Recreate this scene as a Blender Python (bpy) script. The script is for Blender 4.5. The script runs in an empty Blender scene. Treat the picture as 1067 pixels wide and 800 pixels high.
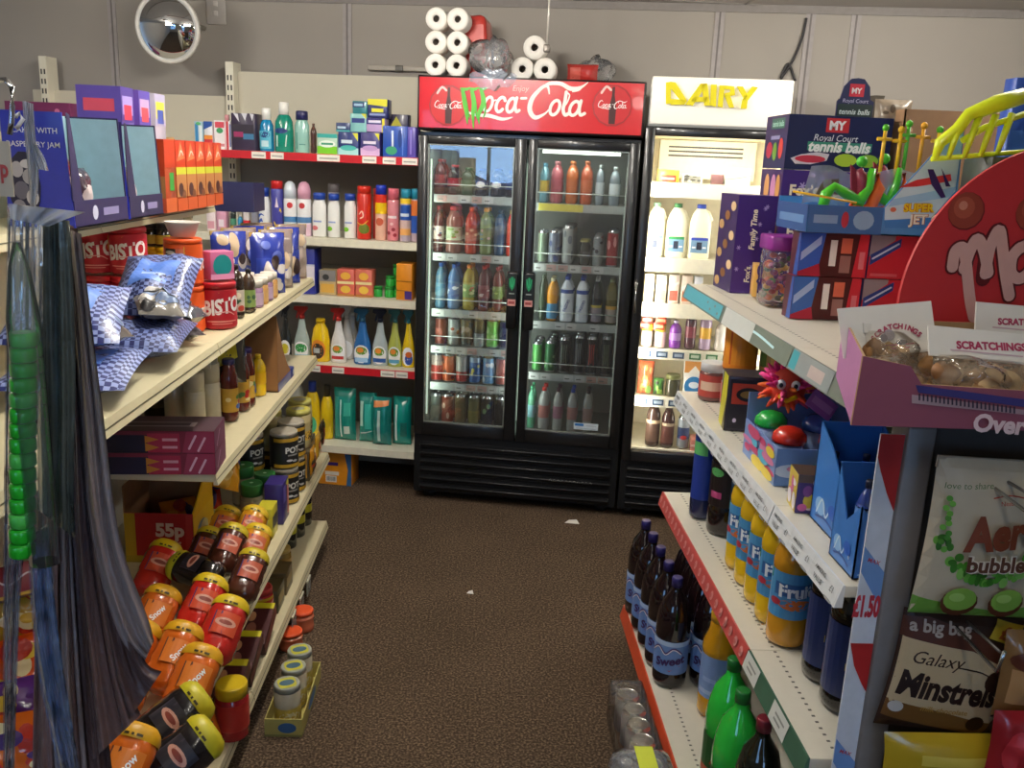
import bpy, math, random
from math import sin, cos, pi, radians, sqrt
from mathutils import Vector, Matrix
random.seed(7)
scene = bpy.context.scene
COL = scene.collection

# ------------------------------------------------------------------ camera
F, PITCH, YAW, ROLL, FA = 930.0, 0.24324, 0.042686, 0.043145, -0.165746
CAMP = Vector((0, 0, 1.6))
def _axes():
    cy, sy, cp, sp, cr, sr = cos(YAW), sin(YAW), cos(PITCH), sin(PITCH), cos(ROLL), sin(ROLL)
    fwd = Vector((sy*cp, cy*cp, -sp)); right = Vector((cy, -sy, 0)); down = fwd.cross(right)
    return cr*right - sr*down, cr*down + sr*right, fwd
CR, CD, CF = _axes()
cam_data = bpy.data.cameras.new('camera'); cam = bpy.data.objects.new('camera', cam_data); COL.objects.link(cam)
cam_data.sensor_width = 36; cam_data.lens = 36*F/1067; cam_data.clip_start = 0.02; cam_data.clip_end = 200
mw = Matrix.Identity(4)
for i in range(3):
    mw[i][0] = CR[i]; mw[i][1] = -CD[i]; mw[i][2] = -CF[i]; mw[i][3] = CAMP[i]
cam.matrix_world = mw
scene.camera = cam
# ------------------------------------------------------------------ light and exposure
vs = scene.view_settings
vs.view_transform = 'Standard'; vs.look = 'None'; vs.gamma = 1.0; vs.use_curve_mapping = False
vs.exposure = -0.3
W = bpy.data.worlds.new('sky'); scene.world = W; W.use_nodes = True
wn = W.node_tree; bg = wn.nodes['Background']
tc = wn.nodes.new('ShaderNodeTexCoord'); sx = wn.nodes.new('ShaderNodeSeparateXYZ'); rp = wn.nodes.new('ShaderNodeValToRGB')
rp.color_ramp.elements[0].position = 0.5; rp.color_ramp.elements[0].color = (0.30, 0.55, 0.95, 1)
rp.color_ramp.elements[1].position = 0.8; rp.color_ramp.elements[1].color = (0.18, 0.42, 0.85, 1)
mp = wn.nodes.new('ShaderNodeMath'); mp.operation = 'MULTIPLY_ADD'; mp.inputs[1].default_value = 0.5; mp.inputs[2].default_value = 0.5
wn.links.new(tc.outputs['Generated'], sx.inputs[0]); wn.links.new(sx.outputs[2], mp.inputs[0])
wn.links.new(mp.outputs[0], rp.inputs[0]); wn.links.new(rp.outputs[0], bg.inputs[0]); bg.inputs[1].default_value = 7.0
def area(name, loc, rot, sx_, sy_, power, col=(1, 1, 1), parent=None):
    l = bpy.data.lights.new(name, 'AREA'); l.shape = 'RECTANGLE'; l.size = sx_; l.size_y = sy_; l.energy = power; l.color = col
    o = bpy.data.objects.new(name, l); o.location = loc; o.rotation_euler = rot; COL.objects.link(o)
    if parent: o.parent = parent
    return o
CEIL = 2.36
# fluorescent battens on the ceiling: light part here, fittings built below
LAMPS = [((-0.35, 2.55), 22), ((1.7, 2.9), 12), ((-1.9, 2.9), 10), ((0.3, 0.5), 5), ((-0.2,-1.6), 1.5)]
for (lx, ly), pw in LAMPS:
    for dy in (-0.5, 0.0, 0.5):
        pl = bpy.data.lights.new('fluorescent_light', 'POINT'); pl.energy = pw*1.25; pl.shadow_soft_size = 0.06; pl.color = (1.0, 0.955, 0.87)
        po = bpy.data.objects.new('fluorescent_light', pl); po.location = (lx, ly+dy, CEIL-0.16); COL.objects.link(po)

# ------------------------------------------------------------------ helpers: pixel to place
def ray(x, y): return CR*((x-533.5)/F) + CD*((y-400)/F) + CF
def onz(x, y, z): r = ray(x, y); return CAMP + r*((z-CAMP.z)/r.z)
def aty(x, y, Y): r = ray(x, y); return CAMP + r*(Y/r.y)
def atx(x, y, X): r = ray(x, y); return CAMP + r*(X/r.x)
U = Vector((cos(FA), sin(FA), 0)); N = Vector((-sin(FA), cos(FA), 0)); D0 = 3.96
def BK(u, v, z): p = U*u + N*(D0+v); p.z = z; return p
def atv(x, y, v):
    r = ray(x, y); t = (D0+v - N.dot(CAMP))/N.dot(r); p = CAMP + r*t
    return U.dot(p), p.z
def px_of(p):
    d = p-CAMP; k = d.dot(CF); return 533.5+F*d.dot(CR)/k, 400+F*d.dot(CD)/k
def ufor(px, v, z):
    a, b = -3.0, 2.0
    for _ in range(40):
        m = (a+b)/2
        if px_of(BK(m, v, z))[0] < px: a = m
        else: b = m
    return (a+b)/2
# ------------------------------------------------------------------ materials
def lin(c):
    c = c/255
    return c/12.92 if c <= 0.04045 else ((c+0.055)/1.055)**2.4
def rgb(h): return (lin(int(h[0:2], 16)), lin(int(h[2:4], 16)), lin(int(h[4:6], 16)), 1)
_m = {}
def mat(h, rough=0.45, metal=0.0, trans=0.0, alpha=1.0, emit=0.0, noise=0.12, scale=40, bump=0.0, coat=0.0):
    key = (h, rough, metal, trans, alpha, emit, noise, scale, bump, coat)
    if key in _m: return _m[key]
    m = bpy.data.materials.new('mat_'+h); m.use_nodes = True; nt = m.node_tree; b = nt.nodes['Principled BSDF']
    b.inputs['Base Color'].default_value = rgb(h); b.inputs['Roughness'].default_value = rough; b.inputs['Metallic'].default_value = metal
    b.inputs['Transmission Weight'].default_value = trans; b.inputs['Alpha'].default_value = alpha
    b.inputs['Coat Weight'].default_value = coat
    if emit: b.inputs['Emission Color'].default_value = rgb(h); b.inputs['Emission Strength'].default_value = emit
    if noise or bump:
        t = nt.nodes.new('ShaderNodeTexCoord'); n = nt.nodes.new('ShaderNodeTexNoise'); n.inputs['Scale'].default_value = scale
        n.inputs['Detail'].default_value = 3
        nt.links.new(t.outputs['Object'], n.inputs['Vector'])
        if noise:
            hsv = nt.nodes.new('ShaderNodeHueSaturation'); hsv.inputs['Color'].default_value = rgb(h)
            mr = nt.nodes.new('ShaderNodeMapRange'); mr.inputs['To Min'].default_value = 1-noise; mr.inputs['To Max'].default_value = 1+noise
            nt.links.new(n.outputs[0], mr.inputs[0]); nt.links.new(mr.outputs[0], hsv.inputs['Value']); nt.links.new(hsv.outputs[0], b.inputs['Base Color'])
        if bump:
            bp = nt.nodes.new('ShaderNodeBump'); bp.inputs['Strength'].default_value = bump; bp.inputs['Distance'].default_value = 0.01
            nt.links.new(n.outputs[0], bp.inputs['Height']); nt.links.new(bp.outputs[0], b.inputs['Normal'])
    _m[key] = m; return m
def film(h='ffffff', op=0.12, rough=0.08, gl=0.5, bump=0.0, name='film', scale=30):
    """thin clear plastic or window glass: see-through with a fresnel sheen"""
    key = ('film', h, op, rough, gl, bump, scale)
    if key in _m: return _m[key]
    m = bpy.data.materials.new(name); m.use_nodes = True; nt = m.node_tree; nt.nodes.clear()
    out = nt.nodes.new('ShaderNodeOutputMaterial'); tr = nt.nodes.new('ShaderNodeBsdfTransparent'); df = nt.nodes.new('ShaderNodeBsdfDiffuse')
    g = nt.nodes.new('ShaderNodeBsdfGlossy'); g.inputs['Roughness'].default_value = rough; df.inputs[0].default_value = rgb(h)
    m1 = nt.nodes.new('ShaderNodeMixShader'); m1.inputs[0].default_value = op
    fr = nt.nodes.new('ShaderNodeFresnel'); fr.inputs[0].default_value = 1.45
    mul = nt.nodes.new('ShaderNodeMath'); mul.operation = 'MULTIPLY'; mul.inputs[1].default_value = gl; mul.use_clamp = True
    m2 = nt.nodes.new('ShaderNodeMixShader')
    nt.links.new(tr.outputs[0], m1.inputs[1]); nt.links.new(df.outputs[0], m1.inputs[2])
    nt.links.new(fr.outputs[0], mul.inputs[0]); nt.links.new(mul.outputs[0], m2.inputs[0])
    nt.links.new(m1.outputs[0], m2.inputs[1]); nt.links.new(g.outputs[0], m2.inputs[2]); nt.links.new(m2.outputs[0], out.inputs[0])
    if bump:
        t = nt.nodes.new('ShaderNodeTexCoord'); n = nt.nodes.new('ShaderNodeTexNoise'); n.inputs['Scale'].default_value = scale
        bp = nt.nodes.new('ShaderNodeBump'); bp.inputs['Strength'].default_value = bump; bp.inputs['Distance'].default_value = 0.02
        nt.links.new(t.outputs['Object'], n.inputs['Vector']); nt.links.new(n.outputs[0], bp.inputs['Height'])
        for x in (g, df, fr): nt.links.new(bp.outputs[0], x.inputs['Normal'])
    _m[key] = m; return m
def checkmat(c1, c2, scale):
    key = ('chk', c1, c2, scale)
    if key in _m: return _m[key]
    m = mat(c1, 0.35, noise=0, coat=0.2).copy(); nt = m.node_tree; b = nt.nodes['Principled BSDF']
    t = nt.nodes.new('ShaderNodeTexCoord'); n = nt.nodes.new('ShaderNodeTexChecker'); n.inputs['Scale'].default_value = scale
    n.inputs['Color1'].default_value = rgb(c1); n.inputs['Color2'].default_value = rgb(c2)
    nt.links.new(t.outputs['Object'], n.inputs['Vector']); nt.links.new(n.outputs[0], b.inputs['Base Color'])
    _m[key] = m; return m
def carpet():
    m = bpy.data.materials.new('speckled_carpet'); m.use_nodes = True; nt = m.node_tree; b = nt.nodes['Principled BSDF']
    t = nt.nodes.new('ShaderNodeTexCoord'); n = nt.nodes.new('ShaderNodeTexNoise'); n.inputs['Scale'].default_value = 140; n.inputs['Detail'].default_value = 4
    n2 = nt.nodes.new('ShaderNodeTexNoise'); n2.inputs['Scale'].default_value = 3
    r = nt.nodes.new('ShaderNodeValToRGB'); e = r.color_ramp.elements
    e[0].position = 0.36; e[0].color = rgb('382d24'); e[1].position = 0.68; e[1].color = rgb('7c6a56'); x = e.new(0.52); x.color = rgb('534538')
    mr = nt.nodes.new('ShaderNodeMapRange'); mr.inputs['To Min'].default_value = 0.75; mr.inputs['To Max'].default_value = 1.25
    h = nt.nodes.new('ShaderNodeHueSaturation')
    nt.links.new(t.outputs['Object'], n.inputs['Vector']); nt.links.new(t.outputs['Object'], n2.inputs['Vector'])
    nt.links.new(n.outputs[0], r.inputs[0]); nt.links.new(r.outputs[0], h.inputs['Color']); nt.links.new(n2.outputs[0], mr.inputs[0])
    nt.links.new(mr.outputs[0], h.inputs['Value']); nt.links.new(h.outputs[0], b.inputs['Base Color'])
    bp = nt.nodes.new('ShaderNodeBump'); bp.inputs['Strength'].default_value = 0.6; bp.inputs['Distance'].default_value = 0.004
    nt.links.new(n.outputs[0], bp.inputs['Height']); nt.links.new(bp.outputs[0], b.inputs['Normal']); b.inputs['Roughness'].default_value = 0.95
    b.inputs['Specular IOR Level'].default_value = 0.1
    return m
# ------------------------------------------------------------------ text glyphs
_g = {}
def glyphs(s, bold=0.0):
    k = (s, bold)
    if k in _g: return _g[k]
    c = bpy.data.curves.new('glyph', 'FONT'); c.body = s; c.offset = bold; c.resolution_u = 3; c.align_x = 'CENTER'
    o = bpy.data.objects.new('glyph', c); me = o.to_mesh()
    vs_ = [(v.co.x, v.co.y) for v in me.vertices]; fs = [tuple(p.vertices) for p in me.polygons]
    o.to_mesh_clear(); bpy.data.objects.remove(o); bpy.data.curves.remove(c)
    if vs_:
        x0 = min(v[0] for v in vs_); x1 = max(v[0] for v in vs_)
        vs_ = [(x-(x0+x1)/2, y-0.35) for x, y in vs_]
    w = (x1-x0) if vs_ else 1
    _g[k] = (vs_, fs, w); return _g[k]
def smooth_pts(p, n=6):
    out = []
    q = [p[0]]+list(p)+[p[-1]]
    for i in range(1, len(q)-2):
        for k in range(n):
            t = k/n
            out.append(tuple(0.5*((2*q[i][d])+(-q[i-1][d]+q[i+1][d])*t+(2*q[i-1][d]-5*q[i][d]+4*q[i+1][d]-q[i+2][d])*t*t
                       + (-q[i-1][d]+3*q[i][d]-3*q[i+1][d]+q[i+2][d])*t**3) for d in range(len(p[0]))))
    out.append(tuple(p[-1])); return out
def stroke_mesh(pts, w, sm=True):
    """pts (x,y) or (x,y,w): a flat brush stroke"""
    P = [(a[0], a[1], a[2] if len(a) > 2 else w) for a in pts]
    if sm: P = smooth_pts(P)
    V, Fc = [], []
    for i, (x, y, ww) in enumerate(P):
        a = P[max(i-1, 0)]; b = P[min(i+1, len(P)-1)]; dx, dy = b[0]-a[0], b[1]-a[1]; L = math.hypot(dx, dy) or 1
        V += [(x-dy/L*ww/2, y+dx/L*ww/2), (x+dy/L*ww/2, y-dx/L*ww/2)]
        if i: k = 2*i; Fc.append((k-2, k-1, k+1, k))
    for e in (0, len(P)-1):
        x, y, ww = P[e]; q = P[1] if e == 0 else P[e-1]; a = math.atan2(y-q[1], x-q[0]); b = len(V)
        V += [(x+cos(a-pi/2+t*pi/6)*ww/2, y+sin(a-pi/2+t*pi/6)*ww/2) for t in range(7)]; Fc.append(tuple(range(b, b+7)))
    return V, Fc
# art: ('r',x0,y0,x1,y1,col) ('e',cx,cy,rx,ry,col) ('t',text,cx,cy,width,col[,rot,shear,bold]) ('p',[pts],col) ('s',[pts],w,col) ; 0..1 across the face, aspect asp=h/w
def art_prims(art, asp, n=6):
    out = []
    for a in art:
        k = a[0]
        if k == 'r':
            x0, y0, x1, y1 = a[1:5]; nx = max(1, int(abs(x1-x0)*n*2)); ny = max(1, int(abs(y1-y0)*n)) if n > 6 else 1
            V = [(x0+(x1-x0)*i/nx, y0+(y1-y0)*j/ny) for j in range(ny+1) for i in range(nx+1)]
            Fc = [(j*(nx+1)+i, j*(nx+1)+i+1, (j+1)*(nx+1)+i+1, (j+1)*(nx+1)+i) for j in range(ny) for i in range(nx)]
            out.append((V, Fc, a[5]))
        elif k == 'e':
            cx, cy, rx, ry = a[1:5]; V = [(cx, cy)]; Fc = []
            for rr in (0.5, 1):
                V += [(min(1, max(0, cx+rr*rx*cos(2*pi*i/14))), min(1, max(0, cy+rr*ry*sin(2*pi*i/14)))) for i in range(14)]
            for i in range(14):
                j = (i+1) % 14; Fc += [(0, 1+i, 1+j), (1+i, 15+i, 15+j, 1+j)]
            out.append((V, Fc, a[5]))
        elif k == 't':
            s, cx, cy, wd, col = a[1:6]; rot = a[6] if len(a) > 6 else 0; sh = a[7] if len(a) > 7 else 0; bd = a[8] if len(a) > 8 else 0.015
            V, Fc, w = glyphs(s, bd); sc = wd/w; c, si = cos(rot), sin(rot); VV = []
            hs = a[9] if len(a) > 9 else 1.0
            for x, y in V:
                x, y = (x+sh*y)*sc, y*sc*hs
                if rot: x, y = x*c-y*si, x*si+y*c
                VV.append((cx+x, cy+y/asp))
            out.append((VV, Fc, col))
        elif k == 'p': out.append((list(a[1]), [tuple(range(len(a[1])))], a[2]))
        elif k == 's':
            V, Fc = stroke_mesh([(p[0], p[1]*asp)+tuple(p[2:]) for p in a[1]], a[2]); out.append(([(x, y/asp) for x, y in V], Fc, a[3]))
    if n > 6: out = [subdiv(V, Fc)+(c,) for V, Fc, c in out]
    return out
from mathutils.geometry import tessellate_polygon
def subdiv(V, Fc, lim=.07):
    V = [tuple(v) for v in V]; tris = []
    for f in Fc:
        if len(f) == 3: tris.append(tuple(f))
        else:
            for t in tessellate_polygon([[Vector((V[i][0], V[i][1], 0)) for i in f]]): tris.append(tuple(f[k] for k in t))
    out = []; mid = {}
    def m(a, b):
        k = (min(a, b), max(a, b))
        if k not in mid: mid[k] = len(V); V.append(((V[a][0]+V[b][0])/2, (V[a][1]+V[b][1])/2))
        return mid[k]
    st = [t for t in tris]
    while st:
        a, b, c = st.pop(); L = [(math.hypot(V[p][0]-V[q][0], V[p][1]-V[q][1]), p, q, r) for p, q, r in ((a, b, c), (b, c, a), (c, a, b))]
        L0 = max(L)
        if L0[0] < lim: out.append((a, b, c)); continue
        _, p, q, r = L0; k = m(p, q); st += [(p, k, r), (k, q, r)]
    return V, out
# ------------------------------------------------------------------ mesh builder
class MB:
    def __init__(s): s.V = []; s.F = []; s.I = []; s.S = []; s.mats = []; s.T = Matrix.Identity(4)
    def mi(s, m):
        if isinstance(m, str): m = mat(m)
        if m not in s.mats: s.mats.append(m)
        return s.mats.index(m)
    def add(s, V, Fc, m, smooth=False):
        b = len(s.V); T = s.T
        s.V += [T @ Vector(v) for v in V]; i = s.mi(m)
        for f in Fc: s.F.append(tuple(b+k for k in f)); s.I.append(i); s.S.append(smooth)
        return s
    def box(s, x0, x1, y0, y1, z0, z1, m):
        V = [(x, y, z) for z in (z0, z1) for y in (y0, y1) for x in (x0, x1)]
        return s.add(V, [(0, 2, 3, 1), (4, 5, 7, 6), (0, 1, 5, 4), (2, 6, 7, 3), (0, 4, 6, 2), (1, 3, 7, 5)], m)
    def rings(s, R, m, smooth=True, cap0=True, cap1=True, ms=None):
        n = len(R[0]); b = []
        V = [p for r in R for p in r]
        for k in range(len(R)-1):
            fs = [(k*n+i, k*n+(i+1) % n, (k+1)*n+(i+1) % n, (k+1)*n+i) for i in range(n)]
            b.append((fs, ms[k] if ms else m))
        base = len(s.V); T = s.T; s.V += [T @ Vector(v) for v in V]
        for fs, mm in b:
            i = s.mi(mm)
            for f in fs: s.F.append(tuple(base+k for k in f)); s.I.append(i); s.S.append(smooth)
        if cap0: s.F.append(tuple(base+i for i in reversed(range(n)))); s.I.append(s.mi(ms[0] if ms else m)); s.S.append(False)
        if cap1: s.F.append(tuple(base+(len(R)-1)*n+i for i in range(n))); s.I.append(s.mi(ms[-1] if ms else m)); s.S.append(False)
        return s
    def rbox(s, x0, x1, y0, y1, z0, z1, r, m, n=2, rz=None):
        rz = r if rz is None else rz
        def ring(ins, z):
            P = []; rr = max(r-ins, 1e-4)
            for (cx, cy, a0) in ((x1-r, y1-r, 0), (x0+r, y1-r, pi/2), (x0+r, y0+r, pi), (x1-r, y0+r, 1.5*pi)):
                for k in range(n+1): a = a0+pi/2*k/n; P.append((cx+rr*cos(a), cy+rr*sin(a), z))
            return P
        return s.rings([ring(rz*.8, z0), ring(rz*.25, z0+rz*.3), ring(0, z0+rz), ring(0, z1-rz), ring(rz*.25, z1-rz*.3), ring(rz*.8, z1)], m)
    def lathe(s, prof, m, n=20, ms=None, cx=0, cy=0, sy=1.0, cap0=True, cap1=True):
        R = [[(cx+max(r, 1e-4)*cos(2*pi*i/n), cy+sy*max(r, 1e-4)*sin(2*pi*i/n), z) for i in range(n)] for r, z in prof]
        return s.rings(R, m, True, cap0, cap1, ms)
    def tube(s, pts, r, m, n=8):
        P = [Vector(p) for p in pts]; R = []; up = Vector((0, 0, 1))
        for i, p in enumerate(P):
            d = (P[min(i+1, len(P)-1)]-P[max(i-1, 0)]).normalized()
            a = d.cross(up)
            if a.length < 1e-3: a = d.cross(Vector((1, 0, 0)))
            a.normalize(); b = d.cross(a); rr = r[i] if isinstance(r, (list, tuple)) else r
            R.append([tuple(p+a*rr*cos(2*pi*k/n)+b*rr*sin(2*pi*k/n)) for k in range(n)])
        return s.rings(R, m)
    def prism(s, pts, y0, y1, m):
        """outline in x,z extruded in y"""
        n = len(pts); V = [(x, y0, z) for x, z in pts]+[(x, y1, z) for x, z in pts]
        return s.add(V, [tuple(range(n)), tuple(reversed(range(n, 2*n)))]+[(i, i+n, (i+1) % n+n, (i+1) % n) for i in range(n)], m)
    def ball(s, c, rx, ry, rz, m, n=14, k=8):
        R = [[(c[0]+rx*sin(pi*j/k)*cos(2*pi*i/n) or 0, c[1]+ry*sin(pi*j/k)*sin(2*pi*i/n), c[2]-rz*cos(pi*j/k)) for i in range(n)] for j in range(k+1)]
        return s.rings(R, m, True, False, False)
    def grid(s, fn, nu, nv, m, smooth=True):
        V = [fn(i/nu, j/nv) for j in range(nv+1) for i in range(nu+1)]
        return s.add(V, [(j*(nu+1)+i, j*(nu+1)+i+1, (j+1)*(nu+1)+i+1, (j+1)*(nu+1)+i) for j in range(nv) for i in range(nu)], m, smooth)
    def art(s, fn, w, h, art, n=6, eps=0.0004, rough=0.4):
        """fn(x,y,e)-> 3D point; x,y in 0..1"""
        for k, (V, Fc, col) in enumerate(art_prims(art, h/w, n)):
            e = eps*(k+1)*0.6+0.0003
            st_ = 4e-6 if art[k][0] == 's' else 0
            s.add([fn(x, y, e+i_*st_) for i_, (x, y) in enumerate(V)], Fc, mat(col, rough, noise=0.06) if isinstance(col, str) else col, False)
        return s
    def plane_art(s, o, ux, uy, art, **kw):
        o, ux, uy = Vector(o), Vector(ux), Vector(uy); nn = ux.cross(uy).normalized()
        return s.art(lambda x, y, e: o+ux*x+uy*y+nn*e, ux.length, uy.length, art, **kw)
    def front_art(s, x0, x1, y, z0, z1, art, **kw): return s.plane_art((x0, y, z0), (x1-x0, 0, 0), (0, 0, z1-z0), art, **kw)
    def left_art(s, x, y0, y1, z0, z1, art, **kw): return s.plane_art((x, y1, z0), (0, y0-y1, 0), (0, 0, z1-z0), art, **kw)
    def right_art(s, x, y0, y1, z0, z1, art, **kw): return s.plane_art((x, y0, z0), (0, y1-y0, 0), (0, 0, z1-z0), art, **kw)
    def top_art(s, x0, x1, y0, y1, z, art, **kw): return s.plane_art((x0, y0, z), (x1-x0, 0, 0), (0, y1-y0, 0), art, **kw)
    def cyl_art(s, r, z0, z1, art, span=1.2, rot=0.0, sy=1.0, **kw):
        return s.art(lambda x, y, e: Vector(((r+e)*sin((x-.5)*2*span+rot), -sy*(r+e)*cos((x-.5)*2*span+rot), z0+(z1-z0)*y)), 2*span*r, z1-z0, art, **kw)
    def mesh(s, name):
        me = bpy.data.meshes.new(name); me.from_pydata([tuple(v) for v in s.V], [], s.F)
        for m in s.mats: me.materials.append(m)
        me.polygons.foreach_set('material_index', s.I); me.polygons.foreach_set('use_smooth', s.S)
        me.update(); return me
    def obj(s, name, parent=None, loc=None, rz=0, **props):
        o = bpy.data.objects.new(name, s.mesh(name)); COL.objects.link(o)
        if parent: o.parent = parent
        if loc is not None: o.location = loc
        if rz: o.rotation_euler = (0, 0, rz)
        for k, v in props.items(): o[k] = v
        return o
def empty(name, loc, rz, label, cat, group=None):
    o = bpy.data.objects.new(name, None); COL.objects.link(o); o.empty_display_size = 0.05
    o.location = loc; o.rotation_euler = (0, 0, rz); o['label'] = label; o['category'] = cat
    if group: o['group'] = group
    return o
# spec = list of (part_name, mesh, [(sub_name, mesh)])  cached by key
_spec = {}
def spec(key, fn):
    if key not in _spec:
        out = []
        for p in fn():
            subs = [(n, b.mesh(n)) for n, b in (p[2] if len(p) > 2 else [])]
            out.append((p[0], p[1].mesh(p[0]), subs))
        _spec[key] = out
    return _spec[key]
_labels = {}
FIX = {  # small nudges so that neighbours touch instead of cutting into each other
    'red and blue chocolate biscuit multipack, lower pack in the inner stack on the top shelf': (0.0, 0.008, 0.0),
    'red and blue chocolate biscuit multipack, upper pack in the inner stack on the top shelf': (-0.008, 0.008, 0.0),
    'banded blue and orange can with teal cap on the second back shelf': (0.0, -0.008, 0.0),
    'dark red chocolate cake box with yellow top edge, third from the far end': (0.0, 0.016, 0.0),
    'red swiss roll pack with purple and orange label, first of its kind from the left': (-0.048, 0.024, 0.0),
    'red swiss roll pack with purple and orange label, second of its kind from the left': (0.016, 0.0, 0.0),
    'red swiss roll pack with purple and orange label, third of its kind from the left': (0.008, 0.016, 0.0),
    'orange cake pack with white lettering, second of its kind from the left': (0.008, -0.016, 0.0),
    'dark brown cake pack with purple and orange label, first of its kind from the left': (0.0, 0.008, 0.0),
    'dark brown cake pack with purple and orange label, second of its kind from the left': (0.0, -0.008, 0.032),
    'golden cake pack with purple and orange label, second of its kind from the left': (0.032, -0.016, 0.008),
    'orange cake pack with white lettering, fourth of its kind from the left': (0.0, 0.024, 0.0),
    'orange cake pack with white lettering, fifth of its kind from the left': (0.0, -0.008, 0.0),
    'orange cake pack with white lettering, sixth of its kind from the left': (0.0, -0.032, 0.04),
    'black cake pack with yellow price band, second of its kind from the left': (0.048, 0.0, 0.0),
    'small navy and white cake packet in the further blue display box': (-0.04, 0.016, 0.0),
    'blue candy spray bottle in the tall display box, near right': (-0.008, 0.0, 0.0),
    'brown dessert sleeve stacked first on the left yellow-lidded pot': (-0.008, 0.008, 0.008),
    'red dessert sleeve stacked first on the right yellow-lidded pot': (-0.008, 0.0, 0.008),
    'red and white can, fifth left fridge shelf': (0.008, 0.0, 0.0),
    'red and white can, second in file, fifth left fridge shelf': (0.008, 0.0, 0.0),
    'green-grey can, bottom left fridge shelf': (0.008, 0.0, 0.0),
    'green-grey can, second in file, bottom left fridge shelf': (0.008, 0.0, 0.0),
    'silver-topped food can in the wrapped floor tray, third from the far end': (-0.008, 0.0, 0.0),
    'silver-topped food can in the wrapped floor tray, fourth from the far end': (-0.016, 0.0, 0.0),
    'dark purple and black wash gift pack on the top back shelf': (-0.008, 0.0, 0.0),
    'bright yellow mustard bottle, further': (0.0, 0.0, 0.008),
    'glass jar with green lid, right of three': (0.016, -0.016, 0.0),
    'crumpled tan and brown bag sticking out of the brown carton': (0.008, 0.0, 0.0),
    'toy tub with green glitter lid in the printed display box': (0.0, 0.0, 0.008),
    'beige-labelled sauce bottle among the small bottles past the gravy tubs': (0.0, 0.032, 0.0),
    'red-brown relish bottle with yellow label, second of the cluster': (0.0, 0.024, 0.0),
    'crumpled orange sweet bag right of the 55p carton': (-0.024, -0.048, 0.0),
    'orange and black snack bag on the bottom shelf, first from the far end': (-0.008, 0.008, 0.0),
    'orange and black snack bag on the bottom shelf, second from the far end': (-0.032, -0.008, 0.0),
    'spiky pink and orange rubber creature with yellow smile on the toy tubs': (-0.008, -0.016, 0.008),
    'spiky yellow and pink rubber ball behind the smiling creature': (0.0, 0.008, 0.032),
    'golden yellow sweet bag at the bottom edge under the chocolate discs bag': (-0.008, -0.008, 0.0),
    'dark red sweet bag in the lower right corner': (-0.024, -0.008, 0.0),
    'tan and brown sweet bag cut off by the right picture edge': (-0.048, -0.032, 0.032),
    'clear pack of mixed coloured sweets with purple top': (0.0, -0.008, 0.0),
    'gold and brown foil sweet bag in the lower left corner': (0.0, 0.032, 0.0),
    'purple chocolate bag in the lower left corner': (0.0, -0.024, 0.008),
    'red chocolate box with white script in the lower left corner': (0.0, -0.008, 0.008),
    'gold carton with purple spots at the foot of the upright purple box': (0.032, 0.0, 0.008),
    'large bright blue tampon box on the top back shelf': (0.008, 0.0, 0.0),
    'pack of three white toilet rolls piled on the red fridge': (0.016, 0.016, 0.0),
    'glass jar with green lid, left of three': (0.032, 0.04, 0.04),
    'crumpled golden yellow sweet bag right of the 55p carton': (0.04, -0.04, 0.04),
}
#FIXEND
_put = []
def put(sp, name, label, cat, loc, rz=0.0, group=None, rot=None, sc=None):
    n = _labels.get(label, 0); _labels[label] = n+1
    if n: print('DUPLICATE LABEL', label)
    if not 4 <= len(label.split()) <= 16: print('LABEL LENGTH', len(label.split()), label)
    loc = Vector(loc)+Vector((0, 0, .0015))+Vector(FIX.get(label, (0, 0, 0)))
    if len(sp) == 1 and not sp[0][2]:
        r = bpy.data.objects.new(name, sp[0][1]); COL.objects.link(r); r.location = loc
        r['label'] = label; r['category'] = cat
        if group: r['group'] = group
    else:
        r = empty(name, loc, rz, label, cat, group)
        for pn, me, subs in sp:
            o = bpy.data.objects.new(pn, me); COL.objects.link(o); o.parent = r
            for sn, sm_ in subs:
                q = bpy.data.objects.new(sn, sm_); COL.objects.link(q); q.parent = o
    r.rotation_euler = rot if rot else (0, 0, rz)
    if sc: r.scale = (sc, sc, sc) if isinstance(sc, (int, float)) else sc
    _put.append(r); return r
def struct(name, mb, loc=None, rz=0): return mb.obj(name, None, loc, rz, kind='structure')
# ------------------------------------------------------------------ kinds of goods
def bottle(h, r, liq, cap, lab=None, art=(), lz=(0.28, 0.58), neck=0.36, rough=0.12, n=20, capr=None, shoulder=0.68, coat=0.6, liq2=None, cap_h=0.075):
    key = ('bottle', h, r, liq, cap, lab, tuple(map(str, art)), lz, neck, rough, n, capr, shoulder, cap_h)
    def fn():
        m = mat(liq, rough, coat=coat, noise=0.05); nr = r*neck; ch = h*cap_h; hh = h-ch
        b = MB()
        b.lathe([(r*.7, 0), (r*.95, h*.02), (r, h*.06), (r, lz[0]*h-.004), (r*.97, lz[0]*h), (r*.97, lz[1]*h), (r, lz[1]*h+.004), (r, shoulder*h), (r*.93, shoulder*h+(hh-shoulder*h)*.25), (r*.72, shoulder*h+(hh-shoulder*h)*.6), (nr*1.15, shoulder*h+(hh-shoulder*h)*.85), (nr, hh-.004), (nr, hh+.004)], m, n)
        c = MB(); cr = (capr or neck*1.15)*r
        c.lathe([(cr, hh-ch*.15), (cr, h-ch*.15), (cr*.85, h)], mat(cap, 0.4), 14)
        parts = [('body', b), ('cap', c)]
        if lab:
            l = MB(); lr = r*.975+.0008; z0, z1 = lz[0]*h+.002, lz[1]*h-.002
            l.lathe([(lr, z0), (lr, z1)], mat(lab, 0.35), n, cap0=False, cap1=False)
            if art: l.cyl_art(lr, z0, z1, art, span=1.5)
            parts.append(('label', l))
        return parts
    return spec(key, fn)
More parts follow.
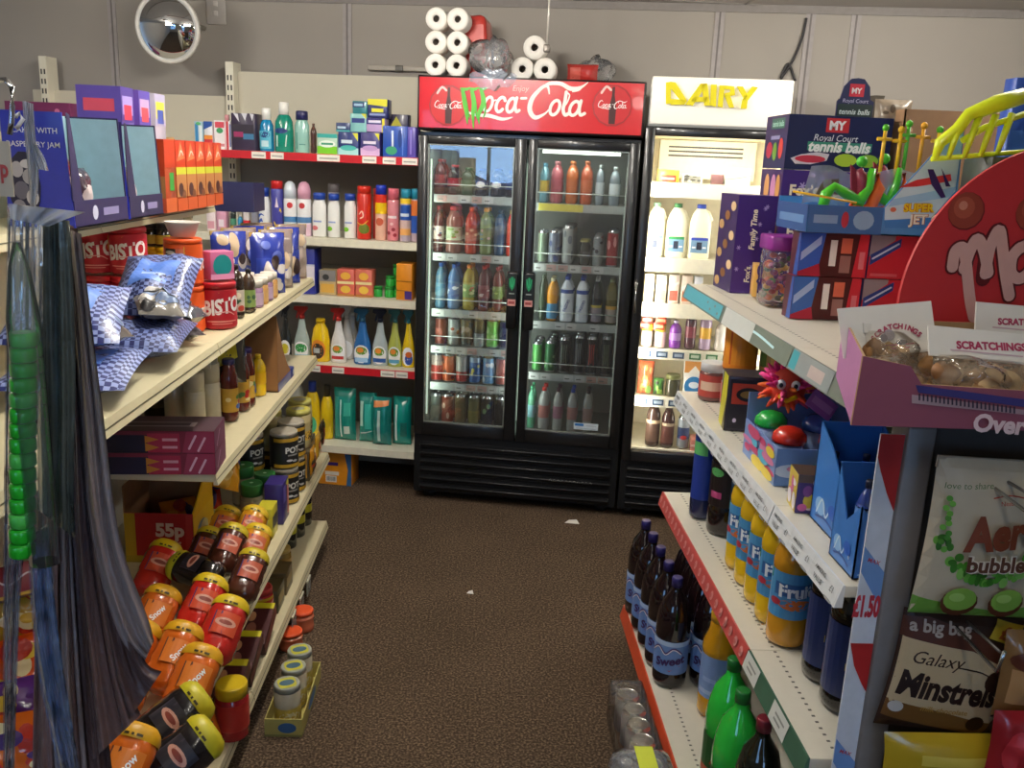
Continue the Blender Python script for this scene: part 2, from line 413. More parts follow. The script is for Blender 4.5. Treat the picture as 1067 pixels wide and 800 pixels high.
def can(h, r, bands, art=(), top='c8ccd0', cap_tab=True):
    """bands: list of (z fraction top, colour)"""
    key = ('can', h, r, tuple(bands), tuple(map(str, art)), top)
    def fn():
        b = MB(); z = .03*h; 
        b.lathe([(r*.8, 0), (r*.82, .01*h), (r, z+.02*h)], mat('b8bcc0', .3, .8), 18, cap1=False)
        z0 = z+.02*h
        for f, c in bands:
            z1 = .05*h+(f)*.87*h; b.lathe([(r, z0), (r, z1)], mat(c, .28, .25), 18, cap0=False, cap1=False); z0 = z1
        if art: b.cyl_art(r, .05*h, .92*h, art, span=1.4)
        t = MB(); t.lathe([(r, .92*h), (r*.84, .985*h), (r*.84, h), (r*.78, h), (r*.76, .985*h)], mat(top, .25, .9), 18, cap0=False)
        tb = MB(); tb.lathe([(r*.22, .987*h), (r*.22, .995*h)], mat('e0e0e0', .25, .9), 8, cy=-r*.15)
        return [('body', b), ('lid', t, [('pull_tab', tb)] if cap_tab else [])]
    return spec(key, fn)
def aerosol(h, r, body, cap, art=(), bands=(), domed=False, capf=.2):
    key = ('aero', h, r, body, cap, tuple(map(str, art)), tuple(bands), domed, capf)
    def fn():
        b = MB(); cz = h*(1-capf)
        b.lathe([(r*.95, 0), (r, .006), (r, cz-.012), (r*.86, cz)], mat(body, .3, coat=.4), 18)
        for z0, z1, c in bands: b.lathe([(r+.0006, z0*cz), (r+.0006, z1*cz)], mat(c, .3), 18, cap0=False, cap1=False)
        if art: b.cyl_art(r+.0006, 0.01, cz-.012, art, span=1.35)
        c = MB()
        if domed: c.lathe([(r*.95, cz-.004), (r*.93, cz+(h-cz)*.5), (r*.7, cz+(h-cz)*.85), (r*.3, h)], mat(cap, .15, coat=.5), 18)
        else: c.lathe([(r*.93, cz-.004), (r*.93, h-.006), (r*.84, h)], mat(cap, .35), 18)
        return [('can_body', b), ('cap', c)]
    return spec(key, fn)
def flatbottle(h, w, d, body, cap, art=(), capw=.55, caph=.2, taper=.85, lab=None, flipcap=False):
    """oval shampoo or mouthwash bottle"""
    key = ('flat', h, w, d, body, cap, tuple(map(str, art)), capw, caph, taper, lab)
    def fn():
        b = MB(); hb = h*(1-caph); k = d/w; r = w/2
        prof = [(r*.9, 0), (r, h*.02), (r, hb*.55), (r*(1+taper)/2, hb*.82), (r*taper*.8, hb*.95), (capw*r*.9, hb)]
        b.lathe(prof, mat(body, .2, coat=.5, noise=.04), 20, sy=k)
        c = MB(); c.lathe([(capw*r, hb-.002), (capw*r, h-.004), (capw*r*.85, h)], mat(cap, .35), 16, sy=min(1, k*1.3))
        parts = [('body', b), ('cap', c)]
        if art or lab:
            l = MB(); A = ([('r', .12, .05, .88, .95, lab)] if lab else [])+list(art)
            def f(x, y, e):
                a = (x-.5)*2.4; rr = r*(1+.0)
                return Vector(((rr+e+.0012)*sin(a), -k*(rr+e)*cos(a)-.0012, h*.04+hb*.62*y))
            l.art(f, 2.4*r, hb*.62, A); parts.append(('label', l))
        return parts
    return spec(key, fn)
def spray(h, w, body, trig, art=(), lab='f4f4f4', rough=.15):
    key = ('spray', h, w, body, trig, tuple(map(str, art)), lab)
    def fn():
        r = w/2; k = .55; hb = h*.78
        b = MB(); b.lathe([(r*.9, 0), (r, h*.02), (r, hb*.42), (r*.8, hb*.58), (r*.52, hb*.75), (r*.42, hb*.9), (r*.3, hb)], mat(body, rough, coat=.5), 20, sy=k)
        t = MB(); m = mat(trig, .4)
        t.lathe([(r*.34, hb-.003), (r*.34, hb+h*.05)], m, 14)
        t.prism([(-r*.95, h*.93), (-r*.9, h*.99), (r*.6, h), (r*.75, h*.95), (r*.3, h*.87), (r*.22, hb+h*.045), (-r*.22, hb+h*.045), (-r*.3, h*.9)], -r*.22, r*.22, m)
        tr = MB(); tr.prism([(-r*.5, h*.91), (-r*.72, h*.8), (-r*.6, h*.76), (-r*.46, h*.8), (-r*.3, h*.9)], -r*.1, r*.1, m)
        l = MB()
        def f(x, y, e):
            a = (x-.5)*2.2; z = h*.03+hb*.42*y
            return Vector(((r+e+.001)*sin(a), -k*(r+e)*cos(a)-.0014, z))
        l.art(f, 2.2*r, hb*.42, [('e', .5, .5, .44, .5, lab)]+list(art))
        return [('body', b), ('spray_head', t, [('trigger', tr)]), ('label', l)]
    return spec(key, fn)
def carton(w, d, h, col, front=(), left=(), top=(), right=(), rough=.4, bev=.0015):
    key = ('carton', w, d, h, col, tuple(map(str, front)), tuple(map(str, left)), tuple(map(str, top)), tuple(map(str, right)))
    def fn():
        b = MB(); b.rbox(-w/2, w/2, -d/2, d/2, 0, h, bev, mat(col, rough, coat=.15), n=1)
        if front: b.front_art(-w/2, w/2, -d/2, 0, h, front)
        if left: b.left_art(-w/2, -d/2, d/2, 0, h, left)
        if right: b.right_art(w/2, -d/2, d/2, 0, h, right)
        if top: b.top_art(-w/2, w/2, -d/2, d/2, h, top)
        return [('carton', b)]
    return spec(key, fn)
def jar(h, r, body, lid, lab=None, art=(), lid_h=.14, lz=(.12, .7), rough=.12, lid_r=1.0, n=20, lid_art=()):
    key = ('jar', h, r, body, lid, lab, tuple(map(str, art)), lid_h, lz, lid_r, tuple(map(str, lid_art)))
    def fn():
        zl = h*(1-lid_h); b = MB()
        b.lathe([(r*.85, 0), (r*.97, h*.02), (r, h*.06), (r, zl-.02*h-.004), (r*.93, zl-.003), (r*.9, zl+.002)], mat(body, rough, coat=.5), n)
        l = MB(); lr = r*lid_r*.96
        l.lathe([(lr, zl-.001), (lr, h-.003), (lr*.96, h), (lr*.85, h-.0012), (lr*.3, h-.0012)], mat(lid, .35), n)
        if lid_art: l.top_art(-lr*.7, lr*.7, -lr*.7, lr*.7, h-.0008, lid_art)
        parts = [('jar_body', b), ('lid', l)]
        if lab:
            q = MB(); q.lathe([(r+.0006, lz[0]*h), (r+.0006, lz[1]*h)], mat(lab, .4), n, cap0=False, cap1=False)
            if art: q.cyl_art(r+.0006, lz[0]*h, lz[1]*h, art, span=1.4)
            parts.append(('label', q))
        return parts
    return spec(key, fn)
def pouch(w, h, t, col, art=(), seal=None, wr=.15, seed=1, rough=.25, material=None, n=12, flat=.0, eps=.0006, seal_part=True):
    """pillow bag standing on its lower seam, front to -Y"""
    key = ('pouch', w, h, t, str(col), tuple(map(str, art)), seal, wr, seed)
    def fn():
        rnd = random.Random(seed); ph = [rnd.uniform(0, 6.28) for _ in range(6)]
        def th(x, y):
            a = max(0, 1-abs(2*x-1)**2.6)**.6 * max(0, 1-abs(2*y-1)**2.2)**.55
            w_ = wr*(sin(9*x+5*y+ph[0])+sin(17*x-7*y+ph[1])*.6+sin(5*x+19*y+ph[2])*.6)*.35
            return t/2*a*(1+w_)
        def side(s_): return lambda x, y, e=0: Vector((((x-.5)*w*(1-.05*sin(pi*y))), s_*(-th(x, y)-e), y*h))
        m = material or mat(col, rough, coat=.5, bump=.25, scale=25, noise=.05)
        b = MB(); b.grid(side(1), n, n, m); b.grid(lambda x, y: side(-1)(1-x, y), n, n, m)
        if art: b.art(side(1), w, h, art, n=8, eps=eps)
        parts = [('bag', b)]
        if seal:
            s1 = MB()
            for z0, z1 in ((h*.93, h*1.0),):
                s1.box(-w*.5, w*.5, -.0018, .0018, z0, z1, mat(seal, .35))
            parts.append(('top_seal', s1))
        return parts
    return spec(key, fn)
def roll_pack(L, r, col, lab, lab2, band, txt=None, seed=0, txtcol='ffffff', material=None):
    """round film-wrapped cake pack: axis along z, one end gathered under a paper band"""
    key = ('roll', L, r, col, lab, lab2, band, txt, seed)
    def fn():
        rnd = random.Random(seed); p = rnd.uniform(0, 6)
        m = material or mat(col, .22, coat=.7, bump=.35, scale=30, noise=.08)
        b = MB(); R = []
        prof = [(.35, 0), (.8, .03), (1, .12), (1, .3), (.96, .36), (1, .42), (.97, .62), (1, .7), (.92, .84), (.75, .9), (.5, .93)]
        for rr, z in prof:
            R.append([((r*rr*(1+.05*sin(5*a+p+z*9)))*cos(a), (r*rr*.85*(1+.05*sin(4*a+p)))*sin(a), z*L) for a in [2*pi*i/20 for i in range(20)]])
        b.rings(R, m)
        l = MB(); A = [('r', .2, .1, .8, .9, lab), ('p', [(.2, .1), (.5, .1), (.36, .9), (.2, .9)], lab2)]
        if txt: A.append(('t', txt, .54, .5, .42, txtcol, 1.15, .1, .03))
        else: A += [('e', .5, .52, .24, .16, 'd8a08c'), ('e', .5, .52, .15, .08, '8c3a2c')]
        l.art(lambda x, y, e: Vector(((r*1.0+.002+e)*sin((x-.5)*2.2), -.85*(r*1.0+.0025+e)*cos((x-.5)*2.2)-.001, L*(.3+.42*y))), 2.2*r, L*.42, A)
        c = MB(); c.lathe([(r*.98, L*.8), (r*1.0, L*.86), (r*.9, L*.93), (r*.7, L*.985), (r*.4, L)], mat(band, .4), 20, sy=.85, cap0=False)
        c.cyl_art(r*1.0, L*.8, L*.87, [('r', .3, .3, .38, .7, '3a3018'), ('r', .42, .3, .46, .7, '3a3018'), ('r', .5, .3, .6, .7, '3a3018')], span=1.2, sy=.85)
        return [('wrapper', b), ('label', l), ('paper_band', c)]
    return spec(key, fn)
def milk(h, w, capc, lab='7aa0c0'):
    def fn():
        r = w/2; b = MB()
        def sq(s_, z, p=4):
            out = []
            for i in range(24):
                a = 2*pi*i/24; c, s2 = cos(a), sin(a); k = (abs(c)**p+abs(s2)**p)**(-1/p); out.append((r*s_*k*c, r*s_*k*s2, z))
            return out
        b.rings([sq(.9, 0), sq(1, .01), sq(1, h*.62), sq(.96, h*.68), sq(.72, h*.82, 3), sq(.45, h*.9, 2), sq(.36, h*.93, 2)], mat('fffbe0', .3, noise=.02))
        c = MB(); c.lathe([(r*.42, h*.92), (r*.42, h*.99), (r*.38, h)], mat(capc, .4), 14)
        l = MB(); l.front_art(-r*.78, r*.78, -r-.0005, h*.12, h*.4, [('r', 0, 0, 1, 1, lab), ('r', 0, .82, 1, 1, {'1f6b3a': '2c8c4a', '1c3fb0': '2848c0', '6c8c74': '4ea06a'}.get(capc, '3c7c50')), ('r', .35, .2, .65, .7, '1c2840'), ('r', .1, .3, .3, .4, 'ffffff'), ('r', .7, .3, .9, .4, 'ffffff')])
        hd = MB(); hd.tube([(r*.9, 0, h*.62), (r*1.0, 0, h*.72), (r*.7, 0, h*.85), (r*.45, 0, h*.88)], .007, mat('fffbe0', .3, noise=.02))
        return [('jug_body', b), ('cap', c), ('label', l), ('handle', hd)]
    return spec(('milk', h, w, capc), fn)
def toilet_rolls(cols, rows, r=.054, L=.2):
    def fn():
        P = []
        for j in range(rows):
            n = cols if isinstance(cols, int) else cols[j]; off = 0 if isinstance(cols, int) else (max(cols)-n)*r
            for i in range(n):
                b = MB(); b.T = Matrix.Translation((r+off+i*2*r, 0, r+j*2*r*(1 if isinstance(cols, int) else .9))) @ Matrix.Rotation(-pi/2, 4, 'X') @ Matrix.Translation((0, 0, -L/2))
                b.lathe([(r*.30, .012), (r*.32, 0), (r*.93, 0), (r*.998, .008), (r*.998, L-.01), (r*.9, L), (.3*r, L)], mat('f4efe6', .9, noise=.03), 22, cap0=False)
                c = MB(); c.T = b.T; c.lathe([(r*.32, .001), (r*.3, .02), (r*.3, L)], mat('6c6058', .9), 16, cap0=False)
                P.append(('paper_roll', b, [('cardboard_tube', c)]))
        return P
    return spec(('tr', str(cols), rows, r, L), fn)
# printed faces used more than once
def blot(seed, cols, n=7, s=.16):
    r = random.Random(seed); return tuple(('e', round(r.uniform(.15, .85), 3), round(r.uniform(.12, .88), 3), round(r.uniform(.4, 1)*s, 3), round(r.uniform(.3, .9)*s, 3), r.choice(cols)) for _ in range(n))
def bars(x0, y0, x1, y1, col='202020', n=9, seed=1):
    r = random.Random(seed); out = [('r', x0, y0, x1, y1, 'f4f0e8')]; x = x0+.02*(x1-x0)
    for i in range(n):
        w = (x1-x0)/n; out.append(('r', round(x, 4), y0+.12*(y1-y0), round(x+w*r.uniform(.25, .6), 4), y1-.08*(y1-y0), col)); x += w*.98
    return tuple(out)
def lines(x0, y0, x1, y1, n, col):
    return tuple(('r', x0, round(y0+(y1-y0)*i/n, 4), round(x0+(x1-x0)*(1-.25*((i*7) % 3)/2), 4), round(y0+(y1-y0)*(i+.5)/n, 4), col) for i in range(n))
def stars(n, seed, col, s=.03, asp=1.0):
    r = random.Random(seed); out = []
    for _ in range(n):
        cx, cy = r.uniform(.08, .92), r.uniform(.06, .94)
        for k in range(3):
            a = pi*k/3+.2; out.append(('s', [(round(cx-s*cos(a), 3), round(cy-s*sin(a)/asp, 3)), (round(cx+s*cos(a), 3), round(cy+s*sin(a)/asp, 3))], s*.35, col))
    return tuple(out)
# ================================================================== the room
b = MB(); b.box(-3.6, 4.0, -3.0, 6.2, -.08, 0, carpet()); struct('floor', b)
b = MB(); b.box(-3.6, 4.0, -3.0, 6.2, CEIL, CEIL+.08, mat('b4aea8', .9, noise=.05, scale=6))
for x in (-2.4, -1.2, 0, 1.2, 2.4, 3.6): b.box(x-.006, x+.006, -3, 6.2, CEIL-.004, CEIL, mat('8c8680'))
for y in (-2, -.8, .4, 1.6, 2.8, 4.0, 4.42): b.box(-3.6, 4, y-.006, y+.006, CEIL-.004, CEIL, mat('8c8680'))
struct('ceiling', b)
WV = .62
wall_m = mat('a59e95', .85, noise=.05, scale=3)
def in_back(mb, name, **kw): return mb
b = MB(); b.box(-3.9, 3.2, 0, .1, 0, CEIL, wall_m)
for u in (ufor(119, WV, 2.1), ufor(362, WV, 2.2), ufor(748, WV, 2.2), ufor(842, WV, 2.2), ufor(889, WV, 2.2)):
    b.box(u-.022, u+.022, -.006, 0, 1.2, CEIL, mat('a9a2a0', .8)); b.box(u-.004, u+.004, -.008, 0, 1.2, CEIL, mat('7c7674', .8))
b.box(-3.9, 3.2, -.012, 0, CEIL-.035, CEIL, mat('8e8884', .8))
struct('wall_back', b, BK(0, WV, 0), FA)
b = MB(); b.box(-3.68, -3.6, -3, 6.2, 0, CEIL, wall_m); struct('wall_left', b)
b = MB(); b.box(4.0, 4.08, -3, 6.2, 0, CEIL, wall_m); struct('wall_right', b)
b = MB()
b.box(-3.6, -3.3, -3.08, -3, 0, CEIL, wall_m); b.box(-1.65, 0.6, -3.08, -3, 0, CEIL, wall_m); b.box(1.6, 4.0, -3.08, -3, 0, CEIL, wall_m)
b.box(-3.3, -1.65, -3.08, -3, 0, .85, wall_m); b.box(-3.3, -1.65, -3.08, -3, 2.25, CEIL, wall_m); b.box(.6, 1.6, -3.08, -3, 2.1, CEIL, wall_m)
struct('wall_front', b)
b = MB(); m = mat('d8d6d0', .5)
for x0, x1, z0, z1 in ((-3.3, -3.24, .85, 2.25), (-1.71, -1.65, .85, 2.25), (-3.3, -1.65, .85, .91), (-3.3, -1.65, 2.19, 2.25), (-2.36, -2.33, .85, 2.25)): b.box(x0, x1, -3.07, -3.01, z0, z1, m)
o = struct('window_1', b)
g = MB(); g.box(-3.24, -1.71, -3.045, -3.04, .91, 2.19, film('ffffff', .02, 0.0, .6, name='window_glass')); g.obj('pane', o)
b = MB()
for x0, x1, z0, z1 in ((.6, .68, 0, 2.1), (1.52, 1.6, 0, 2.1), (.6, 1.6, 0, .3), (.6, 1.6, 2.0, 2.1), (.6, 1.6, 1.0, 1.08)): b.box(x0, x1, -3.07, -3.01, z0, z1, m)
o = struct('door_1', b)
g = MB(); g.box(.68, 1.52, -3.045, -3.04, .3, 2.0, film('ffffff', .02, 0.0, .6, name='window_glass')); g.obj('pane', o)
# street seen only in the fridge glass
b = MB(); b.add([(-60, -3.1, -.1), (60, -3.1, -.1), (60, -70, -3.4), (-60, -70, -3.4)], [(0, 1, 2, 3)], mat('5c5c58', .9)); struct('street_ground_1', b)
for i, (x, hh, w, c) in enumerate(((-24, 5.4, 9, '6c4438'), (-17, 5.0, 6, '3c4438'), (-34, 4.9, 9, '34402c'), (-9, 5.2, 9, '5c463c'), (4, 5.3, 14, '4c4640'))):
    b = MB(); b.box(-w/2, w/2, -3, 3, 0, hh*.8, c); b.prism([(-w/2-.2, hh*.8), (w/2+.2, hh*.8), (w*.2, hh), (-w*.3, hh)], -3.1, 3.1, mat('4a3c38', .8))
    b.obj('street_building', None, (x, -56, -4.9), kind='structure')
# ceiling light fittings
for i, ((lx, ly), pw) in enumerate(LAMPS):
    r_ = empty('ceiling_light', (lx, ly, CEIL), 0, 'long white fluorescent batten on the ceiling %s' % ('over the aisle', 'over the right gondola', 'over the left gondola', 'near the aisle mouth', 'by the shop window')[i], 'light', 'ceiling battens')
    q = MB(); q.box(-.06, .06, -.75, .75, -.045, 0, mat('e8e6e0', .5)); q.obj('housing', r_)
    q = MB(); q.T = Matrix.Translation((0, -.7, -.058)) @ Matrix.Rotation(-pi/2, 4, 'X'); q.lathe([(.014, 0), (.014, 1.4)], mat('fff6e0', .4, emit=6), 12); q.obj('tube', r_)

# ================================================================== back shelving (left of the fridge)
def back_mb(): return MB()
SH = [(-.955, 1.600, True), (-.955, 1.222, False), (-.955, .953, False), (-.955, .620, True), (-.955, .222, False)]
UL, UM, UR = -3.1, -1.99, -.958
beige = mat('cfc8b4', .6, noise=.04, scale=5); cream = mat('e6e0cc', .45, noise=.04)
root = empty('wall_shelving', BK(0, 0, 0), FA, 'cream metal wall shelving with toiletries left of the tall red fridge', 'shelving')
q = MB(); q.box(UM, UR, .49, .52, 1.58, 1.98, beige); q.obj('back_panel', root)
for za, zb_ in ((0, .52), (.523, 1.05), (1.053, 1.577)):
    q = MB(); q.box(UM, UR, .49, .52, za, zb_, mat('948c80', .7, noise=.04)); q.obj('back_panel', root)  # lower panels coloured darker to carry the shade between the shelves
q = MB(); q.box(UL, UM-.04, .49, .52, 0, 1.86, beige); q.obj('back_panel', root)
for u in (UM-.02, UL+.1, UR-.02):
    q = MB(); q.box(u-.02, u+.02, .44, .53, 0, 2.02, cream)
    for k in range(40): q.box(u-.012, u-.005, .438, .44, .1+k*.047, .125+k*.047, '3a3834'); q.box(u+.005, u+.012, .438, .44, .1+k*.047, .125+k*.047, '3a3834')
    q.obj('slotted_upright', root)
dark_under = cream
TK = {1.600: [(277, 342), (365, 425), (580, 685), (790, 855), (885, 945), (975, 1045)], .620: [(545, 595), (650, 705), (875, 940), (945, 1000)]}
for k, (ur, z, red) in enumerate(SH):
    ul = UM+.0
    sh = MB(); sh.rbox(ul, UR, .055, .49, z-.025, z, .003, cream, n=1)
    so = sh.obj('shelf', root)
    fs = MB(); fs.box(ul, UR, .045, .056, z-.034, z+.001, mat('c8202c' if red else 'e8e2cc', .35))
    fo = fs.obj('ticket_rail', so)
    for a, c in TK.get(z, []):
        yy = 160 if z > 1 else 388
        u0 = atv(200+a/4.446, yy, .045)[0]; u1 = atv(200+c/4.446, yy, .045)[0]
        t = MB(); t.box(u0, u1, .042, .0455, z-.031, z-.002, mat('f0ece0', .5)); t.front_art(u0, u1, .042, z-.031, z-.002, [('r', .1, .35, .9, .55, 'a8a49c')]); t.obj('price_ticket', so)
for z in (1.585, 1.222, .9):
    sh = MB(); sh.rbox(UL, UM-.0, .055, .49, z-.025, z, .003, cream, n=1); so = sh.obj('shelf', root)
    fs = MB(); fs.box(UL, UM, .045, .056, z-.034, z+.001, mat('c8202c' if z > 1.5 else 'e8e2cc', .35)); fs.obj('ticket_rail', so)

# ================================================================== soft drinks fridge
UC = -.466; HW = .484
fr = empty('drinks_fridge', BK(UC, 0, 0), FA, 'tall black two-door glass drinks fridge with a red cola sign on top', 'fridge')
blk = mat('17181a', .35, coat=.3, noise=.1); dk = mat('0e0f10', .5); inn = mat('8e968e', .5, noise=.04); glass = film('ffffff', .02, 0.0, 2.8, name='door_glass')
q = MB(); D = .62
q.box(-HW, -HW+.03, .045, D, .03, 1.70, blk); q.box(HW-.03, HW, .045, D, .03, 1.70, blk); q.box(-HW, HW, D-.03, D, .03, 1.70, blk)
q.box(-HW, HW, .045, D, 1.675, 1.715, blk); q.box(-HW, HW, .045, D-.031, .30, .335, blk); q.obj('cabinet', fr)
q = MB(); q.box(-HW+.03, HW-.03, D-.05, D-.031, .336, 1.674, inn); q.box(-HW+.03, -HW+.038, .05, D-.05, .336, 1.674, inn); q.box(HW-.038, HW-.03, .05, D-.05, .336, 1.674, inn); q.box(-HW+.038, HW-.038, .05, D-.05, 1.66, 1.674, inn); q.box(-HW+.038, HW-.038, .05, D-.05, .336, .35, inn); q.obj('liner', fr)
q = MB(); q.box(-HW, HW, .02, .045, .045, .33, dk)
q.obj('kick_panel', fr)
for k in range(6):
    q = MB(); z = .07+k*.042; q.T = Matrix.Translation((0, .016, z)) @ Matrix.Rotation(.5, 4, 'X'); q.rbox(-HW+.03, HW-.03, -.012, .012, -.01, .012, .004, mat('1e1f22', .3, .3), n=1); q.obj('louvre', fr)
q = MB(); q.front_art(.17, .38, .001, .15, .168, [('s', [(.0+.09*i, .3), (.03+.09*i, .8), (.06+.09*i, .3)], .006, 'b8b8b4') for i in range(11)]); q.T = Matrix(); q.obj('grille_badge', fr)
for s_, yy in ((-1, .1), (1, .1), (-1, .55), (1, .55)):
    q = MB(); q.lathe([(.03, 0), (.03, .03)], mat('202020'), 12, cx=s_*.42, cy=yy); q.obj('foot', fr)
for s_, x0, x1 in ((-1, -HW, -.004), (1, .004, HW)):
    d_ = MB(); ix0, ix1, z0, z1, iz0, iz1 = x0+(.044 if s_ < 0 else .04), x1-(.052 if s_ < 0 else .045), .335, 1.70, .395, 1.665
    for a in ((x0, ix0, z0, z1), (ix1, x1, z0, z1), (ix0, ix1, z0, iz0), (ix0, ix1, iz1, z1)): d_.rbox(a[0], a[1], 0, .042, a[2], a[3], .004, blk, n=1)
    do = d_.obj('door', fr)
    g = MB(); g.box(ix0, ix1, .014, .018, iz0, iz1, glass); g.obj('glass_pane', do)
    e = MB(); 
    for a in ((ix0, ix0+.006, iz0, iz1), (ix1-.006, ix1, iz0, iz1), (ix0, ix1, iz0, iz0+.006), (ix0, ix1, iz1-.006, iz1)): e.box(a[0], a[1], .008, .013, a[2], a[3], mat('9aa098', .35, .6))
    e.obj('gasket', do)
    hx = -.038 if s_ < 0 else .038; h = MB()
    h.rbox(hx-.024, hx+.024, -.035, 0, .87, 1.13, .01, mat('101112', .35), n=2)
    hs = h.obj('handle', do)
    l = MB(); l.box(hx-.022, hx+.022, -.0375, -.0345, .98, 1.12, '15181a'); l.front_art(hx-.02, hx+.02, -.0378, .975, 1.12, [('r', .05, .02, .95, .22, 'c89088'), ('r', .15, .08, .85, .16, '8c3c3c'), ('e', .5, .72, .34, .2, '1f7a50'), ('s', [(.2, .85), (.5, .6), (.8, .85)], .08, '2fae70'), ('s', [(.5, .9), (.5, .5)], .06, '2fae70'), ('r', .2, .38, .8, .42, '8a8f8a')])
    l.obj('handle_sticker', do)
    if s_ > 0:
        st = MB(); ua, za = atv(598, 440, .012); ub, zb = atv(623, 449, .012); st.box(ua-UC, ub-UC, .0125, .0135, zb, za, 'c8d4dc'); st.front_art(ua-UC, ub-UC, .0124, zb, za, [('r', .05, .55, .4, .9, '2c6cb0'), ('r', .1, .15, .9, .22, '8898a0'), ('r', .5, .6, .9, .66, '8898a0')]); st.obj('door_sticker', do)
# the lit sign box
sg = MB(); sg.rbox(-HW-.004, HW+.006, -.01, D, 1.722, 1.948, .006, mat('1a0c0c', .4), n=1); so = sg.obj('sign_box', fr)
fc = MB(); SX0, SX1, SZ0, SZ1 = -HW+.006, HW-.004, 1.732, 1.94
fc.box(SX0, SX1, -.014, -.0102, SZ0, SZ1, mat('d01c24', .25, coat=.5, noise=.05)); fco = fc.obj('sign_face', so)
def ring(cx, cy, rx, ry, a0=0, a1=2*pi, n=12, tilt=.25):
    return [(cx+rx*cos(a0+(a1-a0)*i/n)+tilt*ry*sin(a0+(a1-a0)*i/n), cy+ry*sin(a0+(a1-a0)*i/n)) for i in range(n+1)]
def cola_script(ox, oy, s, col, full=True):
    S = []
    def st(p, w): S.append(('s', [(ox+x[0]*s, (oy+x[1]*s)/SA)+((x[2]*s,) if len(x) > 2 else ()) for x in p], w*s, col))
    # first C with its long under-swash
    if full: st([(1.75, 1.75, .12), (1.45, 2.1, .2), (.95, 1.9, .26), (.45, 1.1, .3), (.4, .35, .3), (.8, 0, .26), (1.3, .25, .14), (1.6, .6, .08)], .2)
    st([(.85, .0, .1), (1.6, -.28, .2), (2.6, -.3, .26), (3.6, -.5, .22), (4.3, -.35, .08)], .2)
    k = 0 if full else .42
    st(ring(2.1+k, .5, .28, .5), .2); st([(2.45+k, .75), (2.65+k, .8)], .1)
    st(ring(3.0+k, .5, .3, .5, .6, 5.6), .22)
    st(ring(3.85+k*.8, .48, .28, .48), .22); st([(4.25+k*.8, 1.0), (4.15+k*.8, .45), (4.25+k*.8, .05), (4.45+k*.8, .15)], .22)
    st([(4.9, .98), (5.25, 1.0)], .17)
    # second C with its loop over the word
    st([(6.9, 1.35, .08), (6.75, 1.85, .2), (6.35, 1.75, .24), (5.7, 1.0, .32), (5.55, .2, .34), (5.95, -.3, .3), (6.6, -.05, .16), (6.95, .3, .08)], .2)
    st([(6.3, 1.75, .1), (6.9, 2.05, .24), (7.7, 2.05, .26), (8.4, 1.75, .3), (9.1, 1.85, .2), (9.6, 2.2, .05)], .2)
    st([(8.55, 1.55, .08), (9.0, 1.7, .16), (9.3, 2.0, .05)], .1)
    st(ring(7.35, .42, .32, .5), .22); st([(8.1, 1.5), (8.05, .9), (7.95, .3), (8.1, -.05), (8.35, .05)], .24)
    st([(8.1, 1.5), (8.35, 1.3), (8.2, .8), (8.0, .5)], .1)
    st(ring(8.75, .42, .32, .48), .22); st([(9.2, .95), (9.1, .35), (9.2, -.02), (9.5, .1)], .22)
    return S
SWID, SHGT = SX1-SX0, SZ1-SZ0; SA = SHGT/SWID
def sxy(px, py):
    u, z = atv(px, py, -.014); return (u-UC-SX0)/SWID, (z-SZ0)/SHGT
A = []
for px in (467, 638):
    cx, cy = sxy(px, 110); A += [('e', cx, cy, .088, .088/SA*1.02, 'a01418'), ('e', cx, cy, .082, .082/SA, 'c81e24')]
    A += [('p', [(cx-.012, cy-.36), (cx+.016, cy-.36), (cx+.018, cy-.05), (cx+.008, cy+.2), (cx+.008, cy+.36), (cx-.004, cy+.36), (cx-.004, cy+.2), (cx-.014, cy-.05)], '401010'), ('s', [(cx-.05, cy+.24), (cx-.03, cy+.36), (cx-.01, cy+.3)], .01, 'e8c8c0')]
    A += cola_script(cx-.066, (cy-.02)*SA-.004, .0135, 'f4ece8')
cx, cy = sxy(543, 92); A += [('t', 'Enjoy', cx, cy, .07, 'e0a8a0', 0, .2, .0)]
x0, y0 = sxy(499, 121); x1, _ = sxy(609, 110)
A += cola_script(x0-.115+.0, y0*SA+.022, (x1-x0)/8.2*1.08, 'f2ece4', False)
fc = MB(); fc.front_art(SX0, SX1, -.0142, SZ0, SZ1, A, eps=.00003); fc.obj('sign_lettering', fco)
mm = MB(); MA = []
for k, (xa, xb) in enumerate(((484, 487.5), (492.5, 494), (501.5, 500))):
    p0 = sxy(xa-2+k, 93); p1 = sxy(xa+.5+k, 107); p2 = sxy(xb-1, 119); p3 = sxy(xb-.5, 133.5 if k == 1 else 129)
    MA += [('s', [p0+(.015,), p1+(.022,), p2+(.016,), p3+(.004,)], .02, '44b408')]
    a = sxy(xa-4 if k == 0 else xa-2, 92); c = sxy(xa+6, 91.5); MA += [('s', [a+(.006,), sxy(xa+2, 93)+(.013,), c+(.006,)], .012, '44b408')]
    MA += [('s', [sxy(xa+3+k, 108)+(.003,), sxy(xa+4, 118)+(.008,), sxy(xb+3, 124)+(.002,)], .008, '3ca408')]
mm.front_art(SX0, SX1, -.0165, SZ0, SZ1, MA); mm.obj('claw_sticker', fr)
for k, s_ in enumerate((-1, 0, 1)):   # the tubes inside
    tb = MB(); tb.lathe([(.004, .42), (.004, 1.6)], mat('d8f0d8', .4, emit=(1.0)), 8, cx=s_*(HW-.048), cy=.06); tb.obj('inner_tube', fr)
area('fridge_light', (-.235, .09, 1.655), (.5, 0, 0), .36, .03, .5, (.9, 1, .95), fr)
area('fridge_light', (.235, .09, 1.655), (.5, 0, 0), .36, .03, 1.2, (.9, 1, .92), fr)
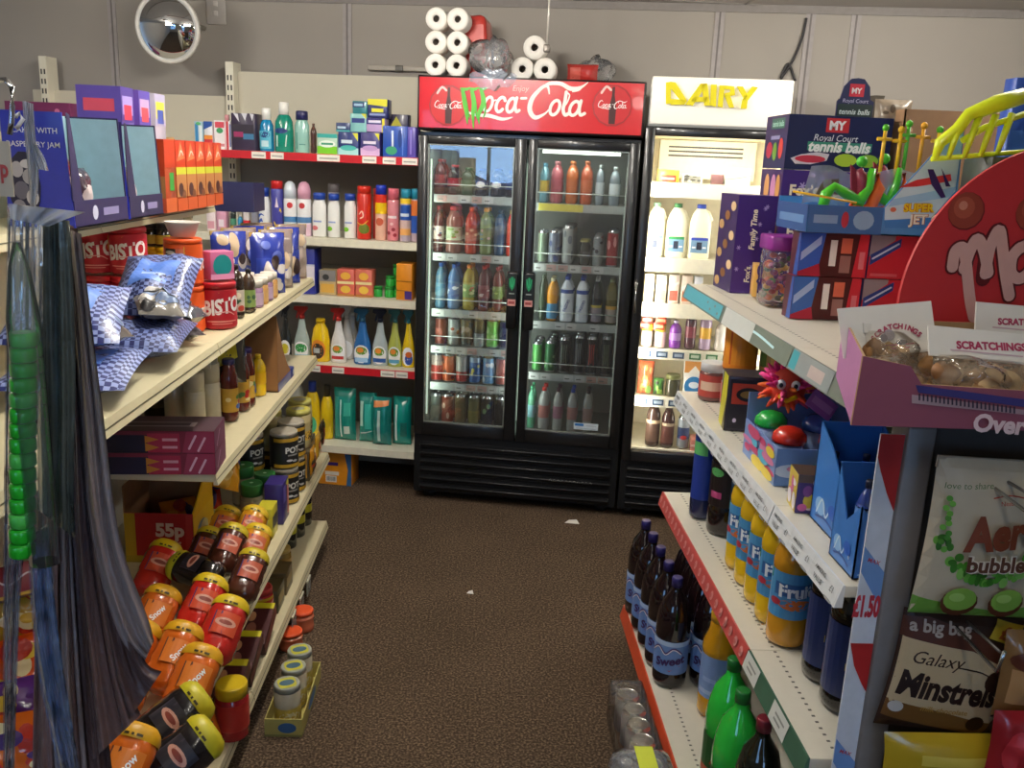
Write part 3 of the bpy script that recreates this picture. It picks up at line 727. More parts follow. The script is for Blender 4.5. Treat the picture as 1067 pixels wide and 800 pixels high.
for z in (1.18, .7):
    area('fridge_light', (0.0, .07, z), (pi/2, 0, 0), .05, .5, 1.0, (.88, 1, .92), fr)
    area('fridge_light', (-HW+.055, .07, z), (pi/2, 0, -.5), .03, .5, .55, (.85, 1, .85), fr)
tb = MB(); tb.box(.06, .40, .06, .085, 1.645, 1.66, mat('f4fff0', .4, emit=3)); tb.obj('inner_tube', fr)
LZ = [1.441, 1.176, .914, .738, .559, .352]; RZ = [1.425, 1.154, .887, .642, .352]
rail_m = mat('aeb6b2', .4)
for side, zs in ((-1, LZ), (1, RZ)):
    x0, x1 = (-HW+.05, -.028) if side < 0 else (.028, HW-.05)
    for z in zs:
        q = MB(); q.box(x0, x1, .125, .56, z-.008, z-.003, mat('8c9490', .4, .4)); qo = q.obj('wire_shelf', fr)
        q = MB(); q.box(x0, x1, .116, .124, z-.032, z+.004, rail_m)
        yel = side > 0 and abs(z-1.425) < .01
        if yel: q.box(x0+.02, x0+.22, .1145, .1155, z-.03, z+.002, 'd8cc50')
        rr = random.Random(int(z*1000)+side)
        for k in range(7):
            xx = x0+.015+k*(x1-x0-.03)/7
            if rr.random() < .7 and not yel: q.box(xx, xx+.045, .1145, .1155, z-.028, z, 'c8ccc8' if rr.random() < .75 else 'b89890'); q.front_art(xx, xx+.045, .1144, z-.028, z, [('r', .12, .3, .6, .5, '707470')])
        q.obj('price_rail', qo)
        if z > .4:
            q = MB(); q.tube([(x0, .13, z+.05), (x0, .118, z+.05), (x1, .118, z+.05), (x1, .13, z+.05)], .0022, mat('dfe6e0', .3, .6)); q.obj('guard_wire', qo)

# ================================================================== dairy fridge
UD0, UD1 = .032, .66; UDc = (UD0+UD1)/2; dw = (UD1-UD0)/2
fd = empty('dairy_fridge', BK(UDc, 0, 0), FA, 'black single-door fridge of milk under a white sign with yellow letters', 'fridge')
q = MB(); 
q.box(-dw, -dw+.03, .045, D, .03, 1.76, blk); q.box(dw-.03, dw, .045, D, .03, 1.76, blk); q.box(-dw, dw, D-.03, D, .03, 1.76, blk); q.box(-dw, dw, .045, D, 1.745, 1.775, blk); q.box(-dw, dw, .045, D-.031, .25, .285, blk); q.obj('cabinet', fd)
crm = mat('e4dcc0', .5)
q = MB(); q.box(-dw+.03, dw-.03, D-.05, D-.031, .286, 1.744, crm); q.box(-dw+.03, -dw+.036, .05, D-.05, .286, 1.744, crm); q.box(dw-.036, dw-.03, .05, D-.05, .286, 1.744, crm); q.box(-dw+.036, dw-.036, .05, D-.05, 1.738, 1.744, crm); q.obj('liner', fd)
q = MB(); q.box(-dw+.08, dw-.1, D-.12, D-.051, 1.56, 1.735, crm)
for k in range(3): q.box(-dw+.12, dw-.16, D-.123, D-.12, 1.66+k*.02, 1.668+k*.02, '3a3830')
q.obj('vent_cover', fd)
q = MB(); q.box(-dw, dw, .02, .045, .045, .28, dk); q.obj('kick_panel', fd)
for k in range(5):
    q = MB(); q.T = Matrix.Translation((0, .016, .075+k*.042)) @ Matrix.Rotation(.5, 4, 'X'); q.rbox(-dw+.03, dw-.03, -.012, .012, -.01, .012, .004, mat('1e1f22', .3, .3), n=1); q.obj('louvre', fd)
for s_ in (-1, 1):
    q = MB(); q.lathe([(.03, 0), (.03, .03)], mat('202020'), 12, cx=s_*(dw-.05), cy=.1); q.obj('foot', fd)
d_ = MB(); ix0, ix1, iz0, iz1 = -dw+.042, dw-.05, .335, 1.735
for a in ((-dw, ix0, .285, 1.768), (ix1, dw, .285, 1.768), (ix0, ix1, .285, iz0), (ix0, ix1, iz1, 1.768)): d_.rbox(a[0], a[1], 0, .042, a[2], a[3], .004, blk, n=1)
do = d_.obj('door', fd); g = MB(); g.box(ix0, ix1, .014, .018, iz0, iz1, film('ffffff', .02, 0, .5, name='dairy_glass')); g.obj('glass_pane', do)
h = MB(); hz1 = atv(664, 293, -.02)[1]; hz0 = atv(660, 327, -.02)[1]; hx = atv(662, 310, -.02)[0]-UDc
h.tube([(hx, 0, hz1), (hx, -.03, hz1-.01), (hx, -.03, hz0+.01), (hx, 0, hz0)], .006, mat('d8d8d4', .2, .9)); h.obj('handle', do)
sg = MB(); sx0 = ufor(678, -.01, 1.87)-UDc; sx1 = ufor(825, -.01, 1.87)-UDc; sg.rbox(sx0, sx1, -.012, .5, 1.782, 1.972, .006, mat('f6f2e6', .35, emit=.35, noise=.02), n=1); so = sg.obj('sign_box', fd)
def dp(px, py): u, z = atv(px, py, -.03); return u-UDc, z
LT = {'D': [(694, 86), (702, 85), (714, 105), (713, 108), (694, 108)], 'D2': None}
ym = mat('f2e418', .5, noise=.05)
def foam(polys):
    l = MB()
    for poly in polys:
        l.prism([dp(*p) for p in poly], -.032, -.012, ym)
    return l
foam([[(694, 86), (699, 85), (699, 108), (694, 108)], [(699, 85), (704, 86), (716, 105), (713, 109), (699, 92)], [(699, 103), (714, 104), (713, 109), (699, 109)]]).obj('sign_letter', so)
foam([[(730, 87), (737, 87), (722, 110), (714, 109)], [(731, 87), (737, 87), (740, 110), (734, 110)], [(723, 101), (737, 101), (738, 106), (720, 106)]]).obj('sign_letter', so)
foam([[(741, 88), (747, 88), (746, 111), (740, 110)]]).obj('sign_letter', so)
foam([[(750, 89), (755, 89), (753, 112), (748, 111)], [(755, 89), (765, 90), (766, 99), (755, 101), (755, 97), (761, 96), (761, 93), (755, 93)], [(755, 99), (761, 100), (765, 112), (760, 112)]]).obj('sign_letter', so)
foam([[(768, 90), (774, 90), (780, 101), (776, 104)], [(784, 90), (790, 91), (779, 105), (778, 113), (772, 113), (774, 103)]]).obj('sign_letter', so)
area('fridge_light', (-dw+.07, .08, 1.0), (pi/2, 0, -.4), .03, 1.2, 5, (1, .97, .86), fd)
area('fridge_light', (dw-.07, .08, 1.0), (pi/2, 0, .4), .03, 1.2, 5, (1, .97, .86), fd)
area('fridge_light', (0, .09, 1.725), (.5, 0, 0), .4, .04, 5, (1, .97, .86), fd)
DZ = [1.539, 1.211, 1.006, .796, .568, .317]
for i, z in enumerate(DZ):
    q = MB(); q.box(-dw+.038, dw-.04, .12, .56, z-.008, z-.003, mat('d8d0b8', .4)); qo = q.obj('shelf', fd)
    q = MB(); hh = .06 if i < 3 else .045; q.box(-dw+.038, dw-.04, .108, .119, z-hh, z+.004, mat('f8f2dc', .4))
    if i >= 3:
        for k in range(6):
            xx = -dw+.05+k*.075; q.box(xx, xx+.052, .1065, .1075, z-.036, z-.008, '39506c' if k < 3 else '3c7c48'); q.front_art(xx, xx+.052, .1064, z-.036, z-.008, [('r', .15, .25, .85, .75, 'a8b8c8' if k < 3 else 'c8dcc0')])
    q.obj('price_rail', qo)
# ================================================================== goods on the back shelving and in the fridges
_seen = set()
def brow(z, v, place, items, group=None, sink=0.0):
    for it in items:
        xl, xr, yt, name, cat, look, fn = it[:7]
        u0 = ufor(xl, v, z+.08); u1 = ufor(xr, v, z+.08); w = u1-u0; h = atv((xl+xr)/2, yt, v)[1]-z
        vv = v+(it[7] if len(it) > 7 else 0); d = it[8] if len(it) > 8 else 0
        put(fn(round(h, 4), round(w*.97, 4)), name, look+' '+place, cat, BK((u0+u1)/2, vv, z+d), FA, group)
def px5(x): return 200+x/4.446
def py5(y): return 80+y/4.446
def py6(y): return 240+y/4.446
rd = 'c8303c'
brow(1.6, .13, 'on the top back shelf', [
 (204, 213, 127, 'toothbrush_pack', 'toiletry', 'slim green and blue toothbrush pack', lambda h, w: carton(w, .03, h, 'a8c8d8', [('r', .1, .1, .45, .9, '3c8cc0'), ('r', .55, .1, .9, .85, 'e8f0f0'), ('e', .5, .92, .3, .06, '58b070')])),
 (214.5, 223.5, 127, 'toothpaste_box', 'toiletry', 'orange, white and blue toothpaste box standing on end', lambda h, w: carton(w, .04, h, 'e8e8ec', [('r', 0, 0, 1, .35, 'c8303c'), ('r', 0, .35, 1, .5, 'e89038'), ('p', [(0, .7), (1, .85), (1, 1), (0, 1)], '2850a0')])),
 (225, 237, 126, 'toothpaste_box', 'toiletry', 'pink and white toothpaste box with green emblem', lambda h, w: carton(w, .04, h, 'f0c8cc', [('r', 0, 0, .9, 1, 'f4ecec'), ('e', .5, .65, .3, .1, '3c9a5c'), ('r', .1, .75, .9, .95, 'd84858'), ('r', .1, .1, .9, .2, 'd88890')])),
 (238, 243, 127, 'toothpaste_box', 'toiletry', 'narrow white and red toothpaste box standing on end', lambda h, w: carton(w, .04, h, 'f4f0f0', [('r', 0, 0, .4, 1, 'd02838'), ('r', .6, .1, .9, .9, '6878b0')])),
 (226, 234, 119, 'soap_bottle', 'toiletry', 'small pink pump bottle behind the toothpaste boxes', lambda h, w: flatbottle(h, w, .03, 'e07c84', 'e8a0a4'), .07),
 (247, 272, 119, 'gift_pack', 'toiletry', 'dark purple and black wash gift pack', lambda h, w: carton(w, .09, h, '382c44', [('r', .04, .3, .96, .7, '2a2030'), ('r', .1, .36, .5, .5, 'a02860'), ('r', .5, .3, .95, .45, '3a78a0'), ('p', [(.1, 1), (.3, .98), (.35, .75)], 'd8d8e0'), ('p', [(.45, 1), (.7, 1), (.6, .8)], 'd8d8e0'), ('p', [(.8, 1), (.97, .98), (.9, .8)], 'd8d8e0')])),
 (270.5, 285.5, 113, 'mouthwash_bottle', 'toiletry', 'blue mouthwash bottle with white cap', lambda h, w: flatbottle(h, w, .05, '1a86b8', 'f0efe8', [('e', .5, .75, .3, .16, '14407a'), ('r', .3, .15, .7, .45, 'c8e4e8')], .62, .26, lab='58b8d0')),
 (286.5, 306, 107, 'mouthwash_bottle', 'toiletry', 'large green mouthwash bottle with tall white cap', lambda h, w: flatbottle(h, w, .07, '148a74', 'f4f2ea', [('e', .45, .82, .32, .12, '1c3c78'), ('p', [(.25, .15), (.7, .15), (.75, .65), (.25, .62)], 'c0e4d8')], .52, .24)),
 (307, 322.5, 116, 'shampoo_bottle', 'toiletry', 'pale teal shampoo bottle with navy cap', lambda h, w: flatbottle(h, w, .05, '98c8bc', '28285a', [('r', .25, .1, .35, .9, '58988c'), ('r', .45, .3, .8, .34, '4c8c84')], .8, .2, .95)),
 (323.5, 330, 129, 'spray_bottle', 'toiletry', 'small dark brown bottle with brown cap', lambda h, w: bottle(h, w/2, '4c3028', '583830')),
 (333, 354, 140, 'wipes_box', 'box', 'lime green and white wipes box', lambda h, w: carton(w, .07, h, 'bcdcc8', [('r', 0, 0, 1, .38, '78c828'), ('r', 0, .8, 1, 1, '38a8a0'), ('e', .5, .5, .42, .18, 'e8f4e8'), ('r', .2, .45, .8, .55, '3c9c78')])),
 (355, 376.5, 138, 'tampon_box', 'box', 'teal and navy tampon box at the foot of the stack', lambda h, w: carton(w, .08, h, '243474', [('r', 0, 0, 1, .3, 'a8dcdc'), ('r', .15, .5, .7, .65, 'd8e8f0'), ('p', [(.7, .95), (.98, .6), (.98, .95)], 'd8d838'), ('e', .5, .3, .4, .12, '4cb8b0')])),
 (378, 398.5, 138.5, 'tampon_box', 'box', 'lilac and navy tampon box at the foot of the stack', lambda h, w: carton(w, .08, h, '3a3478', [('r', 0, 0, 1, .32, 'd8b4dc'), ('r', .15, .5, .8, .62, 'e8e0f0'), ('p', [(.75, .95), (.98, .65), (.98, .95)], 'e0d838'), ('e', .5, .32, .4, .12, 'c49cd0')])),
 (399.5, 425.5, 132, 'tampon_box', 'box', 'large bright blue tampon box', lambda h, w: carton(w, .09, h, '2450b0', [('r', .36, .2, .44, .85, 'e0ecf8'), ('e', .35, .2, .24, .14, '3c9c70'), ('r', .8, .05, .84, .95, '5c80d0'), ('e', .7, .6, .08, .3, '183c88')])),
 (427, 436, 133, 'tampon_box', 'box', 'purple tampon box beside the tall red fridge', lambda h, w: carton(w, .09, h, '5a48a8', [('r', .3, .1, .5, .9, '8c7cd0')])),
], 'toiletries on the top back shelf')
z1 = 1.6
for (xl, xr, yt, yb, dv, look, col, A) in (
  (352.5, 367, 128.5, 138, .02, 'navy and teal tampon box on the second layer', '26366c', [('r', .1, .35, .7, .6, 'c0d8e8'), ('r', 0, 0, 1, .2, '4cb0a8')]),
  (366.5, 383, 119, 138, .05, 'pale teal tampon box on the second layer', '8cc8c4', [('r', .1, .5, .9, .75, '2a3c80'), ('p', [(.7, 1), (1, .7), (1, 1)], 'dcd83c')]),
  (384, 402.5, 124, 138, .02, 'lilac tampon box with yellow corner on the second layer', 'c8a8d8', [('r', 0, .55, 1, 1, '38347c'), ('r', .1, .66, .8, .85, 'e0dcf0'), ('r', .86, .0, 1, 1, 'e8dc30')]),
  (369, 384, 106, 119, .05, 'teal tampon box at the top of the stack', '2c7c84', [('r', 0, .5, .8, .9, '24346c'), ('r', .1, .6, .7, .8, 'a0c4d8')]),
  (385, 405, 104, 123.5, .03, 'yellow and navy tampon box at the top of the stack', '28306c', [('p', [(0, .7), (1, .6), (1, 1), (0, 1)], 'e4dc38'), ('r', .2, .3, .8, .5, 'e4dc38'), ('r', .1, .12, .9, .24, '8c98c8')])):
    u0 = ufor(xl, .13, 1.68); u1 = ufor(xr, .13, 1.68); zb = atv((xl+xr)/2, yb, .13)[1]; zt = atv((xl+xr)/2, yt, .13)[1]
    put(carton(u1-u0, .075, zt-zb, col, A), 'tampon_box', look+' on red shelf', 'box', BK((u0+u1)/2, .13+dv*.3, zb), FA, 'toiletries on the top back shelf')
put(carton(.11, .06, .09, '3a3450', [('p', [(.1, .1), (.5, .9), (.9, .1)], 'c8c040')]), 'tampon_box', 'dark box with yellow triangle lying at the back of the stack', 'box', BK(ufor(414, .24, 1.72), .25, 1.70), FA)
put(carton(.1, .07, .1, '2c2c60'), 'tampon_box', 'plain navy box under the dark box with the yellow triangle', 'box', BK(ufor(414, .24, 1.72), .255, 1.6), FA)

WP = 'on the second back shelf'
def hs(h, w): return flatbottle(h, w, .045, 'f4f4f0', '1f44a4', [('e', .3, .3, .2, .1, '7ac030' if w < .06 else 'd8787c'), ('r', .2, .55, .7, .62, '98a8d8')], .85, .14, .95)
brow(1.222, .13, WP, [
 (217, 226, 215, 'cosmetic_box', 'toiletry', 'white and pale pink cosmetic box', lambda h, w: carton(w, .04, h, 'ecdcdc', [('r', .1, .1, .9, .4, 'd89ca8')])),
 (227.5, 237, 216, 'cosmetic_box', 'toiletry', 'pink cosmetic box standing on end', lambda h, w: carton(w, .04, h, 'dca0b8', [('r', .2, .2, .8, .5, 'f4e4ec')])),
 (240, 246, 217, 'nail_polish', 'toiletry', 'small black bottle with green label', lambda h, w: bottle(h, w/2, '2a3430', '202020', '4c8c70')),
 (247.5, 253, 224, 'nail_polish', 'toiletry', 'tiny blue bottle with white cap', lambda h, w: bottle(h, w/2, '3c90b8', 'e8e8e8')),
 (253.5, 260.5, 209, 'deodorant', 'toiletry', 'white roll-on bottle on red base', lambda h, w: bottle(h, w/2, 'e4dcd8', 'e8e4e0', 'd02c34', lz=(.02, .4))),
 (262, 269, 207, 'deodorant', 'toiletry', 'slim grey and pink deodorant can', lambda h, w: aerosol(h, w/2, '8c8c98', '30303c', bands=[(0, .3, 'd88c98')])),
 (270, 282, 195.5, 'shampoo_bottle', 'toiletry', 'white bottle with blue swooshes and blue cap', lambda h, w: flatbottle(h, w, .045, 'f0f0ee', '1c3c98', [('p', [(.1, .3), (.5, .45), (.4, .6), (.1, .5)], '2c58b8'), ('p', [(.1, .6), (.6, .7), (.4, .8), (.1, .75)], '2c58b8')], .85, .18, .95)),
 (283, 295.5, 188.5, 'shaving_foam', 'toiletry', 'blue and yellow can with red cap', lambda h, w: aerosol(h, w/2, '4848a0', 'd02828', [('p', [(.5, .1), (.9, .5), (.8, .6), (.4, .25)], 'e8c430'), ('p', [(.5, .6), (.7, .6), (.6, .85)], 'e8d8e0')], capf=.13)),
 (296, 309.5, 189, 'body_spray', 'toiletry', 'white and blue spray with clear blue dome cap', lambda h, w: aerosol(h, w/2, 'f0f0f0', 'dce8f0', [('e', .6, .85, .16, .09, 'd03c40')], [(.35, .5, '4c84b8'), (.0, .32, 'b8d4e4')], True, .3)),
 (310, 324.5, 189.5, 'body_spray', 'toiletry', 'white and pink spray with pink dome cap', lambda h, w: aerosol(h, w/2, 'f0eef0', 'e4a8c0', [('e', .5, .85, .16, .09, 'c83c40'), ('e', .5, .2, .2, .1, 'e08cb8')], [(.35, .5, '5c88b8'), (.0, .32, 'e8c8d8')], True, .3)),
 (325.5, 340.5, 201, 'shampoo_bottle', 'toiletry', 'wide white shampoo bottle with blue cap and small red mark', hs),
 (341.5, 354.5, 202, 'shampoo_bottle', 'toiletry', 'white shampoo bottle with green leaf, left one', lambda h, w: hs(h, min(w, .0599))),
 (358.5, 371.5, 202, 'shampoo_bottle', 'toiletry', 'white shampoo bottle with green leaf, beside the red cans', lambda h, w: hs(h, min(w, .0598))),
 (372, 387, 194, 'hair_spray', 'toiletry', 'large red can with gold and green swirl', lambda h, w: aerosol(h, w/2, 'd02c1c', 'd83020', [('e', .6, .2, .3, .12, '6c7c28'), ('s', [(.35, .55), (.5, .62), (.55, .5), (.4, .45)], .06, 'f0c8b0'), ('s', [(.2, .35), (.5, .3), (.8, .4)], .05, 'e8b040')], capf=.12)),
 (386, 392, 197, 'hair_spray', 'toiletry', 'red can half hidden behind its larger neighbour', lambda h, w: aerosol(h, .022, 'c83028', 'd04038', capf=.14), .07),
 (391, 403, 193, 'body_spray', 'toiletry', 'yellow and beige can with royal blue cap', lambda h, w: aerosol(h, w/2, 'e8b8a0', '2038b0', [('e', .5, .4, .25, .1, 'c85c40')], [(.58, .82, 'f0c818'), (.82, 1, 'd83828')], capf=.17)),
 (403.5, 416, 196.5, 'body_spray', 'toiletry', 'pink can printed with flowers', lambda h, w: aerosol(h, w/2, 'dc8890', 'd86878', [('r', .2, .55, .8, .62, 'f4e0e0'), ('e', .3, .15, .12, .05, '982838'), ('e', .6, .25, .12, .05, '982838'), ('e', .5, .4, .1, .04, 'f0c8c8'), ('e', .7, .1, .12, .05, '982838')], capf=.2)),
 (417, 428.5, 197, 'body_spray', 'toiletry', 'banded blue and orange can with teal cap', lambda h, w: aerosol(h, w/2, 'b8a8b8', '2c8ca8', [('r', .2, .6, .8, .68, 'd8e4f4')], [(.88, 1, 'e8c830'), (.5, .85, '2854a8'), (.3, .5, 'd8b8b0'), (.15, .3, 'e8a860')], capf=.18)),
 (429, 435, 197, 'body_spray', 'toiletry', 'banded can with teal cap half behind the fridge edge', lambda h, w: aerosol(h, .022, 'c0a8b0', '2c8ca8', [], [(.6, .95, 'e07838'), (.2, .6, '3058b0')], capf=.18), .01),
], 'bottles and cans on the second back shelf')
put(aerosol(.24, .03, 'b8b0b0', '9c9494', capf=.15), 'body_spray', 'grey can standing behind the white shampoo bottles', 'toiletry', BK(ufor(348, .33, 1.3), .33, 1.222), FA)
TP = 'on the third back shelf'
tin = lambda a: (lambda h, w: carton(w, .07, h, a, [('r', 0, .45, 1, .55, 'f0e0a0'), ('e', .5, .25, .3, .14, 'e8c04c'), ('e', .5, .75, .3, .14, 'f0b848'), ('r', 0, .0, 1, .08, 'b87838')]))
brow(.953, .13, TP, [
 (304, 332, 258, 'washing_powder', 'box', 'navy, white and red washing powder pack', lambda h, w: carton(w, .1, h, '28308c', [('r', 0, .22, 1, .62, 'e4dce4'), ('r', .1, .45, .6, .6, 'd05868'), ('r', 0, .62, 1, .66, 'c8c8d8'), ('r', .5, .1, .8, .2, '8c90c8')])),
 (335, 352.5, 281, 'polish_tin', 'tin', 'silver and gold polish tins pack', lambda h, w: carton(w, .07, h, 'c0a878', [('r', 0, .55, 1, 1, '8c8884'), ('e', .4, .72, .2, .12, '383838'), ('r', .1, .1, .9, .45, 'd8a84c')])),
 (353.5, 371.5, 280, 'air_freshener', 'box', 'orange and pink air freshener twin box', tin('d86858')),
 (372.5, 390, 280.5, 'air_freshener', 'box', 'orange and pink air freshener twin box, right one', tin('d8705c')),
], 'cleaning goods on the third back shelf')
for k, (px_, py_, pos) in enumerate(((392, 309, 'lower left'), (403.5, 310, 'lower middle'), (411.5, 310.5, 'lower right'), (404.5, 296, 'second layer, left'), (412, 295.5, 'second layer, right'), (411, 281.5, 'topmost'))):
    u_ = ufor(px_+2, .14, 1.0); zz = .953+(0, 0, 0, .052, .053, .106)[k]
    q = put(jar(.0505, .0215, '28a03c', '1c8c34', lid_h=.25), 'gel_pot', 'small green scented gel pot %s of its pile on the third back shelf' % pos, 'pot', BK(u_, .14+(.02 if k in (2, 4, 5) else 0), zz), FA, 'green gel pots')
brow(.953, .13, TP, [(415.5, 432, 274, 'dishwasher_box', 'box', 'orange box with small purple mark beside the fridge', lambda h, w: carton(w, .1, h, 'e08c1c', [('r', .55, .02, 1, .25, '483080'), ('r', 0, .5, 1, .53, 'a86414'), ('r', 0, .25, .55, .27, 'a86414')]))])
DP = 'on the lower red-edged back shelf'
cl = lambda c, t, a=(): (lambda h, w: spray(h, w, c, t, a))
blab = [('e', .5, .68, .3, .22, '6c9c3c'), ('e', .45, .72, .18, .14, 'e88c38')]
brow(.62, .14, DP, [
 (292, 304, 318, 'spray_bottle', 'bottle', 'dark spray bottle with yellow label in the corner', cl('30302c', '28282c', [('e', .5, .5, .3, .3, 'd8c838')])),
 (306.5, 323.5, 319, 'spray_bottle', 'bottle', 'clear spray bottle with red head and round green label', cl('b0c0b8', 'b83028', [('e', .5, .62, .35, .25, '3c9c50'), ('r', .1, .05, .9, .25, '9cc8d8')])),
 (324.5, 344, 332, 'bleach_bottle', 'bottle', 'yellow bottle with orange arch label', lambda h, w: flatbottle(h, w, .06, 'f0c818', 'f0c418', [('e', .45, .45, .36, .4, 'e88c28'), ('e', .45, .38, .28, .32, '3a3028'), ('r', .25, .3, .55, .5, 'b8c0c0')], .5, .08, .6)),
 (344.5, 361.5, 321, 'spray_bottle', 'bottle', 'white spray bottle with red head', cl('eeeae4', 'c83030', blab+[('r', .15, .12, .85, .3, 'c03838')])),
 (368.5, 387, 321.5, 'spray_bottle', 'bottle', 'blue spray bottle with teal head', cl('2c68a8', '2c6c90', blab+[('r', .15, .05, .85, .3, '9cc4e4')], ), 0),
 (388, 404.5, 322, 'spray_bottle', 'bottle', 'clear spray bottle with navy head', cl('b8c4c4', '1c2840', blab+[('r', .1, .1, .9, .32, '28589c')])),
 (404, 419, 322.5, 'spray_bottle', 'bottle', 'pale green spray bottle with teal head', cl('b4bc58', '2c7078', blab+[('r', .15, .1, .85, .3, '58a0c0')])),
 (419, 432, 323, 'spray_bottle', 'bottle', 'yellow spray bottle with teal head beside the fridge', cl('ecc81c', '2c7484', [('e', .6, .35, .3, .3, '284c9c'), ('e', .6, .6, .25, .16, 'e07028')])),
], 'cleaning bottles on the lower back shelf')
for k in range(2):
    put(spray(.265, .075, 'd8d4cc', 'e4e0d8'), 'spray_bottle', 'white spray bottle, %s behind the red-headed one on the lower back shelf' % ('first', 'second')[k], 'bottle', BK(ufor(361+k*5, .22+k*.08, .7), .23+k*.08, .62), FA, 'white sprays in a file')
EP = 'on the bottom back shelf'
tealp = lambda h, w: pouch(w, h, .09, '1c8c7c', [('r', .1, .08, .3, .85, '2ca090'), ('r', .38, .08, .44, .8, 'd8f0e8'), ('r', .55, .5, .85, .75, '3cb8a0'), ('r', .55, .15, .8, .3, 'c8dcd0')], wr=.1, seed=3)
brow(.222, .16, EP, [
 (302, 317, 391, 'cleaner_bottle', 'bottle', 'clear bottle with white cap', lambda h, w: bottle(h, w/2, 'b4b4a8', 'ece8e0')),
 (318, 334, 397, 'bleach_bottle', 'bottle', 'yellow bleach bottle with blue cap', lambda h, w: flatbottle(h, w, .05, 'ecc81c', '2440a0', [('e', .5, .4, .3, .3, '48b080')], .5, .18)),
 (334.5, 347.5, 401, 'bleach_bottle', 'bottle', 'yellow bleach bottle with black striped neck', lambda h, w: flatbottle(h, w, .05, 'ecc81c', '2c2818', [('e', .5, .4, .34, .3, 'd8b418')], .5, .2)),
 (348, 371.5, 404, 'nappy_pack', 'pack', 'teal wipes pack with white stripe, leftmost', tealp),
 (374, 393, 409, 'nappy_pack', 'pack', 'teal wipes pack printed white, between its neighbours', lambda h, w: pouch(w, h, .09, '1c8a7e', [('r', .15, .35, .35, .85, 'c8ece0'), ('r', .45, .3, .8, .8, '38b4a4'), ('s', [(.2, .2), (.8, .25)], .06, 'd8e8e0')], wr=.1, seed=4)),
 (390, 410, 412, 'nappy_pack', 'pack', 'teal wipes pack with orange corner in front of the others', lambda h, w: pouch(w, h, .09, '14807a', [('p', [(.1, .8), (.9, .85), (.9, .95), (.1, .93)], 'e8985c'), ('r', .35, .1, .5, .75, 'b8d8d0')], wr=.1, seed=5), -.03),
 (409, 429, 413, 'nappy_pack', 'pack', 'teal wipes pack next to the fridge', lambda h, w: pouch(w, h, .09, '149084', [('r', .2, .1, .32, .85, 'd8ece4'), ('r', .5, .2, .85, .5, '0c6c64')], wr=.1, seed=6)),
], 'packs on the bottom back shelf')
uu = ufor(349, .1, .1); put(carton(.17, .12, .165, 'e8941c', [('r', .2, .3, .62, .42, 'e8dcc8'), ('r', .22, .08, .55, .28, 'f0e8d8')]+list(bars(.24, .1, .54, .27))+[('r', .15, .62, .6, .72, '40287c'), ('p', [(.85, 0), (1, 0), (1, 1), (.8, 1), (.9, .5)], '38689c')]), 'dishwasher_box', 'orange box with barcode standing on the floor under the bottom shelf', 'box', BK(uu, .16, 0), FA)
# ---------------------------------------------------------------- drinks fridge contents
def drow(z, v, place, items, depth=1, dv=.075, group=None):
    for i, it in enumerate(items):
        xl, xr, yt, name, look, fn = it[:6]
        nd = it[6] if len(it) > 6 else depth
        u0 = ufor(xl, v, z+.06); u1 = ufor(xr, v, z+.06); w = u1-u0; h = min(atv((xl+xr)/2, yt, v)[1]-z, .215)
        for k in range(nd):
            lab = look+', '+place
            if k: lab = '%s, %s in file, %s' % (look, ('', 'second', 'third', 'fourth', 'fifth')[k], place)
            put(fn(round(h, 4), round(w*.46, 4)), name, lab, 'drink', BK((u0+u1)/2, v+k*dv, z), FA, group)
def zx(x): return 420+x/4.104
def B(liq, cap, lab, art=(), **k): return lambda h, r: bottle(h, r, liq, cap, lab, art, **k)
cola = '2a1512'
pep = [('e', .5, .5, .28, .42, 'f0f0f0'), ('p', [(.3, .55), (.7, .6), (.62, .85), (.38, .85)], 'c82030'), ('p', [(.3, .45), (.7, .4), (.6, .15), (.4, .15)], '2040a0')]
drow(1.441, .17, 'top left fridge shelf', [
 (452, 465, 166, 'soda_bottle', 'red-brown soda bottle', B('5c241c', 'a02c20', '8c2c24')),
 (466, 479, 172, 'soda_bottle', 'cola bottle with red label, leftmost cola', B(cola, 'b02020', 'a81c20')),
 (480, 494, 175, 'soda_bottle', 'dark green soda bottle', B('2c4430', '285c34', '3c5c38')),
 (495, 508, 176, 'soda_bottle', 'cola bottle with red and blue emblem, left one', B('1c1418', '1c3878', '18285c', pep)),
 (511, 525, 176, 'soda_bottle', 'cola bottle with red and blue emblem, right one', B('1c1418', '1c3878', '18285c', pep)),
 (526, 538, 178, 'soda_bottle', 'cola bottle with dark blue label, rightmost', B('201418', '20306c', '1c2c64')),
], 2, group='bottles on the top left fridge shelf')
P2 = 'second left fridge shelf'
drow(1.176, .16, P2, [
 (451, 463, 211, 'juice_bottle', 'dark berry bottle with white label', B('4c2020', '8c2424', 'c8b8b0', blot(1, ['6c2c30', '3c5c78'], 4))),
 (464, 482, 213, 'juice_bottle', 'wide bottle with white and green label, red cap', B('8c5c50', 'b02c28', 'b8c4a4', blot(2, ['78a048', 'c04c3c'], 6), neck=.5)),
 (484, 498, 213, 'juice_bottle', 'red juice bottle with orange cap', B('b83c28', 'd04c28', 'a84434', blot(3, ['e0b090'], 3))),
 (499, 513, 214, 'juice_bottle', 'tropical juice bottle with orange cap', B('7c8c58', 'e8a020', '6c7444', blot(4, ['3c6c8c', 'c8a0a0'], 5))),
 (514, 526, 219, 'juice_bottle', 'deep blue juice bottle', B('1c4468', '20384c', '183c60')),
 (527, 537, 219, 'juice_bottle', 'glowing orange-red juice bottle', B('e8442c', 'c8b048', 'e05038')),
], 2, group='bottles on the second left fridge shelf')
P3 = 'third left fridge shelf'
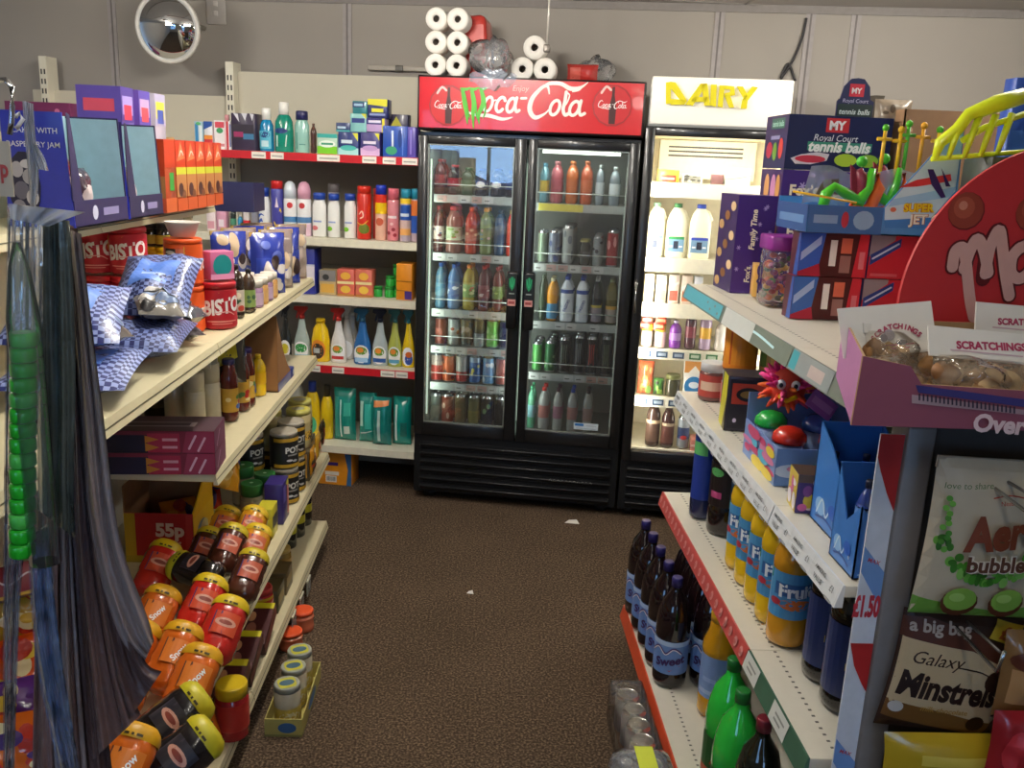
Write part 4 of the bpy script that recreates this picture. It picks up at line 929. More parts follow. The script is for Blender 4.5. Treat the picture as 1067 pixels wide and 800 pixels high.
drow(.914, .16, P3, [
 (453, 465, 273, 'water_bottle', 'slim clear blue water bottle', B('48748c', '2858a0', '58889c')),
 (466, 480, 275, 'water_bottle', 'mid blue water bottle', B('5880b0', '2c60b0', '3c68a8', blot(5, ['c8dcf0'], 4))),
 (481.5, 496, 275, 'juice_bottle', 'green and orange juice bottle with orange cap', B('a89838', 'e88c24', '7ca050', blot(6, ['c04c30', 'e0e0a0'], 5))),
 (497, 511, 276, 'juice_bottle', 'dark red juice bottle with red cap', B('5c2c30', 'c02c24', '84484c', blot(7, ['c8b8b8'], 4))),
 (512, 524, 278, 'juice_bottle', 'berry juice bottle with green label', B('6c3028', 'a03c3c', '7c8c4c', blot(8, ['b0c070'], 3))),
 (525, 533, 283, 'juice_bottle', 'dark bottle beside the left handle', B('301c18', '8c3030', '402820')),
], 2, group='bottles on the third left fridge shelf')
def CN(b, a=(), **k): return lambda h, r: can(h, r, b, a, **k)
def canrow(z, y, place, cols, x0, x1, depth=2, grp=None):
    n = len(cols); w = (x1-x0)/n
    drow(z, .17, place, [(x0+i*w, x0+(i+1)*w-.4, y+(x0+i*w-x0)*.06, 'drink_can', c[0]+' can', CN(c[1], c[2] if len(c) > 2 else ())) for i, c in enumerate(cols)], depth, .07, grp)
canrow(.738, 329, 'fourth left fridge shelf', [
 ('brown and red', [(1, '7c4034')], blot(11, ['a86050'], 4)), ('silver-white', [(.5, '98a0a0'), (1, 'b4bcbc')], blot(12, ['8c3c3c'], 2)), ('dark grey', [(1, '4c5450')], blot(13, ['8c8c8c'], 3)),
 ('silver and black', [(.5, '8c9494'), (1, '303434')]), ('bright lime', [(1, '78c058')], blot(14, ['c8f0a0'], 3)), ('dark blue', [(1, '28305c')])], 453, 533, 3, 'cans on the fourth left fridge shelf')
canrow(.559, 367, 'fifth left fridge shelf', [
 ('red and white', [(.6, 'a83830'), (1, 'b8a8a0')]), ('orange', [(1, 'c05c30')], blot(15, ['5c3428'], 3)), ('silver-red', [(.4, 'b04038'), (1, 'b8b8b4')]),
 ('blue and yellow', [(.8, '3c64a0'), (1, 'a8b8c8')], blot(16, ['d0c860'], 4)), ('pale blue', [(1, '6c98c4')], blot(17, ['e0e8f0'], 3)), ('pink-red', [(1, 'a86058')])], 447, 530, 2, 'cans on the fifth left fridge shelf')
canrow(.352, 409, 'bottom left fridge shelf', [
 ('green-grey', [(1, '6c746c')]), ('copper red', [(1, '9c4c38')], blot(18, ['d8b8a0'], 3)), ('bronze', [(1, '7c6c48')]),
 ('olive yellow', [(.5, '8c8448'), (1, '707050')]), ('dark navy', [(1, '20263c')], blot(19, ['78a078'], 2)), ('black', [(1, '20201f')])], 446, 528, 2, 'cans on the bottom left fridge shelf')
# right door
drow(1.425, .17, 'top right fridge shelf', [
 (562, 571, 170, 'water_bottle', 'pale blue and yellow bottle', B('78b0c0', '60a0b8', 'd8b850')),
 (573, 586, 168, 'juice_bottle', 'pink juice bottle', B('a8545c', 'b06c70', '984854')),
 (589, 602, 168, 'juice_bottle', 'amber juice bottle', B('b0602c', 'c87840', 'a8582c')),
 (604, 617, 168, 'juice_bottle', 'rust orange juice bottle', B('a84c28', 'b86038', 'a85430')),
 (620, 629, 172, 'water_bottle', 'clear bottle with pale label', B('78848c', 'a0a8a8', 'a8b0b4')),
 (634, 646, 174, 'water_bottle', 'bottle with white and blue wave label', B('7c8890', 'b0b8b8', 'c4ccd0', [('p', [(.2, 0), (.6, 0), (.9, 1), (.5, 1)], '3c7898')])),
], 2, group='bottles on the top right fridge shelf')
silver = 'a8b0ac'
drow(1.154, .16, 'second right fridge shelf', [
 (560, 570, 240, 'drink_can', 'green and silver can', CN([(1, '8ca088')]), 2),
 (571, 584, 240, 'drink_can', 'tall silver-blue can', CN([(1, '8890a0')], blot(21, ['485888', 'c8ccd4'], 5)), 4),
 (585, 598, 235, 'drink_can', 'silver and white can', CN([(1, 'b4bab8')], blot(22, ['788088'], 3)), 4),
 (603, 615, 250, 'glass_jar', 'dark bottle with yellowish lid', B('3c3c30', 'b0a868', '48443c', neck=.8), 2),
 (617, 628, 246, 'drink_can', 'silver can with dark print', CN([(1, '98a0a0')], blot(23, ['303438'], 4)), 4),
 (631, 644, 240, 'drink_can', 'red can', CN([(1, 'a02c30')], blot(24, ['d89090'], 3)), 3),
], dv=.07, group='cans on the second right fridge shelf')
yz = [('r', 0, .88, 1, 1, '2c4c9c'), ('p', [(0, .1), (.4, .2), (.2, .5), (0, .4)], '88b4c8'), ('t', 'YAZOO', .5, .48, .72, '223c90', 1.2, 0, .03)]
drow(.887, .16, 'third right fridge shelf', [
 (561, 569, 285, 'juice_bottle', 'small dark green bottle', B('3c4c38', '607060', '485840')),
 (569, 581, 289, 'juice_bottle', 'orange juice bottle with cream cap', B('e09a28', 'e4dcb0', '4888b0', lz=(.05, .42))),
 (583, 597, 281, 'milkshake_bottle', 'white and blue milkshake bottle, left one', B('e0e8f0', '3050b0', 'e4ecf4', yz, lz=(.03, .72), rough=.3)),
 (599, 613, 281, 'milkshake_bottle', 'white and blue milkshake bottle, right one', B('e0e8f0', '3050b0', 'e4ecf4', yz, lz=(.03, .72), rough=.3)),
 (615, 627, 286, 'soda_bottle', 'black bottle with grey and yellow band', B('20222a', 'c0c4c4', '948c98', [('r', 0, .85, 1, 1, 'c8b450')], lz=(.04, .42))),
 (630, 643, 286, 'soda_bottle', 'olive gold bottle with pale label', B('6c6430', '8c8c70', 'a89c94', [('r', 0, .8, 1, 1, 'c89c3c')], lz=(.04, .42))),
], 2, group='bottles on the third right fridge shelf')
mon = lambda c: [('s', [(.35, .85), (.38, .5), (.33, .25)], .06, c), ('s', [(.5, .85), (.5, .3)], .06, c), ('s', [(.64, .85), (.62, .5), (.66, .25)], .06, c)]
drow(.642, .17, 'fourth right fridge shelf', [
 (554, 565, 356, 'drink_can', 'bright green can at the door edge', CN([(1, '58a858')]), 3),
 (567, 579, 355, 'drink_can', 'dark green can', CN([(1, '2c6c3c')], blot(31, ['78b070'], 3)), 4),
 (581, 594, 351, 'drink_can', 'tall black can, leftmost black one', CN([(1, '1e2224')], mon('506050')), 2),
 (597, 608, 349, 'drink_can', 'tall black can with faint grey print', CN([(1, '23282a')], mon('646c70')), 4),
 (610, 622, 350, 'drink_can', 'tall black can with red letters', CN([(1, '1c1c1e')], mon('b03828')), 4),
 (625, 637, 350, 'drink_can', 'tall black can beside the fridge wall', CN([(1, '202426')], mon('58684c')), 4),
], dv=.07, group='cans on the fourth right fridge shelf')
wb = lambda cap, lab: B('b0b4b0', cap, lab, lz=(.3, .6))
drow(.352, .16, 'bottom right fridge shelf', [
 (549, 557, 391, 'water_bottle', 'green and pale blue bottle', B('68b890', '40a070', '88c0c8')),
 (560, 572, 392, 'water_bottle', 'clear water bottle with red cap', wb('d02c24', 'b87870')),
 (575, 586, 394, 'water_bottle', 'clear water bottle with dark purple cap', wb('482840', '9c6c80')),
 (590, 601, 395, 'water_bottle', 'clear water bottle with bright blue cap', wb('2c58c8', 'b48078')),
 (606, 617, 397, 'water_bottle', 'clear water bottle with black cap', wb('382c30', 'a88c88')),
], 2, group='water bottles on the bottom fridge shelf')
# ---------------------------------------------------------------- dairy fridge contents
def dairy(z, v, items, place, grp=None):
    for xl, xr, yt, name, cat, look, fn in items:
        u0 = ufor(xl, v, z+.05); u1 = ufor(xr, v, z+.05); h = min(atv((xl+xr)/2, yt, v)[1]-z, .24)
        put(fn(round(h, 4), round((u1-u0)*.97, 4)), name, look+' '+place, cat, BK((u0+u1)/2, v, z), FA, grp)
dairy(1.539, .17, [
 (685, 708, 177, 'spread_box', 'food', 'orange box with red label', lambda h, w: carton(w, .09, h, 'd89c30', [('r', .15, .1, .85, .6, 'c83828'), ('r', .2, .25, .8, .4, 'e8b8a0')])),
 (710.5, 732, 182, 'cheese_tray', 'food', 'white-rimmed tray with grey patterned film', lambda h, w: carton(w, .08, h, 'e4e0d4', [('r', .08, .1, .92, .88, '8c8c80')]+list(blot(41, ['484840', 'c8c8b8'], 8)))),
 (741, 754, 182, 'ham_pack', 'food', 'dull maroon pack', lambda h, w: carton(w, .06, h, '6c4848')),
 (755, 781, 176, 'butter_box', 'food', 'cream box with dark diagonal line', lambda h, w: carton(w, .1, h, 'e8e4d4', [('s', [(.0, .35), (.5, .45), (1, .6)], .03, '8c8474')])),
], 'on the top dairy shelf', 'packs on the top dairy shelf')
for k, (xl, xr, cc, look) in enumerate(((673, 692, '6c8c74', 'left of the three with grey-green cap'), (693.5, 715, '1f6b3a', 'middle of the three with green cap'), (716.5, 740, '1c3fb0', 'right of the three with blue cap'))):
    u0 = ufor(xl, .18, 1.3); u1 = ufor(xr, .18, 1.3); zt = atv((xl+xr)/2, 211+k, .18)[1]
    put(milk(zt-1.211, (u1-u0)*.97, cc), 'milk_jug', 'two litre plastic milk jug, %s' % look, 'milk', BK((u0+u1)/2, .18, 1.211), FA, 'milk jugs in the dairy fridge')
cart = lambda a, b: (lambda h, w: carton(w, .06, h, a, [('r', .1, .1, .9, .45, b), ('p', [(0, .45), (1, .7), (1, .8), (0, .6)], 'f4f0e4')]))
dairy(1.006, .17, [
 (671, 681, 285, 'yoghurt_carton', 'food', 'cream carton with gold print, leftmost', cart('e8dcc0', 'c8ac70')),
 (683, 694, 286, 'yoghurt_carton', 'food', 'cream carton with tan print', cart('e4dccc', 'b8a888')),
 (696, 707, 286, 'yoghurt_carton', 'food', 'cream carton with red stripe', cart('ecdcd0', 'c86858')),
 (709, 720, 287, 'yoghurt_carton', 'food', 'cream carton with orange stripe', cart('e8d4c4', 'd07850')),
 (722, 731, 288, 'yoghurt_carton', 'food', 'white carton with blue top', cart('e0e4ec', '4860a8')),
], 'on the third dairy shelf', 'cartons on the third dairy shelf')
dairy(.796, .17, [
 (668, 680, 337, 'yoghurt_pot', 'food', 'white pot with yellow lid, left one', lambda h, w: jar(h, w/2, 'ecdcd4', 'e8d040', lid_h=.3)),
 (682, 694, 338, 'yoghurt_pot', 'food', 'pink-white pot with yellow lid', lambda h, w: jar(h, w/2, 'e4c4bc', 'e0c840', lid_h=.3)),
 (697, 710, 334, 'juice_bottle', 'drink', 'purple plastic bottle with pale top', lambda h, w: bottle(h, w/2, '7c3c9c', 'c8b8dc', 'a078b8')),
 (713, 725, 322, 'juice_bottle', 'drink', 'dark plum bottle with black top', lambda h, w: bottle(h, w/2, '50303c', '1c1828', '803c48')),
 (728, 741, 323, 'juice_bottle', 'drink', 'purple and yellow bottle with navy top', lambda h, w: bottle(h, w/2, 'b09ab8', '28205c', 'd8a83c', neck=.6)),
 (744, 760, 334, 'cream_bottle', 'drink', 'white shouldered bottle', lambda h, w: bottle(h, w/2, 'ece8e0', 'f4f0e8', neck=.5)),
], 'on the fourth dairy shelf', 'goods on the fourth dairy shelf')
for k, (x, c) in enumerate(((674, '5c2c28'), (688, 'b83c24'))):
    for j in range(2):
        u_ = ufor(x, .19, .9); zb = .796+.075+j*.036
        put(carton(.05, .06, .034, c if j == 0 else ('703028' if k == 0 else 'c84830'), [('r', .1, .3, .9, .7, 'd8a078')]), 'dessert_pot_pack', '%s dessert sleeve stacked %s on the %s yellow-lidded pot' % (('brown', 'red')[k], ('first', 'second')[j], ('left', 'right')[k]), 'food', BK(u_, .17, zb), FA)
dairy(.568, .17, [
 (664, 681, 376, 'carrot_bag', 'food', 'clear bag of orange carrots', lambda h, w: pouch(w, h, .07, 'b8502c', blot(44, ['d86838', '784028', '6c8c40'], 9, .2), wr=.2, seed=8)),
 (681, 692, 377, 'snack_pack', 'food', 'green and black snack pack', lambda h, w: pouch(w, h*.5, .05, '3a6c30', blot(45, ['8cb050', '202820'], 5, .25), seed=9)),
 (693, 709, 390, 'olive_tub', 'food', 'low dark tub of green olives', lambda h, w: jar(h, w/2, '3c3c28', '6c7040', lid_h=.2)),
 (711, 733, 371, 'milk_carton', 'milk', 'white, orange and blue milk carton', lambda h, w: carton(w, .07, h, 'f0ece4', [('r', 0, .62, 1, .95, 'e8a050'), ('p', [(.2, .62), (.8, .62), (.5, .8)], 'f4f0e8'), ('e', .5, .3, .46, .24, '2c80c0'), ('e', .5, .33, .25, .08, 'e8f0f8')])),
], 'on the fifth dairy shelf', 'goods on the fifth dairy shelf')
dairy(.317, .17, [
 (672, 687, 417, 'iced_coffee_bottle', 'drink', 'brown milk drink bottle with cream band, left one', lambda h, w: bottle(h, w/2, '48342c', '4c3428', '5c4438', [('r', 0, .85, 1, 1, 'c8b090')], lz=(.1, .6), neck=.5)),
 (688, 702, 422, 'iced_coffee_bottle', 'drink', 'brown milk drink bottle with cream band, right one', lambda h, w: bottle(h, w/2, '4c302c', '50342c', '643c34', [('r', 0, .85, 1, 1, 'c8b090')], lz=(.1, .6), neck=.5)),
 (705, 718, 433, 'energy_can', 'drink', 'silver and blue can with red mark', lambda h, w: can(h, w/2, [(.3, '98a0a8'), (.7, '3c5080'), (1, 'c0c8d0')], [('e', .5, .35, .2, .08, 'c03838')])),
 (719, 738, 456, 'ham_pack', 'food', 'flat pink pack of sliced ham', lambda h, w: carton(w, .1, h, 'd88878', [('r', 0, .4, 1, .6, 'f0c8b8')])),
], 'on the bottom dairy shelf', 'goods on the bottom dairy shelf')
# ---------------------------------------------------------------- on top of the red fridge
def ontop(px_, v): return ufor(px_, v, 2.0)
u0 = atv(442, 30, .06)[0]; u1 = atv(487, 30, .06)[0]; r_ = (u1-u0)/4
put(toilet_rolls(2, 3, round(r_, 4), .11), 'toilet_roll_pack', 'pack of six white toilet rolls standing on the red fridge', 'toilet rolls', BK(u0, .13, 1.95), FA)
def printwrap():
    b = MB(); b.rbox(-.055, .055, -.13, .13, 0, .3, .03, mat('c84038', .3, coat=.5, bump=.2), n=3)
    b.right_art(.0555, -.13, .13, 0, .3, [('r', .1, .1, .6, .9, 'd87870'), ('r', .5, .3, .9, .7, '3c78a8'), ('r', .15, .2, .5, .5, 'f0e0dc')]); b.front_art(-.055, .055, -.131, 0, .3, [('r', .1, .15, .9, .85, 'd04c44'), ('e', .5, .5, .3, .1, 'e8d0cc')])
    return [('wrapper', b)]
put(spec('pw', printwrap), 'kitchen_roll_pack', 'red and blue wrapped kitchen roll pack leaning beside the toilet rolls', 'kitchen rolls', BK(atv(500, 40, .25)[0], .33, 1.95), FA, rot=(0, -.1, FA), sc=(.95, .8, .93))
u0 = atv(527, 60, .1)[0]; r3 = (atv(575, 60, .1)[0]-u0)/4
put(toilet_rolls((2, 1), 2, round(r3, 4), .11), 'toilet_roll_pack', 'pack of three white toilet rolls piled on the red fridge', 'toilet rolls', BK(u0+.002, .2, 1.95), FA)
def crumple(w, h, d, seed, nu=18, nv=18):
    rnd = random.Random(seed); ph = [rnd.uniform(0, 6) for _ in range(8)]
    b = MB()
    def f(u, v):
        a = 2*pi*u; e = pi*(v-.5)
        k = 1+.16*sin(3*a+ph[0]+4*v)+.12*sin(5*a-7*v+ph[1])+.1*sin(9*v+ph[2]+2*a)+.07*sin(11*a+ph[3])
        return (w/2*cos(e)*cos(a)*k, d/2*cos(e)*sin(a)*k, h/2+h/2*sin(e)*k)
    b.grid(f, nu, nv, film('f4f4f8', .16, .12, 1.6, .8, scale=18, name='clear_plastic_wrap')); return b
ua, za = atv(507, 75, -.02)
put([('plastic_film', crumple(.17, .14, .2, 3).mesh('plastic_film'), [])], 'plastic_wrapping', 'crumpled clear plastic wrapping between the toilet roll packs', 'plastic', BK(ua, .12, 1.968), FA)
def limp():
    b = MB(); rnd = random.Random(5)
    P = [(-.09, .06), (-.05, .02), (.0, -.01), (.05, .03), (.09, .05)]
    def f(u, v):
        x = -.1+.2*u; z = .07*sin(pi*u)*0.3 - .085*v*sin(pi*(u*.8+.1)) + .006*sin(22*u+5*v)
        return (x, -.014*v-.012*sin(9*u+2*v)*v, z)
    b.grid(f, 18, 10, film('c8d8f0', .3, .15, 1.4, .8, scale=20, name='clear_plastic_wrap')); return b
u_, z_ = atv(514, 80, -.02); put([('plastic_film', limp().mesh('plastic_film'), [])], 'torn_wrapping', 'limp torn wrapping drooping over the red sign', 'plastic', BK(u_, -.02, 1.955), FA)
u_ = ufor(606, .2, 1.98); put(pouch(.14, .085, .09, 'b83430', [('r', .1, .2, .45, .8, 'c8584c')], wr=.3, seed=12), 'red_packet', 'small red packet lying on the right of the red fridge', 'packet', BK(u_, .25, 1.95), FA)
u_ = ufor(622, .3, 2.0); put([('plastic_film', crumple(.16, .12, .16, 9).mesh('plastic_film'), [])], 'plastic_bag', 'see-through grey bag behind the small red packet', 'plastic', BK(u_, .42, 1.955), FA)
# hanging rod, mirror, socket, cable
u0, z0 = atv(572, 0, .02); u1, z1 = atv(570, 47, .02)
q = MB(); q.tube([(0, 0, CEIL-z1), (0.0, 0, .0)], .004, mat('d8d4cc', .3, .4)); o = empty('ceiling_rod', BK(u1, .02, z1), FA, 'thin white rod hanging from the ceiling above the red fridge', 'rod'); q.obj('rod', o)
q = MB(); q.rbox(-.014, .014, -.014, .014, -.03, .002, .006, mat('8c847c', .4, .4)); q.obj('end_clip', o)
mu, mz = atv(175, 29, .25)
o = empty('security_mirror', BK(mu, .25, mz), FA, 'round convex security mirror high on the back wall at the left', 'mirror')
mr_ = (atv(208, 30, .25)[0]-atv(142, 30, .25)[0])/2
q = MB(); q.T = Matrix.Translation((0, 0, 0)) @ Matrix.Rotation(pi/2+.12, 4, 'X') @ Matrix.Rotation(0, 4, 'Z')
q.lathe([(mr_*.93*sin(a*.9/10*1.0)/sin(.9), .06*(1-(1-cos(a*.09))/(1-cos(.9)))+.005) for a in range(10, -1, -1)], mat('e8ecf0', .02, 1.0, noise=0), 40, cap1=False); q.obj('mirror_dome', o)
q = MB(); q.T = Matrix.Rotation(pi/2+.12, 4, 'X'); q.lathe([(mr_*.9, -.012), (mr_, -.01), (mr_, .012), (mr_*.93, .014), (mr_*.9, .004)], mat('d8d4cc', .3), 40); q.obj('rim', o)
q = MB(); q.tube([(0, .0, 0), (0, .2, .05), (0, WV-.25, .05)], .012, mat('c0bcb4', .4, .4)); q.obj('wall_bracket', o)
su, sz = atv(225, 10, WV-.012)
o = empty('light_switch', BK(su, WV-.014, sz), FA, 'pale double switch plate on the wall beside the mirror', 'switch')
q = MB(); q.rbox(-.05, .05, 0, .012, -.07, .07, .004, mat('b8b2ac', .5)); q.obj('plate', o)
for k in (-.02, .025):
    q = MB(); q.rbox(-.012, .012, -.006, 0, k-.012, k+.014, .003, mat('d0cac4', .4)); q.obj('rocker', o)
pts = []
for (x, y) in ((841, 18), (836, 40), (827, 62), (814, 82), (822, 66), (829, 84)):
    u_, z_ = atv(x, y, WV-.03); pts.append(BK(u_, WV-.012, z_))
q = MB(); P3_ = smooth_pts([tuple(p) for p in pts]); q.tube(P3_, .006, mat('2c2a2c', .5)); o = q.obj('wall_cable'); o['label'] = 'loose dark cable hanging down the back wall above the dairy sign'; o['category'] = 'cable'
ub_, zb_ = atv(383, 70, WV-.05)
q = MB(); q.rbox(0, .34, -.03, 0, -.012, .012, .005, mat('b4aca0', .5)); q.rbox(.14, .18, -.04, -.03, -.014, .014, .004, mat('6c6860', .4)); o = q.obj('conduit', None, BK(ub_-.0, WV-.014, zb_), FA); o['label'] = 'short horizontal conduit box on the wall left of the toilet rolls'; o['category'] = 'conduit'
# ================================================================== right-hand gondola
gw = mat('d6d2c4', .45, noise=.05); GX, GS, GY0, GY1 = .66, 1.12, 1.42, 2.80
g = empty('gondola_shelving', ((GX+GS)/2, 2.1, 0), 0, 'metal gondola shelving on the right of the aisle, stocked with squash and toys', 'shelving')
ox, oy = -(GX+GS)/2, -2.1
def gpart(name, parent=None):
    b = MB(); b.T = Matrix.Translation((ox, oy, 0)); b._n = name; return b
q = gpart('back_panel'); q.box(GS-.02, GS+.02, GY0, GY1, 0, 1.227, mat('b8b4a8', .6)); q.obj('back_panel', g)
q = gpart('plinth'); q.box(.60, GS-.02, GY0+.01, GY1-.01, 0, .10, mat('4c4844', .7)); q.obj('plinth', g)
def rail_art(kind, L, seed=0):
    r = random.Random(seed); A = []
    if kind == 'value':
        n = int(L/.105)
        for i in range(n):
            x0 = i/n; w = 1/n
            A += [('t', 'AMAZING', x0+w*.3, .66, .05/L, '4c5054'), ('t', 'VALUE', x0+w*.3, .3, .04/L, '5c6064'),
                  ('s', ring(x0+w*.78, .5*.034/L, w*.13, .011/L, tilt=0), .0022/L, '8c9094'), ('t', '£1', x0+w*.78, .5, .014/L, '6c7074'), ('r', x0+w*.985, 0, x0+w, 1, 'c8ccd0')]
            
    return A
for z, x0, kind in ((1.25, GX, 'green'), (.90, GX, 'value'), (.55, GX-.02, 'red'), (.13, GX-.12, 'orange')):
    sh = gpart('shelf'); 
    for ya, yb in ((GY0, 1.80), (1.802, GY1)):
        sh.rbox(x0+.004, GS-.02 if z < 1.2 else 1.58, ya, yb, z-.022, z, .002, gw, n=1)
        for k in range(int((yb-ya)/.02)): sh.add([(x0+.055, ya+.01+k*.02, z+.0004), (x0+.062, ya+.01+k*.02, z+.0004), (x0+.062, ya+.016+k*.02, z+.0004), (x0+.055, ya+.016+k*.02, z+.0004)], [(0, 1, 2, 3)], mat('5c5a54'))
    so = sh.obj('shelf', g)
    H = .042
    for ya, yb in ((GY0, 1.797), (1.803, GY1)):
        near = ya < 1.5; L = yb-ya
        col = {'green': '6f7a70', 'value': 'd4d8dc', 'red': '3c6450' if near else 'c4504c', 'orange': 'd4502c'}[kind]
        tilt = .012
        r_ = gpart('ticket_rail'); r_.prism([(0, 0)], 0, 0, gw) if 0 else None
        V = [(x0-tilt, ya, z-H), (x0+.004, ya, z-H), (x0+.004, ya, z+.001), (x0, ya, z+.001), (x0-tilt, yb, z-H), (x0+.004, yb, z-H), (x0+.004, yb, z+.001), (x0, yb, z+.001)]
        r_.add(V, [(0, 1, 2, 3), (7, 6, 5, 4), (0, 4, 5, 1), (3, 2, 6, 7), (0, 3, 7, 4), (1, 5, 6, 2)], mat(col, .4, coat=.2))
        A = []
        if kind == 'value': A = rail_art('value', L)
        elif kind == 'red' and not near:
            n = 22; A = [('e', (i+.5)/n, .5, .011, .26, 'dc9c98') for i in range(n)]+[('e', (i+.5)/n, .5, .006, .13, 'c86c68') for i in range(n)]
        elif kind == 'red': A = [('r', .0, .06, .24, .94, 'd4d8d4'), ('r', .5, .06, .74, .94, 'd4d8d4')]+[('t', t, x, y, .1, '7c8480') for x in (.12, .62) for t, y in (('', .5),)]+[('r', x, .3, x+.1, .4, '888c88') for x in (.06, .56)]+[('r', x, .55, x+.14, .65, '888c88') for x in (.06, .56)]
        elif kind == 'green':
            A = [('r', .55, .1, .98, .9, '58a8b8'), ('s', [(.6, .4), (.75, .6), (.9, .45)], .006, 'c8eef4'), ('r', .26, .02, .52, .98, 'c4c8c4')] if not near else [('r', .4, .05, .98, .95, '8c9494'), ('r', .5, .2, .7, .7, 'b8a8a4'), ('r', .88, .1, .98, .9, '3c9ca8')]  # teal blocks and pale squiggle paint the blue-lit stretches of the rail
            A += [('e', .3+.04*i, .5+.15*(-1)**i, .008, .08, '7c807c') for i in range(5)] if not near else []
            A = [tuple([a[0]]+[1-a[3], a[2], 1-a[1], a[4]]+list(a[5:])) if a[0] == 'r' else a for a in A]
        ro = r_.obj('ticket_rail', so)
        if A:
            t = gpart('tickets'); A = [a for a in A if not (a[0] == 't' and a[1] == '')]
            t.plane_art((x0-tilt-.0006, yb, z-H), (0, ya-yb, 0), (tilt, 0, H+.004), A, eps=.0002); t.obj('rail_markings', ro)
for y in (GY0+.01, 1.80, GY1-.01):
    q = gpart('b'); q.box(GS-.05, GS-.02, y-.012, y+.012, 0, 1.227, gw); q.obj('slotted_upright', g)
for z in (1.25, .9, .55):
    for y in (GY0+.006, GY1-.006):
        q = gpart('b'); q.prism([(0, 0)], 0, 0, gw) if 0 else None
        V = [(GX+.1, y-.003, z-.024), (GS-.03, y-.003, z-.024), (GS-.03, y-.003, z-.12)]; V += [(a, b_+.006, c) for a, b_, c in V]
        q.add(V, [(0, 1, 2), (5, 4, 3), (0, 3, 4, 1), (1, 4, 5, 2), (2, 5, 3, 0)], gw); q.obj('shelf_bracket', g)
# end of the gondola: post, price strip and hook panel
e = empty('end_display', (1.0, 1.38, 0), 0, 'grey end panel with post and wire hooks closing the right gondola', 'display')
q = MB(); q.box(-.255, 1.2, .0, .03, 0, 1.215, mat('4a4440', .7)); q.obj('hook_panel', e)
q = MB(); q.rbox(-.302, -.255, -.03, .03, 0, 1.215, .004, mat('8c8684', .45, .2)); q.obj('end_post', e)
q = MB(); q.rbox(-.30, 1.2, -.06, .03, 1.236, 1.2505, .003, mat('6c6864', .5)); q.obj('top_shelf', e)
q = MB(); q.box(-.343, -.303, -.022, -.019, .42, 1.2, mat('e4e8f0', .35)); po = q.obj('price_strip', e)
sa = []
for k, zz in enumerate((0, .47)):
    y0 = .99-zz
    sa += [('p', [(0, y0), (1, y0), (1, y0-.12), (.75, y0-.1), (.3, y0-.055), (0, y0)] if k else [(0, 1), (1, 1), (1, y0-.16), (.6, y0-.12), (.2, y0-.07), (0, y0-.04)], 'c83030'),
           ('p', [(0, y0-.24), (1, y0-.3), (1, y0-.38), (0, y0-.30)], '7ca4dc'), ('t', 'MAX', .5, y0-.275, .55, 'd04858', -.3), ('t', '£1.50', .46, y0-.38, 1.15, 'd03a48', 0, 0, .05, 2.6)]
t = MB(); t.front_art(-.343, -.303, -.0222, .42, 1.2, sa); t.obj('strip_print', po)
def hook(px, py, Y=1.36, L=.16, dz=.03):
    p = aty(px, py, Y); b = MB(); b.T = Matrix.Translation((-1.0, -1.38, 0))
    b.tube([(p.x, 1.375, p.z), (p.x, 1.36-L, p.z-.01), (p.x, 1.35-L, p.z+dz)], .003, mat('c8c8c8', .2, .9)); b.tube([(p.x+.02, 1.375, p.z+.004), (p.x+.02, 1.39-L, p.z+.006)], .0025, mat('8c8884', .3, .8)); return b
for (px, py) in ((1010, 488), (985, 640), (1075, 715)): hook(px, py).obj('wire_hook', e)
# ---------------------------------------------------------------- bags on the hooks
def bagpos(px, pybot, Y): return aty(px, pybot, Y)
aero = [('r', 0, 0, 1, 1, 'c4b8a0'), ('p', [(0, 0), (1, 0), (1, .1), (.6, .06), (0, .12)], '6ca040')]
ra = random.Random(4)
for i in range(46):
    t_ = i/45; x = .06+.88*t_; y = .52-.24*sin(pi*min(1, t_*1.05))+ra.uniform(-.05, .05)
    aero.append(('e', round(x, 3), round(y, 3), round(ra.uniform(.02, .045), 3), round(ra.uniform(.018, .04), 3), ra.choice(['4f9a30', '74b848', '3c7c28', '8cc860'])))
for i in range(10): aero.append(('e', .06+ra.uniform(0, .05), .5+.03*i, .022, .018, ra.choice(['6cb040', '4c9030'])))
for (cx, cy) in ((.3, .13), (.66, .14)): aero += [('e', cx, cy, .14, .1, '5c3020'), ('e', cx, cy+.02, .125, .08, '88b84c'), ('e', cx-.03, cy+.035, .06, .03, 'a8d070')]
aero += [('t', 'Aero', .52, .6, .62, '7c3c24', .12, .1, .045, 1.25), ('t', 'Nestle', .5, .775, .12, 'b8402c', .1), ('s', [(.38, .80), (.5, .82), (.62, .81)], .01, 'a83828'), ('t', 'bubbles', .53, .4, .52, 'e8e0d0', .06, 0, .09), ('t', 'bubbles', .53, .4, .52, '5c3828', .06, 0, .035), ('t', 'love to share', .2, .86, .34, '4c6c40', .1, .2, 0)]
p0 = aty(948, 640, 1.30); p1 = aty(1075, 640, 1.30); pt = aty(1010, 478, 1.30); w = p1.x-p0.x
put(pouch(round(w*1.05, 3), round(pt.z-p0.z, 3), .05, 'b8ac98', aero, seal='a89c8c', wr=.08, seed=21, n=16, rough=.4, eps=.00035), 'sweet_bag', 'cream and green bag of bubbly mint chocolates hanging on the end panel', 'bag of sweets', ((p0.x+p1.x)/2, 1.30, p0.z), 0, rot=(0, 0.03, 0))
